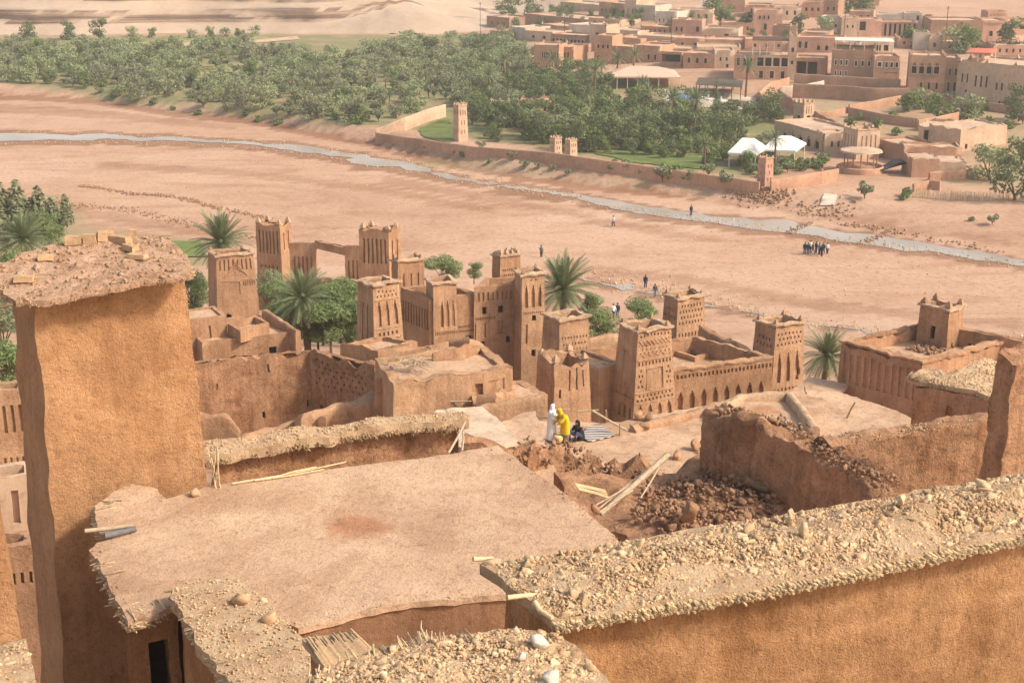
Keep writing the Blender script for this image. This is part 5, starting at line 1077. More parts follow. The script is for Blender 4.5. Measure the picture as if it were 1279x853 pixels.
rw('sloping buttress ridge against the palace front', [(560, 424, 22.0), (585, 420, 22.4), (600, 426, 21.6)], 17, .5, .2, 'adobe', seed=15)
shell('earth_terrace', 'lower earth terrace stepping down right of the broad block', 'house', qz([(592, 508), (684, 492), (650, 474), (588, 482)], 21.7), 17, 21.7, 21.6, .35, .01, {}, .12, .05, 'adobe_b', .4, seed=16)
wall('ruined_wall', 'curved wall sweeping down to the horned tower', 'wall', [(*Z(600, 507, 22.0).xy, 22.0), (*Z(650, 497, 22.2).xy, 22.2), (*Z(680, 486, 22.6).xy, 22.4)], 17, .4, 'adobe_b', .15, .05)
bb_ = Z(510, 458, 23.1); r = thing('branch_pile', 'tangle of dry branches on the broad earth roof', 'branches', bb_); m = MB()
for k in range(46):
    a = random.uniform(0, 3.14); c = bb_ + Vector((random.gauss(.2, .5), random.gauss(.1, .35), random.uniform(0, .3))); d = Vector((math.cos(a), math.sin(a), random.uniform(-.15, .15))) * random.uniform(.3, .7); m.tube([c - d, c + d * .2 + Vector((0, 0, .05)), c + d], [.02, .025, .012], 5)
m.build('sticks', 'pole', r)
def pole(label, a, b, rad, name='wooden_pole', mat='pole', cat='pole', group=None):
    a, b = Vector(a), Vector(b); r = thing(name, label, cat, a, group); m = MB(); mid = a.lerp(b, .5) + Vector((random.uniform(-.03, .03), 0, random.uniform(-.03, .03))); m.tube([a, mid, b], [rad * 1.1, rad, rad * .8], 8); m.build('shaft', mat, r); return r
pole('long pale pole lying against the broad earth block', Z(540, 501, 21.5), Z(590, 501, 21.6), .05)
pole('short forked post holding up the pale pole', Z(552, 512, 20.6), Z(552, 500, 21.6), .06)
# ---------------------------------------------------------------- right kasbah, reed hut, roofs at right
shell('kasbah', 'big mud kasbah with fluted shaded walls and an open top at right', 'kasbah', qz([(1051, 427), (1152, 452), (1261, 425)], 21.0), 14, 21.0, 20.2, .4, .02,
      {0: slots(11, .03, .98, .66, .93, .55, .08) + arches(1, .53, .61, .36, .56, .8, .3, 'n') + [(.20, .22, .5, .54, .2, 'w'), (.72, .735, .42, .46, .2, 'w')]}, .35, .05, 'adobe_red', .4, .1, 0, copmat='adobe', seed=21)
shell('kasbah_tower', 'square mud tower with one window and an arched door at right', 'tower', qz([(1150, 379), (1186, 387), (1204, 381), (1168, 374)], 22.7), 16, 22.7, 22.0, .28, .03,
      {0: [(.42, .58, .70, .82, .3, 'w'), (.60, .64, .44, .47, .2, 'w')], 1: arches(1, .1, .6, .42, .68, .7, .5, 'd')}, .18, .03, 'adobe', .35, .14, 1, msize=.34, seed=5)
fwall('courtyard_wall', 'shaded wall with three pale upright slits right of the mud tower', (1197, 410), (1300, 430), 21.3, 21.3, 16, [(.14, .18, .45, .85, .2, 'w'), (.40, .44, .45, .85, .2, 'w'), (.66, .70, .45, .85, .2, 'w')], 'adobe_red')
pp = qz([(1130, 436), (1165, 444), (1200, 432), (1168, 424)], 20.25)
o = rocks('rubble', np.array([(x, y, 20.3) for x, y in scatter(pp, 150)]), rng.uniform(.08, .25, 150), 'clod'); tag(o, 'rubble fallen inside the open-topped kasbah', 'rubble', None, 'stuff')
def prism(name, poly, z0, zt, mat, parent, seg=.4, amp=.05, taper=.0, rag=0, ins=0):
    z0 = min([z0] + [terr(q[0], q[1]) - .8 for q in poly]) if poly[0][1] < 150 and name != 'wall' or zt - z0 > 2 else z0
    p = inset(ccw(poly), ins) if ins else [Vector(q[:2]) for q in ccw(poly)]; c = sum(p, Vector((0, 0))) / len(p); m = MB()
    for i in range(len(p)):
        a, b = p[i], p[(i + 1) % len(p)]; k = 1 + taper
        m.grid((c.x + (a.x - c.x) * k, c.y + (a.y - c.y) * k, z0), (c.x + (b.x - c.x) * k, c.y + (b.y - c.y) * k, z0), (b.x, b.y, zt), (a.x, a.y, zt), seg)
    m.rough(amp, 1.1, zt, rag); return m.build(name, mat, parent)
def block(name, label, pix, z, z0, cat='house', mat='adobe', roofmat='roof_earth', thick=.2, jit=.1, amp=.08, seg=.5):
    poly = [Z(a, b, z).xy for a, b in pix]; c = sum(poly, Vector((0, 0))) / len(poly); r = thing(name, label, cat, (c.x, c.y, z0))
    slab(poly, lambda x, y: z, thick, seg, jit, .3, True, amp).build('roof', roofmat, r, False); prism('wall', poly, z0, z - thick + .03, mat, r, .45, .06, 0, 0, .12); return r
block('earth_roof', 'dusty flat roof between the ruin and the right kasbah', [(1004, 482), (1046, 489), (1120, 513), (1160, 532), (1080, 548), (1016, 522)], 21.2, 14)
block('earth_roof', 'lower strip of roof along the foot of the lance-niche tower', [(985, 492), (1010, 470), (1060, 480), (1050, 492), (1010, 500)], 18.5, 12, mat='adobe_red')
rr = block('earth_roof', 'pale little roof with a thick rounded rim beside the ruin', [(893, 505), (925, 494), (986, 491), (1018, 536), (960, 548)], 24.3, 17, roofmat='roof_main')
wall('roof_parapet', 'thick rounded rim of the pale little roof', 'wall', [(*Z(905, 502, 24.6).xy, 24.55), (*Z(925, 493, 24.6).xy, 24.6), (*Z(985, 489, 24.7).xy, 24.7), (*Z(1002, 508, 24.7).xy, 24.7), (*Z(1018, 534, 24.7).xy, 24.75)], 24.1, .42, 'coping', .08, .04, .3)
shell('reed_hut', 'mud hut under a sagging reed and rubble roof at right', 'hut', qz([(1144, 478), (1240, 502), (1320, 474), (1195, 459)], 25.0), 18, 25.0, 24.9, .3, .01, {0: [(.30, .40, .55, .7, .3, N_), (.42, .50, .3, .9, .12, N_)]}, .25, .1, 'adobe_ruin', .35, seed=33)
def solve(px, py, zf):
    z = zf(0, 28)
    for _ in range(25): p = Z(px, py, z); z = .5 * z + .5 * zf(p.x, p.y)
    return Z(px, py, z)
def edge_reeds(pts, z0, spacing, rad, length, out, jit, droop=0.15, layers=1, zj=.03):
    it = []
    for a, b in zip(pts, pts[1:]):
        a = Vector(a); b = Vector(b); t = (b - a); L = t.length; t.normalize(); o = Vector(out(a, b)) if callable(out) else Vector(out); n = int(L / spacing)
        for l in range(layers):
            for k in range(n):
                p = a + t * ((k + random.random() * .8 + .5 * l) * spacing); q = Vector((p.x, p.y, 0))
                tip = p + o * (random.gauss(0, jit) + jit * 1.5 * noise.noise(q * 1.7)) + Vector((0, 0, z0 - l * rad * 1.9 + random.gauss(0, zj)))
                d = -o + t * random.gauss(0, .18) + Vector((0, 0, droop + random.gauss(0, .08))); it.append((tip, d, rad * random.uniform(.75, 1.2), length * random.uniform(.7, 1.2)))
    return it
outw = lambda a, b: Vector((b.y - a.y, -(b.x - a.x), 0)).normalized()
hz = lambda x, y: 25.2 + .12 * noise.noise(Vector((x, y, 0)) * .8) + .25 * noise.noise(Vector((x, y, 4)) * .3)
HP = [(1131, 468), (1150, 474), (1168, 478), (1190, 483), (1215, 489), (1243, 498), (1300, 506), (1310, 465), (1230, 448), (1210, 456), (1188, 466), (1170, 458), (1150, 458)]
hp = [Z(a, b, 25.2) for a, b in HP]; r = thing('reed_roof', 'sagging reed and rubble roof covering of the mud hut at right', 'reed roof', hp[3])
slab([p.xy for p in hp], hz, .22, .3, .08, .15).build('mat', 'cap_earth', r)
reeds('reed_ends', edge_reeds([(p.x, p.y, 0) for p in hp[:7]], 25.12, .05, .025, .5, outw, .06, .2, 3), r, 'thatch')['kind'] = 'stuff'
sc = scatter([p.xy for p in hp], 900); rocks('rubble', np.array([(x, y, hz(x, y) + .02) for x, y in sc]), rng.uniform(.025, .09, 900), 'stone', r)['kind'] = 'stuff'
# thick eroded pillar at the right edge
PQ = qz([(1246, 440), (1268, 447), (1345, 436), (1320, 424)], 32.5)
shell('mud_pillar', 'massive eroded mud stump at the right edge of the wall', 'wall', PQ, 24, 32.5, 32.45, .45, .03, {}, .3, .14, 'adobe_ruin', .18, seed=41)
rw('long pitted wall running to the eroded mud stump', [(1028, 548, 28.6), (1130, 532, 28.6), (1250, 514, 28.7)], 21, .9, .16, seed=51, amp=.08, seg=.2)
sc = []
a0, a1 = Z(1035, 546, 28.6), Z(1245, 515, 28.7)
for k in range(900): q = a0.lerp(a1, random.random()); sc.append((q.x + random.gauss(0, .2), q.y + random.gauss(0, .2), 28.52 + random.uniform(-.06, .06)))
tag(rocks('wall_rubble', np.array(sc), rng.uniform(.02, .06, len(sc)), 'stone'), 'loose stones along the top of the long pitted wall', 'rubble', None, 'stuff')
# ---------------------------------------------------------------- terrace of the women, rubble pit, broken walls
block('earth_roof', 'whitish plastered roof behind the reed-capped wall', [(515, 538), (545, 512), (602, 507), (628, 528), (645, 548), (600, 568)], 28.5, 20, roofmat='plaster')
block('earth_roof', 'sloping earth roof left of the women', [(612, 540), (640, 520), (668, 512), (680, 550), (700, 600), (690, 615), (640, 580)], 25.6, 18)
TER = [(655, 556), (670, 526), (776, 527), (800, 521), (900, 503), (1000, 489), (1045, 505), (1070, 545), (1000, 600), (830, 606), (715, 606)]
block('terrace', 'broad sandy terrace roof where the three women are', TER, 23.6, 14, 'terrace', seg=.6, jit=.12)
wall('terrace_kerb', 'rounded mud kerb along the back of the terrace', 'wall', [(*Z(790, 531, 23.9).xy, 23.9), (*Z(850, 517, 23.9).xy, 24.0), (*Z(910, 502, 23.9).xy, 23.95)], 23, .5, 'adobe_b', .15, .05, .3)
rw('jagged brown wall below the women', [(638, 562, 26.6), (672, 548, 26.6), (700, 556, 25.9), (735, 566, 25.0), (764, 590, 24.6)], 19, .9, .75, seed=61, amp=.13, seg=.2)
rw('sunlit cracked wall panel over the rubble pit', [(762, 578, 25.0), (800, 570, 25.2), (834, 590, 24.6)], 19, .6, .6, 'adobe_ruin', seed=63, amp=.09, seg=.2)
rw('earth bank along the right edge of the big roof', [(668, 600, 29.0), (705, 625, 29.2), (745, 652, 29.6)], 22, 1.0, .5, 'adobe_ruin', seed=64, amp=.12, seg=.2)
rw('long collapsed wall with a shaded face above the rubble pit', [(893, 506, 28.4), (930, 515, 28.7), (1000, 540, 28.6), (1060, 575, 28.2), (1118, 612, 28.0)], 21, .95, .42, 'adobe_ruin', seed=71, amp=.11, seg=.2)
sc = []
for a, b in (((900, 508), (1000, 538)), ((1000, 538), (1110, 606))):
    a0, a1 = Z(*a, 28.5), Z(*b, 28.3)
    for k in range(520): q = a0.lerp(a1, random.random()); sc.append((q.x + random.gauss(0, .26), q.y + random.gauss(0, .26), 28.4 + random.uniform(-.25, .12)))
tag(rocks('wall_rubble', np.array(sc), np.minimum(.2, .03 + rng.exponential(.04, len(sc))), 'clod'), 'clods and straw along the crest of the collapsed wall', 'rubble', None, 'stuff')
PIT = [Z(a, b, 26.0).xy for a, b in ((690, 600), (745, 655), (830, 690), (980, 660), (985, 600), (900, 558), (830, 585), (780, 600))]
pz = lambda x, y: 26.0 + .55 * noise.noise(Vector((x, y, 2)) * .45) + .25 * noise.noise(Vector((x, y, 2)) * 1.3)
tag(slab(PIT, pz, 9, .35, .3, .4).build('debris_mound', 'adobe_ruin'), 'mound of fallen earth filling the rubble pit', 'rubble', None, 'stuff')
PW = [Z(a, b, 26.3).xy for a, b in ((800, 600), (790, 650), (860, 680), (970, 650), (975, 600), (900, 570))]
sc = scatter(PW, 1700); o = rocks('clods', np.array([(x, y, pz(x, y) + random.uniform(.0, .35)) for x, y in sc]), np.concatenate([rng.uniform(.03, .10, 1400), np.minimum(.26, .10 + rng.exponential(.05, 300))]), 'clod', None, True, .75, 3); tag(o, 'dark red-brown clods of collapsed mud wall in the pit', 'rubble', None, 'stuff')
def S(px, py, z): return Z(px, py, z)
pole('thick grey beam slanting out of the rubble pit', S(834, 568, 27.6), S(750, 642, 26.5), .1, 'wooden_beam', cat='beam')
for k, (a, b) in enumerate((((806, 588), (742, 640)), ((812, 592), (765, 632)), ((796, 600), (738, 634)), ((790, 612), (745, 642)), ((826, 578), (800, 622)))): pole('thin pale stick leaning beside the grey beam in the pit', S(*a, 27.1), S(*b, 26.6 + .05 * k), .035, 'stick', cat='stick', group='sticks beside the beam')
for k in range(6): pole('cane from the small bundle poking out under the big roof edge', S(718 + k, 604 + k * 1.5, 27.2), S(756 + k, 612 + k * 2, 26.9), .025, 'cane', 'reed', 'cane', 'canes under the roof edge')
pole('short round log end at the foot of the collapsed wall', S(930, 600, 26.7), S(958, 612, 26.4), .16, 'log', 'bark', 'log')
pole('upright weathered post built into the collapsed wall', S(900, 566, 26.6), S(904, 522, 28.2), .12, 'wooden_post', 'pole')
pole('twisted dead branch standing on the dusty roof', S(1058, 522, 21.2), S(1068, 502, 22.2), .05, 'branch', 'pole', 'branch')
def stone_thing(label, px, py, z, s, mat='stone_block', name='stone', group=None, flat=.7, up=.3, cat='stone'):
    p = Z(px, py, z); return tag(rocks(name, np.array([(p.x, p.y, p.z + s * up)]), np.array([s]), mat, None, True, flat, .3), label, cat, group)
stone_thing('squared mud lump in front of the clods', 862, 645, 26.8, .5, 'adobe', 'mud_lump', flat=.9)
for px, py, s, lab in ((797, 523, .33, 'upright mud knob at the terrace corner, left of two'), (811, 524, .33, 'round mud knob at the terrace corner, right of two'), (806, 536, .3, 'mud lump in front of the two knobs'), (868, 560, .36, 'mud stump standing alone on the sandy terrace'), (846, 572, .3, 'low mud stump left of the lone one'), (880, 566, .22, 'small mud stub right of the lone stump'), (650, 548, .4, 'square mud stub left of the white-robed woman')):
    stone_thing(lab, px, py, 23.65, s, 'adobe', 'mud_stump', None, 1.1, .5)
sc = []
for a, b, z_ in (((640, 562), (672, 548), 26.6), ((672, 548), (735, 566), 25.9), ((735, 566), (764, 590), 24.9), ((668, 600), (745, 652), 29.2), ((762, 578), (834, 590), 24.9)):
    a0, a1 = Z(*a, z_), Z(*b, z_)
    for k in range(110): q = a0.lerp(a1, random.random()); sc.append((q.x + random.gauss(0, .3), q.y + random.gauss(-.1, .35), q.z + random.uniform(-.9, .1)))
tag(rocks('wall_rubble', np.array(sc), np.minimum(.24, .03 + rng.exponential(.05, len(sc))), 'clod', None, True, .8, 2), 'fallen clods around the jagged walls below the women', 'rubble', None, 'stuff')
# poles of the little railing behind the women
for a, b, rad, lab in (((652, 523, 24.6), (690, 522, 24.6), .035, 'railing pole left of the white-robed woman'), ((722, 514, 24.5), (748, 512, 24.6), .04, 'railing pole right of the women'), ((740, 513, 24.7), (784, 538, 23.8), .05, 'pale pole sloping down at the right of the rug'), ((757, 527, 23.6), (757, 512, 24.6), .04, 'post holding the railing right of the women'), ((774, 546, 23.5), (774, 528, 24.3), .035, 'thin post at the right corner of the rug'), ((690, 512, 24.6), (712, 511, 24.6), .03, 'railing pole between the white and the yellow robes')):
    pole(lab, Z(*a), Z(*b), rad, 'railing_pole')
# ---------------------------------------------------------------- long reed-capped wall behind the big roof
rz_ = 32.6
FE = [Z(a, b, rz_) for a, b in ((252, 573), (300, 565), (340, 558), (420, 545), (500, 533), (545, 531), (584, 527))]; BE = [Z(a, b, rz_ + .1) for a, b in ((588, 517), (560, 514), (500, 519), (450, 526), (350, 539), (245, 554))]
cz = lambda x, y: rz_ + .1 + .1 * noise.noise(Vector((x, y, 0)) * .7) + .05 * noise.noise(Vector((x, y, 0)) * 2.5)
r = thing('reed_capped_wall', 'long earth wall with a drooping reed and mud cap behind the big roof', 'wall', (FE[3].x, FE[3].y, 25))
poly = [p.xy for p in FE + BE]; slab(poly, cz, .28, .25, .1, .12, True, .03).build('mud_cap', 'cap_earth', r)
reeds('reed_ends', edge_reeds([(p.x, p.y, 0) for p in FE], rz_ - .1, .035, .016, .4, outw, .06, .2, 4), r, 'thatch')['kind'] = 'stuff'
prism('wall', poly, 25, rz_ - .15, 'adobe_ruin', r, .25, .1, 0, 0, .3)
sc = scatter(poly, 500); rocks('pebbles', np.array([(x, y, cz(x, y) + .02) for x, y in sc]), rng.uniform(.015, .05, 500), 'stone', r)['kind'] = 'stuff'
rw('rough uncapped end of the reed-capped wall', [(580, 535, 32.3), (604, 541, 32.2), (632, 552, 31.9)], 25, .7, .3, 'adobe_ruin', seed=81, amp=.1)
# ---------------------------------------------------------------- the big flat roof and its house
RZ = 34.0
rz = lambda x, y: RZ + .05 * noise.noise(Vector((x, y, 0)) * .35) + .025 * noise.noise(Vector((x, y, 0)) * 1.6) - .06 * math.exp(-((x + 3.1) ** 2 + (y - 26.6) ** 2) / 1.2)
RP = [(117, 632), (137, 616), (165, 604), (197, 611), (208, 624), (262, 607), (430, 582), (560, 567), (622, 556), (660, 585), (705, 615), (752, 655), (806, 702), (780, 730), (640, 742), (500, 754), (372, 783), (330, 762), (215, 758), (160, 776), (113, 686), (121, 677), (158, 668), (160, 657), (124, 664)]
rp = [Z(a, b, RZ).xy for a, b in RP]
root = thing('earth_house', 'house with the big trampled flat roof in the foreground', 'house', (-3, 26, 25))
slab(rp, rz, .12, .2, .05, .08, True, .02).build('roof', 'roof_main', root)
prism('wall', [Z(a, b, RZ).xy for a, b in ((215, 640), (262, 612), (620, 562), (745, 655), (785, 725), (640, 740.5), (500, 752.5), (374, 781), (330, 764))], 24, RZ - .08, 'adobe_brown', root, .25, .03, 0, 0, .0)
an = shell('annex', 'shaded side wing with a dark opening under the reed eaves', 'house', qz([(154, 770), (221, 758), (262, 640), (165, 660)], RZ - .28), 25, RZ - .28, RZ - .35, .2, .0, {0: [(.42, .80, .45, .93, .6, 'w')]}, .0, .05, 'adobe_front', .25)
le = [(*Z(a, b, RZ).xy, 0) for a, b in ((124, 664), (117, 632), (137, 616), (165, 604))]; le2 = [(*Z(a, b, RZ).xy, 0) for a, b in ((212, 759), (160, 776), (113, 686))]
inw = lambda a, b: -outw(a, b)
reeds('eave_reeds', edge_reeds(le2, RZ - .12, .035, .016, .35, inw, .05, .1, 3, .05) + edge_reeds(le, RZ - .12, .035, .016, .35, inw, .05, .1, 3, .05), root)['kind'] = 'stuff'
eb = dense(ccw(rp), .035); sc = [(p.x + random.gauss(-.02, .1), p.y + random.gauss(.02, .12)) for p in eb]; sc = [q for q in sc if inpoly(q[0], q[1], rp)]; rocks('crumbs', np.array([(x, y, rz(x, y) + .008) for x, y in sc]), np.minimum(.05, .008 + rng.exponential(.009, len(sc))), 'roof_main', root)['kind'] = 'stuff'
sc = [(x, y) for x, y in scatter(rp, 1500)]; rocks('grit', np.array([(x, y, rz(x, y) + .008) for x, y in sc]), rng.uniform(.004, .016, 1500) , 'stone', root)['kind'] = 'stuff'
# left parapet of the big roof
LP = [(213, 733), (250, 722), (286, 712), (330, 749), (374, 793), (408, 850), (430, 905), (322, 905), (285, 853), (247, 800), (219, 752)]
lp = [Z(a, b, 34.35) for a, b in LP]; lz = lambda x, y: 34.35 + .05 * noise.noise(Vector((x, y, 0)) * 1.5)
r = thing('reed_parapet', 'crumbling reed and gravel parapet on the left of the big roof', 'parapet', (lp[5].x, lp[5].y, 25))
slab([p.xy for p in lp], lz, .25, .15, .06, .08, True, .03).build('mud_cap', 'cap_earth', r)
prism('wall', [p.xy for p in lp], 24, 34.12, 'adobe_front', r, .3, .04, 0, 0, .12)
L3 = [(p.x, p.y, 0) for p in lp]
reeds('reed_ends', edge_reeds(L3[7:] + L3[:1], 34.24, .03, .016, .3, inw, .04, .05, 3, .04) + edge_reeds(L3[2:6], 34.24, .03, .016, .3, inw, .03, .05, 2, .04), r)['kind'] = 'stuff'
sc = scatter([p.xy for p in lp], 900); rocks('gravel', np.array([(x, y, lz(x, y) + .012) for x, y in sc]), rng.uniform(.01, .045, 900), 'stone', r)['kind'] = 'stuff'
stone_thing('biggest brown stone lying on the reed parapet', 300, 752, 34.36, .22, 'stone_block'); stone_thing('smaller orange stone at the edge of the reed parapet', 338, 774, 34.36, .16, 'stone_block'); stone_thing('flat stone lying by the foot of the big tower', 244, 618, 34.02, .14, 'stone_block')
stone_thing('small pale stone near the middle of the big roof edge', 330, 752, 34.3, .12, 'stone')
# reed slab on the wall stump in the gap
sp_ = [Z(a, b, 36.0) for a, b in ((378, 797), (438, 789), (474, 822), (408, 838))]; r = thing('reed_slab', 'tilted slab of packed reeds in the gap before the big roof', 'reed slab', (sp_[0].x, sp_[0].y, 30))
slab([p.xy for p in sp_], lambda x, y: 36 + .02 * noise.noise(Vector((x, y, 0)) * 3), .1, .12, .02, .06).build('mud', 'cap_earth', r); prism('wall', [p.xy for p in sp_], 26, 35.9, 'adobe_front', r, .3, .04, 0, 0, .08)
it = []; a, b, c, d = [Vector((p.x, p.y, 36.03)) for p in sp_]
for k in range(34): t = k / 33; p = a.lerp(b, t); q = d.lerp(c, t); it.append((q + (q - p).normalized() * random.uniform(0, .06), p - q + Vector((0, 0, .02)), .017, (q - p).length * random.uniform(.5, 1.0)))
reeds('reeds', it, r, 'thatch')['kind'] = 'stuff'
# small things on the big roof
pole('pale plank spout sticking out of the roof edge', Z(106, 663, 34.12), Z(166, 656, 34.12), .045, 'plank_spout', cat='spout'); pole('dark drain pipe under the plank spout', Z(131, 669, 34.05), Z(170, 660, 34.08), .07, 'drain_pipe', 'pipe', 'pipe')
pole('upright pale stick beside the big tower', Z(274, 609, 34.0), Z(274, 609, 34.0) + Vector((0, 0, .95)), .02, 'stick', cat='stick')
for k, (a, b, h) in enumerate((((270, 611), (262, 600), .75), ((268, 610), (276, 604), .8), ((262, 608), (272, 606), .7), ((276, 610), (266, 604), .6))): p = Z(*a, 34.0); q = Z(*b, 34.0); pole('thin stick of the leaning tripod by the big tower', p, Vector((q.x, q.y, 34 + h)), .012, 'stick', 'reed', 'stick', 'tripod sticks by the tower')
for a, b, lab in (((290, 604), (432, 577), 'longest cane lying along the back edge of the big roof'), ((318, 600), (405, 586), 'middle cane lying along the back edge of the big roof'), ((340, 597), (395, 583), 'shortest cane lying along the back edge of the big roof')): pole(lab, Z(*a, 34.04), Z(*b, 34.05), .018, 'cane', 'reed', 'cane')
pole('bleached stick leaning on the end of the reed-capped wall', Z(560, 566, 33.4), Z(581, 527, 32.9), .03, 'stick', cat='stick'); pole('short stick under the bleached leaning one', Z(577, 563, 33.2), Z(578, 534, 32.8), .025, 'stick', cat='stick')
# ---------------------------------------------------------------- the big tower at left
tz = lambda x, y: 38.35 + .15 * (y - 28)
A_ = Z(42, 374, 38.2).xy; B_ = Z(233, 347, 38.2).xy; t = (B_ - A_).normalized(); n = Vector((-t.y, t.x))
shell('earth_tower', 'great plain orange mud tower under a reed and stone roof', 'tower', [A_, B_, B_ + n * 2.3, A_ + n * 1.9], 23, 38.28, 38.2, .3, .022, {}, .05, .075, 'adobe_orange', .22, seed=90)
TP = [(-30, 350), (0, 362), (20, 377), (60, 373), (120, 364), (180, 352), (218, 346), (240, 341), (230, 318), (214, 298), (190, 294), (110, 297), (60, 308), (0, 330)]
tp = [solve(a, b, tz) for a, b in TP]
tzz = lambda x, y: tz(x, y) + .05 * noise.noise(Vector((x, y, 0)) * .9) + .04 * noise.noise(Vector((x, y, 0)) * 2.6)
r = thing('reed_roof', 'bristling reed, mud and stone roof of the great orange tower', 'reed roof', tp[4])
slab([p.xy for p in tp], lambda x, y: tzz(x, y) + .03 * noise.noise(Vector((x, y, 0)) * 6) + .015 * noise.noise(Vector((x, y, 0)) * 14), .13, .09, .08, .07, True, .03).build('mud_cap', 'cap_mud', r)
def edge3(pts, zf, **k):
    it = edge_reeds([(p.x, p.y, 0) for p in pts], 0, **k)
    return [(Vector((a.x, a.y, a.z + zf(a.x, a.y) - .06)), d, rr, l) for a, d, rr, l in it]
reeds('reed_ends', edge3(tp[:9], tzz, spacing=.024, rad=.008, length=.25, out=outw, jit=.045, droop=.12, layers=4, zj=.02), r, 'thatch')['kind'] = 'stuff'
reeds('straw', [(Vector((x, y, tzz(x, y) + random.uniform(0, .05))), Vector((random.gauss(0, 1), random.gauss(0, 1), random.gauss(0, .15))), .006, random.uniform(.12, .3)) for x, y in scatter([p.xy for p in tp], 120)], r, 'thatch')['kind'] = 'stuff'
sc = scatter([p.xy for p in tp], 1100); rocks('rubble', np.array([(x, y, tzz(x, y) + .005) for x, y in sc]), np.concatenate([rng.uniform(.01, .035, 900), rng.uniform(.04, .10, 200)]), 'cap_mud', r)['kind'] = 'stuff'
for px, py, w, d, h, rz0, lab, g in ((92, 306, .36, .2, .19, .2, None, 1), (113, 304, .3, .2, .2, .1, None, 1), (129, 302, .22, .2, .2, .3, None, 1), (136, 296, .2, .16, .14, .6, 'small stone block propped on the end of the row', 0), (150, 303, .62, .22, .16, -.6, 'long tilted stone slab on the reed roof', 0), (163, 312, .45, .2, .14, -.7, 'flat stone slab below the long tilted one', 0), (57, 325, .34, .24, .12, .3, 'single flat stone block on the left of the reed roof', 0), (166, 293, .2, .16, .12, .1, 'small block at the back corner of the reed roof', 0), (30, 350, .42, .3, .12, .2, 'broad stone near the front left of the reed roof', 0), (172, 322, .4, .2, .1, -.3, 'lowest stone slab right of the bare roof patch', 0)):
    p = solve(px, py, tz); m = MB(); m.box((0, 0, h / 2), (w, d, h), rz0, .9); m2 = MB()
    bm = bmesh.new(); me = bpy.data.meshes.new('t'); me.from_pydata(m.v, [], m.f); bm.from_mesh(me); bmesh.ops.subdivide_edges(bm, edges=bm.edges[:], cuts=3, use_grid_fill=True)
    m2.v = [v.co.copy() + Vector((p.x, p.y, tzz(p.x, p.y))) for v in bm.verts]; m2.f = [[v.index for v in f.verts] for f in bm.faces]; bm.free(); m2.rough(.03, 4)
    tag(m2.build('stone_block', 'stone_block'), lab or 'squared stone block in the short row along the back of the reed roof', 'stone block', 'row of stone blocks on the reed roof' if g else None)
pole('dark twig sticking out at the left corner of the reed roof', solve(0, 384, lambda x, y: 38.2), solve(48, 370, lambda x, y: 38.3), .03, 'twig', 'bark', 'twig')
# things glimpsed at the left edge
shell('decorated_house', 'pale facade with dotted carving glimpsed left of the big tower', 'house', qz([(-70, 495), (30, 486), (30, 474), (-70, 480)], 24.3), 14, 24.3, 23.8, .3, 0, {0: slots(9, .02, .98, .80, .93, .4, .15) + holes(12, 6, .02, .98, .3, .7, .4, .4, .12) + [(.86, .92, .3, .45, .2, 'w')]}, .1, .04, 'adobe_b', .35)
shell('flat_house', 'pale parapet house lower down left of the big tower', 'house', qz([(-70, 604), (40, 592), (40, 575), (-70, 585)], 25.5), 16, 25.5, 25.0, .3, 0, {0: [(.74, .82, .80, .94, .2, N_), (.90, .98, .60, .72, .3, N_)]}, .1, .04, 'village_pale', .35)
shell('flat_house', 'brown house with a dark row of holes at the lower left', 'house', qz([(-70, 692), (42, 680), (42, 660), (-70, 668)], 26.8), 16, 26.8, 26.3, .3, 0, {0: holes(10, 1, .02, .98, .88, .92, .4, .9, .15)}, .1, .04, 'adobe_red', .35)
shell('earth_tower', 'tapering orange tower edge at the lower left corner', 'tower', qz([(-150, 668), (2, 640), (0, 618), (-150, 635)], 37.0), 28, 37, 36.8, .3, .03, {}, .1, .05, 'adobe_orange', .22, seed=95)
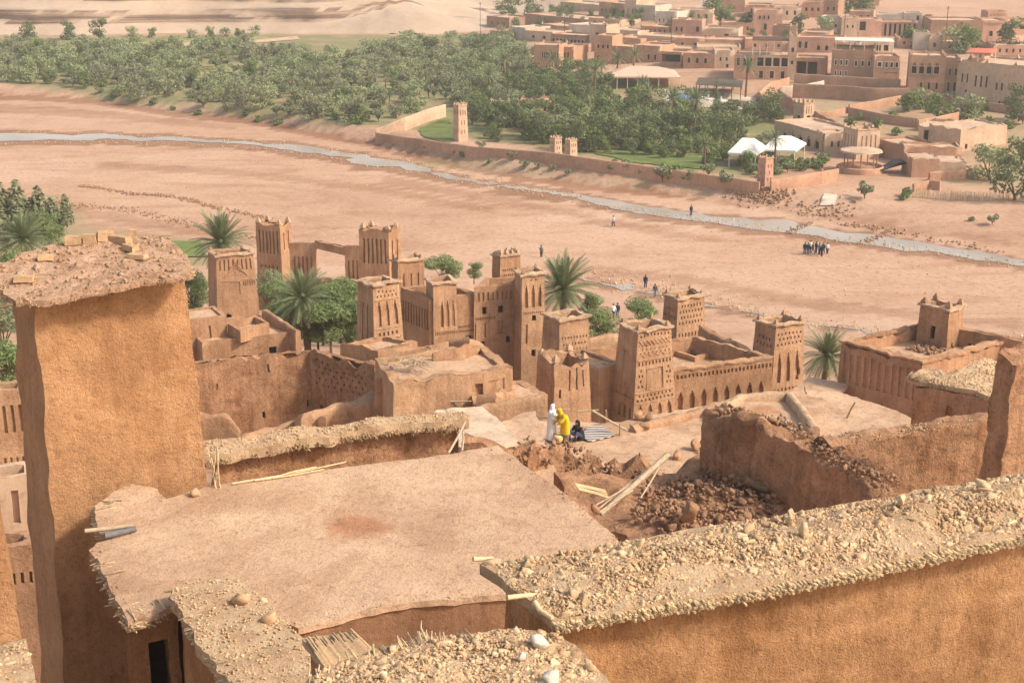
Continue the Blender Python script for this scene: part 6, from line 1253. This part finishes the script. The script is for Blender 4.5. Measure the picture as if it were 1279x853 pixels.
# ---------------------------------------------------------------- stone-topped walls right in front of the camera
def offset_line(E, d):
    out = []
    for i, p in enumerate(E):
        a = Vector(E[max(i - 1, 0)]); b = Vector(E[min(i + 1, len(E) - 1)]); q = Vector(p) + outw(a, b) * d; out.append(q)
    return out
def rubble_cap(label, name, pix, z, front, back_n, nsm, nbig, mound, wallmat, z0, ins=.13, reed=True, wmat=None, extra=None, rr=.021):
    P = [Z(a, b, z) for a, b in pix]; poly = [p.xy for p in P]; c = sum(poly, Vector((0, 0))) / len(poly)
    edge = [P[i].xy for i in front]
    def dist(x, y):
        q = Vector((x, y)); best = 9
        n = len(poly)
        for i in range(n):
            a, b = poly[i], poly[(i + 1) % n]; t = max(0, min(1, (q - a).dot(b - a) / (b - a).length_squared)); best = min(best, (a.lerp(b, t) - q).length)
        return best
    zf = lambda x, y: z + mound * sm(0, .5, dist(x, y)) + .05 * noise.noise(Vector((x, y, 0)) * 2.2) * sm(0, .3, dist(x, y))
    r = thing(name, label, 'wall', (c.x, c.y, z0))
    slab(poly, lambda x, y: zf(x, y) + .018 * noise.noise(Vector((x, y, 0)) * 9) + .010 * noise.noise(Vector((x, y, 0)) * 22), .09, .04, .03, .04, True, .02).build('mud_cap', 'cap_earth', r)
    w = prism('wall', poly, z - 1.7, z - .06, wallmat, r, .045, .03, 0, 0, ins); prism('wall_base', poly, z0, z - 1.69, wallmat, r, .4, .02, 0, 0, ins - .01)
    cw = Vector((c.x, c.y)); ro = wloc(r)
    for v in w.data.vertices:
        q = v.co + ro; ln = z - .42 - .10 * q.x * .5 + .16 * noise.noise(Vector((q.x * 1.1, q.y * 1.1, 3))) + .05 * noise.noise(Vector((q.x * 5, q.y * 5, 1))); k_ = sm(-.03, .03, ln - q.z); dd = Vector((q.x - cw.x, q.y - cw.y, 0)); n_ = Vector((.37, -.93, 0)) if dd.dot(Vector((.37, -.93, 0))) > 0 else Vector((0, 0, 0)); v.co += n_ * (.035 * k_ + .012 * (1 - k_) * noise.noise(q * 9) + .006 * noise.noise(q * 16))
    if reed:
        E = [(p.x, p.y, 0) for p in edge]
        reeds('reed_ends', edge_reeds([(a[0], a[1], 0) for a in offset_line(E, .035)], z - .03, rr * .95, rr * .48, .3, outw, .014, .03, 4, .006), r)['kind'] = 'stuff'
    poly2 = inset(ccw(poly), .015); sc = scatter(poly2, nsm); rocks('gravel', np.array([(x, y, zf(x, y) + .002) for x, y in sc]), np.minimum(.03, .006 + rng.exponential(.007, nsm)) , 'stone', r)['kind'] = 'stuff'
    sc = scatter(poly2, nbig); rocks('rubble', np.array([(x, y, zf(x, y) - .004) for x, y in sc]), np.minimum(.085, .016 + rng.exponential(.016, nbig)), 'stone', r, True, .42, .35)['kind'] = 'stuff'
    return zf
FW = [(600, 703), (690, 774), (800, 757), (900, 741), (1000, 722), (1100, 703), (1200, 681), (1330, 654), (1330, 578), (1200, 604), (1100, 622), (1000, 638), (900, 655), (800, 672), (700, 690)]
zf1 = rubble_cap('orange earth wall topped with reeds and a thick bed of pale stones', 'stone_capped_wall', FW, 41.0, [1, 2, 3, 4, 5, 6, 7], None, 12000, 2200, .10, 'adobe_front', 33)
FC = [(352, 905), (372, 862), (398, 838), (430, 824), (480, 808), (525, 796), (600, 789), (645, 783), (698, 791), (735, 822), (770, 860), (800, 905)]
zf2 = rubble_cap('end of a rubble-topped wall rising at the bottom of the view', 'rubble_capped_wall', FC, 40.9, [], None, 5000, 900, .08, 'adobe_front', 33, reed=False)
for px, py, s, mat, lab in ((672, 800, .10, 'stone_pale', 'smooth grey stone on the near rubble-topped wall'), (688, 848, .085, 'stone_pale', 'white stone at the very bottom edge of the near rubble'), (652, 822, .05, 'stone_pale', 'little white pebble below the smooth grey stone')):
    p = Z(px, py, 41.0); tag(rocks('stone', np.array([(p.x, p.y, zf2(p.x, p.y) + .04)]), np.array([s]), mat, None, True, .55, .2, True), lab, 'stone')
for px, py, s, lab in ((1004, 676, .09, 'largest pale stone on the long stone-capped wall'), (985, 654, .07, 'pale stone up-left of the largest one on the capped wall'), (1125, 640, .075, 'pale slab at the back of the stone-capped wall'), (935, 662, .07, 'angular stone at the left part of the stone-capped wall'), (660, 700, .075, 'triangular stone near the left end of the stone-capped wall'), (1230, 612, .08, 'reddish stone near the right end of the stone-capped wall')):
    p = Z(px, py, 41.05); tag(rocks('stone', np.array([(p.x, p.y, zf1(p.x, p.y) + .035)]), np.array([s]), 'stone', None, True, .6, .4), lab, 'stone')
for k in range(26):
    pass
it = []
for k in range(34):
    px = random.uniform(378, 600); py = interp(px, [378, 430, 525, 600], [850, 822, 796, 790]); p = Z(px, py, 40.92); it.append((p + Vector((random.gauss(0, .02), random.uniform(-.02, .05), random.uniform(.01, .06))), Vector((.3 + random.gauss(0, .25), -.8, -.35 + random.gauss(0, .15))), .006, random.uniform(.06, .16)))
o = reeds('reed_stubs', it, None); tag(o, 'broken reed stubs bristling along the near rubble edge', 'reeds', None, 'stuff')
pole('single broken cane standing on the near rubble edge', Z(533, 800, 40.95), Z(530, 800, 40.95) + Vector((-.02, .02, .15)), .008, 'cane', 'pole', 'cane')
for a, b, lab in (((591, 698), (616, 697), 'upper broken cane at the left tip of the stone-capped wall'), ((634, 746), (676, 742), 'thick broken cane under the left tip of the stone-capped wall'), ((668, 752), (690, 772), 'cane slanting down at the corner of the stone-capped wall')): pole(lab, Z(*a, 41.02), Z(*b, 41.0), .019, 'cane', 'reed', 'cane')
LS = [(-60, 830), (0, 806), (32, 796), (40, 822), (50, 870), (60, 920), (-80, 920)]
rubble_cap('low stone-topped wall corner at the lower left', 'stone_capped_wall', LS, 39.4, [], None, 600, 260, .05, 'adobe_front', 30, reed=False)
# ---------------------------------------------------------------- people
def skin_body(name, J, E, rootv, mat, parent):
    "one continuous body grown over a skeleton J {joint: (pos, radius)}"
    keys = list(J); idx = {k: i for i, k in enumerate(keys)}
    me = bpy.data.meshes.new(name); me.from_pydata([J[k][0] for k in keys], [(idx[a], idx[b]) for a, b in E], []); me.update()
    o = bpy.data.objects.new(name, me); COL.objects.link(o); o.modifiers.new('skin', 'SKIN'); s = o.modifiers.new('sub', 'SUBSURF'); s.levels = 2; s.render_levels = 2
    for k in keys:
        d = me.skin_vertices[0].data[idx[k]]; d.radius = (J[k][1], J[k][1]); d.use_root = k == rootv
    dg = bpy.context.evaluated_depsgraph_get(); m2 = bpy.data.meshes.new_from_object(o.evaluated_get(dg)); bpy.data.objects.remove(o)
    return link_mesh(name, m2, mat, parent, True)
def limb(m, pts, rad, n=10): m.tube(pts, rad, n)
EDG = [('hip', 'belly'), ('belly', 'chest'), ('chest', 'neck'), ('neck', 'head0'), ('head0', 'head1'), ('head1', 'head2')] + [e for s in 'lr' for e in (('chest', s + 'sh'), (s + 'sh', s + 'el'), (s + 'el', s + 'wr'), (s + 'wr', s + 'ha'), ('hip', s + 'hp'), (s + 'hp', s + 'kn'), (s + 'kn', s + 'an'), (s + 'an', s + 'to'))]
RAD = dict(hip=.14, belly=.125, chest=.14, neck=.05, head0=.07, head1=.098, head2=.07, sh=.06, el=.042, wr=.028, ha=.034, hp=.085, kn=.056, an=.036, to=.034)
def figure(pose, h=1.7):
    k = h / 1.7; J = {}
    for n, p in pose.items(): J[n] = (Vector(p) * k, RAD[n if n in RAD else n[1:]] * k)
    return J
STAND = dict(hip=(0, 0, .93), belly=(0, .01, 1.12), chest=(0, 0, 1.33), neck=(0, 0, 1.47), head0=(0, -.02, 1.54), head1=(0, -.03, 1.61), head2=(0, -.015, 1.67),
             lsh=(-.18, 0, 1.40), lel=(-.23, .02, 1.12), lwr=(-.24, -.06, .88), lha=(-.24, -.08, .80), rsh=(.18, 0, 1.40), rel=(.23, .02, 1.12), rwr=(.24, -.06, .88), rha=(.24, -.08, .80),
             lhp=(-.09, 0, .86), lkn=(-.10, -.02, .48), lan=(-.10, .02, .08), lto=(-.11, -.13, .04), rhp=(.09, 0, .86), rkn=(.10, -.02, .48), ran=(.10, .02, .08), rto=(.11, -.13, .04))
def merge_remesh(o, m, vox):
    "fingers and nose grown into the one continuous body"
    bm = bmesh.new(); bm.from_mesh(o.data); off = len(bm.verts); vs2 = [bm.verts.new(v) for v in m.v]
    for f in m.f:
        try: bm.faces.new([vs2[i] for i in f])
        except ValueError: pass
    bmesh.ops.recalc_face_normals(bm, faces=bm.faces); bm.to_mesh(o.data); bm.free(); rm = o.modifiers.new('r', 'REMESH'); rm.mode = 'VOXEL'; rm.voxel_size = vox
    par = o.parent; o.parent = None; dg = bpy.context.evaluated_depsgraph_get(); m2 = bpy.data.meshes.new_from_object(o.evaluated_get(dg)); o.modifiers.clear(); o.data = m2; o.parent = par
    m2.materials.clear(); m2.materials.append(MATS['skin']); m2.polygons.foreach_set('use_smooth', [True] * len(m2.polygons))
def hand(m, wr, ha, k=1.0):
    "five separate bent fingers and a side thumb, rooted in the palm"
    wr, ha = Vector(wr), Vector(ha); d = (ha - wr).normalized(); s = d.cross(Vector((0, 0, 1)));
    s = s.normalized() if s.length > .1 else Vector((1, 0, 0)); c = s.cross(d).normalized()
    for i, L in enumerate((.055, .07, .075, .068, )):
        b = ha + s * (.026 - .0175 * i) * k; m.tube([b - d * .02, b + d * L * .55 * k, b + d * L * k - c * .02 * k], [.009, .008, .006], 6)
    b = (wr * .4 + ha * .6) + s * .03 * k; m.tube([b, b + s * .03 * k + d * .025 * k, b + s * .035 * k + d * .055 * k], [.010, .009, .007], 6)
def robe(name, rings, mat, parent, n=22, fold=.05, seed=0):
    "cloth tube of elliptical rings (centre, rx, ry) with soft folds"
    m = MB(); R_ = []
    for c, rx, ry in rings:
        c = Vector(c); R_.append([m.vert(c + Vector((rx * math.cos(a) * (1 + fold * math.sin(a * 5 + seed + c.z * 2)), ry * math.sin(a) * (1 + fold * math.cos(a * 4 + seed)), .012 * math.sin(a * 3))), False) for a in [2 * math.pi * i / n for i in range(n)]])
    for a, b in zip(R_, R_[1:]):
        for i in range(n): m.f.append([a[i], a[(i + 1) % n], b[(i + 1) % n], b[i]])
    return m.build(name, mat, parent, True)
def sleeve(m, a, b, c, r0, r1, r2): m.tube([a, Vector(a).lerp(b, .5), b, Vector(b).lerp(c, .5), c], [r0, (r0 + r1) / 2, r1, (r1 + r2) / 2, r2], 10)
def put(root, loc, yaw): root.location = loc; root.rotation_euler = (0, 0, yaw); return root
def face(m, hp, k=1.0, fw=(0, -1, 0)):
    hp = Vector(hp); f = Vector(fw); s = f.cross(Vector((0, 0, 1))).normalized()
    m.tube([hp + f * .085 * k + Vector((0, 0, .02)), hp + f * .115 * k - Vector((0, 0, .02)), hp + f * .09 * k - Vector((0, 0, .03))], [.009, .014, .008], 6)
def eyes(parent, hp, fw=(0, -1, 0)):
    hp = Vector(hp); f = Vector(fw); s = f.cross(Vector((0, 0, 1))).normalized(); m = MB()
    for q in (-1, 1): m.lathe(hp + f * .088 + s * .032 * q + Vector((0, 0, .005)), [(.003, -.01), (.011, 0), (.003, .01)], 6)
    m.lathe(hp + f * .088 - Vector((0, 0, .052)), [(.004, -.006), (.022, 0), (.004, .006)], 8)
    m.build('eyes_and_mouth', 'hair', parent)
# woman in white
def woman_white():
    r = thing('person', 'woman in a long white robe and white headscarf standing at left of the three', 'person')
    P = dict(STAND); P.update(head1=(.0, -.06, 1.60), head0=(0, -.035, 1.54), rel=(.24, -.06, 1.14), rwr=(.16, -.27, 1.06), rha=(.14, -.34, 1.05), lel=(-.24, -.06, 1.14), lwr=(-.14, -.26, 1.04), lha=(-.12, -.33, 1.02))
    J = figure(P, 1.62); b = skin_body('body', J, EDG, 'hip', 'skin', r); k = 1.62 / 1.7
    robe('robe', [((0, 0, .06), .27, .23), ((0, 0, .3), .25, .21), ((0, .01, .7), .215, .19), ((0, .01, .95), .20, .175), ((0, .01, 1.12), .185, .16), ((0, .0, 1.27), .205, .155), ((0, 0, 1.36), .17, .12), ((0, 0, 1.42), .07, .07)], 'cloth_white', r)
    m = MB(); 
    for s in 'lr': sleeve(m, J[s + 'sh'][0], J[s + 'el'][0], J[s + 'wr'][0], .085, .075, .07)
    m.build('sleeve', 'cloth_white', r, True); h = J['head1'][0]
    robe('headscarf', [(h + Vector((0, .06, -.34)), .17, .12), (h + Vector((0, .05, -.2)), .12, .10), (h + Vector((0, .035, -.08)), .112, .10), (h + Vector((0, .03, .03)), .118, .105), (h + Vector((0, .02, .1)), .09, .085), (h + Vector((0, .02, .135)), .03, .03)], 'cloth_white', r, 18, .03)
    m = MB(); face(m, h)
    for s in 'lr': hand(m, J[s + 'wr'][0], J[s + 'ha'][0], k)
    merge_remesh(b, m, .007); eyes(r, h); return r
def woman_yellow():
    r = thing('person', 'woman in a bright yellow shawl and headscarf bending in the middle', 'person')
    P = dict(STAND); P.update(belly=(0, -.03, 1.1), chest=(0, -.14, 1.27), neck=(0, -.23, 1.38), head0=(0, -.29, 1.43), head1=(0, -.34, 1.48), head2=(0, -.35, 1.54), lsh=(-.18, -.15, 1.33), rsh=(.18, -.15, 1.33), lel=(-.22, -.26, 1.08), rel=(.22, -.26, 1.08), lwr=(-.13, -.42, .94), rwr=(.13, -.42, .94), lha=(-.11, -.48, .90), rha=(.11, -.48, .90))
    J = figure(P, 1.66); b = skin_body('body', J, EDG, 'hip', 'skin', r)
    robe('skirt', [((0, 0, .05), .2, .2), ((0, 0, .3), .2, .19), ((0, 0, .5), .19, .17), ((0, 0, .9), .16, .15)], 'cloth_grey', r)
    robe('shawl', [((0, -.02, .38), .25, .21), ((0, -.02, .65), .235, .2), ((0, -.02, .9), .215, .185), ((0, -.05, 1.08), .205, .175), ((0, -.13, 1.22), .225, .165), ((0, -.19, 1.32), .17, .12), ((0, -.22, 1.37), .08, .08)], 'cloth_yellow', r)
    m = MB()
    for s in 'lr': sleeve(m, J[s + 'sh'][0], J[s + 'el'][0], J[s + 'wr'][0], .09, .085, .08)
    m.build('sleeve', 'cloth_yellow', r, True); h = J['head1'][0]
    robe('headscarf', [(h + Vector((0, .12, -.26)), .17, .13), (h + Vector((0, .08, -.15)), .125, .11), (h + Vector((0, .04, -.05)), .115, .105), (h + Vector((0, .03, .05)), .115, .105), (h + Vector((0, .02, .11)), .08, .08), (h + Vector((0, .02, .14)), .02, .02)], 'cloth_yellow', r, 18, .03)
    m = MB(); face(m, h)
    for s in 'lr': hand(m, J[s + 'wr'][0], J[s + 'ha'][0])
    merge_remesh(b, m, .007); eyes(r, h); return r
def woman_dark():
    r = thing('person', 'dark-haired woman in black sitting low beside the striped rug', 'person')
    P = dict(STAND); P.update(hip=(0, .1, .18), belly=(0, .08, .36), chest=(0, .0, .55), neck=(0, -.04, .69), head0=(0, -.07, .75), head1=(0, -.09, .81), head2=(0, -.08, .87), lsh=(-.17, .0, .62), rsh=(.17, .0, .62), lel=(-.24, -.14, .40), rel=(.24, -.14, .40), lwr=(-.16, -.36, .34), rwr=(.16, -.36, .34), lha=(-.14, -.43, .33), rha=(.14, -.43, .33),
             lhp=(-.1, .06, .16), rhp=(.1, .06, .16), lkn=(-.22, -.34, .42), rkn=(.22, -.34, .42), lan=(-.14, -.48, .08), ran=(.14, -.48, .08), lto=(-.15, -.62, .04), rto=(.15, -.62, .04))
    J = figure(P, 1.66); b = skin_body('body', J, EDG, 'hip', 'skin', r)
    robe('jacket', [((0, .1, .05), .25, .22), ((0, .1, .2), .24, .21), ((0, .06, .4), .2, .18), ((0, .0, .53), .21, .16), ((0, -.02, .62), .15, .11), ((0, -.03, .67), .07, .07)], 'cloth_black', r)
    m = MB()
    for s in 'lr': sleeve(m, J[s + 'sh'][0], J[s + 'el'][0], J[s + 'wr'][0], .075, .06, .05)
    m.build('sleeve', 'cloth_black', r, True); m = MB()
    for s in 'lr': m.tube([J[s + 'hp'][0], J[s + 'kn'][0] + Vector((0, 0, .02)), J[s + 'an'][0]], [.12, .1, .075], 12)
    m.build('trousers', 'cloth_blue', r, True); h = J['head1'][0]
    robe('hair', [(h + Vector((0, .11, -.34)), .09, .05), (h + Vector((0, .1, -.2)), .1, .06), (h + Vector((0, .06, -.08)), .112, .09), (h + Vector((0, .04, .03)), .118, .1), (h + Vector((0, .03, .1)), .09, .085), (h + Vector((0, .03, .135)), .02, .02)], 'hair', r, 18, .05)
    m = MB(); face(m, h)
    for s in 'lr': hand(m, J[s + 'wr'][0], J[s + 'ha'][0])
    merge_remesh(b, m, .007); eyes(r, h); return r
TZ = 23.66
put(woman_white(), Z(689, 549, TZ), R(70)); put(woman_yellow(), Z(706, 551, TZ), R(-62)); put(woman_dark(), Z(722, 549, TZ), R(-40))
c = Z(742, 543, TZ); r = slab([Z(a, b, TZ).xy for a, b in ((724, 548), (735, 533), (752, 533), (768, 545), (738, 552))], lambda x, y: TZ + .05 + .02 * noise.noise(Vector((x, y, 0)) * 2), .04, .2, .02, .2)
tag(r.build('rug', 'rug'), 'black and white striped rug spread beside the seated woman', 'rug')
p = Z(697, 552, TZ); r = thing('basket', 'round yellow striped basket at the feet of the white-robed woman', 'basket', p); m = MB(); m.lathe(p, [(.15, .0), (.2, .08), (.22, .2), (.2, .3), (.12, .32)], 18); m.build('bowl', 'basket', r, True)
m = MB(); m.tube([p + Vector((-.2, 0, .28)), p + Vector((-.12, 0, .45)), p + Vector((.12, 0, .45)), p + Vector((.2, 0, .28))], .02, 6); m.build('handle', 'cloth_yellow', r)
# walkers on the river bed
WALK = dict(STAND); WALK.update(lkn=(-.1, -.16, .49), lan=(-.1, -.2, .1), lto=(-.1, -.33, .06), rkn=(.1, .06, .48), ran=(.1, .28, .12), rto=(.1, .2, .04), lel=(-.23, .12, 1.14), lwr=(-.23, .14, .9), lha=(-.23, .14, .82), rel=(.23, -.08, 1.14), rwr=(.23, -.2, .93), rha=(.23, -.24, .86))
WP = {}
def walker(kind, top, low, pose):
    r = bpy.data.objects.new('person', None); J = figure(pose); ch = [skin_body('body', J, EDG, 'hip', 'skin', r)]
    ch.append(robe('shirt', [((0, 0, .86), .175, .14), ((0, .01, 1.1), .165, .14), ((0, 0, 1.3), .19, .15), ((0, 0, 1.41), .15, .11), ((0, 0, 1.47), .065, .065)], top, r, 14, .03)); m = MB()
    for s in 'lr': sleeve(m, J[s + 'sh'][0], J[s + 'el'][0], J[s + 'wr'][0], .075, .06, .045); 
    ch.append(m.build('sleeve', top, r, True)); m = MB()
    for s in 'lr': m.tube([J[s + 'hp'][0] + Vector((0, 0, .05)), J[s + 'kn'][0], J[s + 'an'][0]], [.115, .08, .065], 10)
    ch.append(m.build('trousers', low, r, True)); h = J['head1'][0]
    ch.append(robe('hair', [(h + Vector((0, .04, -.06)), .1, .085), (h + Vector((0, .03, .03)), .112, .1), (h + Vector((0, .02, .09)), .085, .08), (h + Vector((0, .02, .12)), .02, .02)], 'hair', r, 12, .02)); m = MB(); face(m, h)
    for s in 'lr': hand(m, J[s + 'wr'][0], J[s + 'ha'][0])
    merge_remesh(ch[0], m, .014)
    for o in ch: COL.objects.unlink(o)
    WP[kind] = (r, ch)
walker(0, 'cloth_black', 'cloth_blue', STAND); walker(1, 'cloth_white', 'cloth_black', WALK); walker(2, 'cloth_blue', 'cloth_grey', WALK); walker(3, 'cloth_grey', 'cloth_black', STAND); walker(4, 'canvas_red', 'cloth_grey', STAND)
def walk(kind, px, py, label, group=None, h=1.0):
    src, ch = WP[kind]; p = G(px, py); r = src.copy(); COL.objects.link(r); r.location = p + Vector((0, 0, .02)); r.rotation_euler = (0, 0, random.uniform(0, 6.28)); r.scale = (h, h, h)
    for c in ch: d = c.copy(); COL.objects.link(d); d.parent = r
    return tag(r, label, 'person', group)
for k, (px, py) in enumerate(((1005, 318), (1009, 319), (1012, 316), (1015, 318), (1019, 317), (1023, 319), (1026, 321), (1028, 318), (1033, 318))): walk((0, 0, 1, 2, 0, 3, 0, 2, 1)[k], px, py, 'dark-clothed visitor standing in the small group on the river bed', 'group of visitors on the river bed', random.uniform(.92, 1.05))
walk(1, 766, 284, 'lone walker in a light top crossing the gravel near the river'); walk(3, 676, 322, 'lone dark walker on the gravel behind the palace'); walk(0, 806, 360, 'dark figure standing by the narrow near channel'); walk(2, 818, 372, 'bent figure beside the narrow near channel, right of the dark one')
walk(1, 766, 398, 'light-shirted walker of the pair below the near channel'); walk(0, 771, 397, 'taller dark walker of the pair below the near channel'); walk(0, 863, 270, 'person standing at the near edge of the river water'); walk(4, 1026, 222, 'person in red by the wall near the round kiosk')
for px, py in ((1118, 98), (1106, 105)): pass
# ---------------------------------------------------------------- dusty air
def haze_box(d, zt):
    m = bpy.data.materials.new('haze'); m.use_nodes = True; N = m.node_tree.nodes; N.remove(N['Principled BSDF']); v = N.new('ShaderNodeVolumePrincipled')
    v.inputs['Color'].default_value = (.95, .90, .82, 1); v.inputs['Density'].default_value = d; v.inputs['Anisotropy'].default_value = .2
    m.node_tree.links.new(v.outputs[0], N['Material Output'].inputs['Volume']); MATS['haze'] = m
    b = MB(); b.box((0, 480, (zt - 4) / 2), (900, 1060, zt + 4)); o = b.build('haze', 'haze'); tag(o, 'thin dusty air over the valley', 'haze', None, 'stuff')
HAZE = 0.00038
if HAZE: haze_box(HAZE, 110)
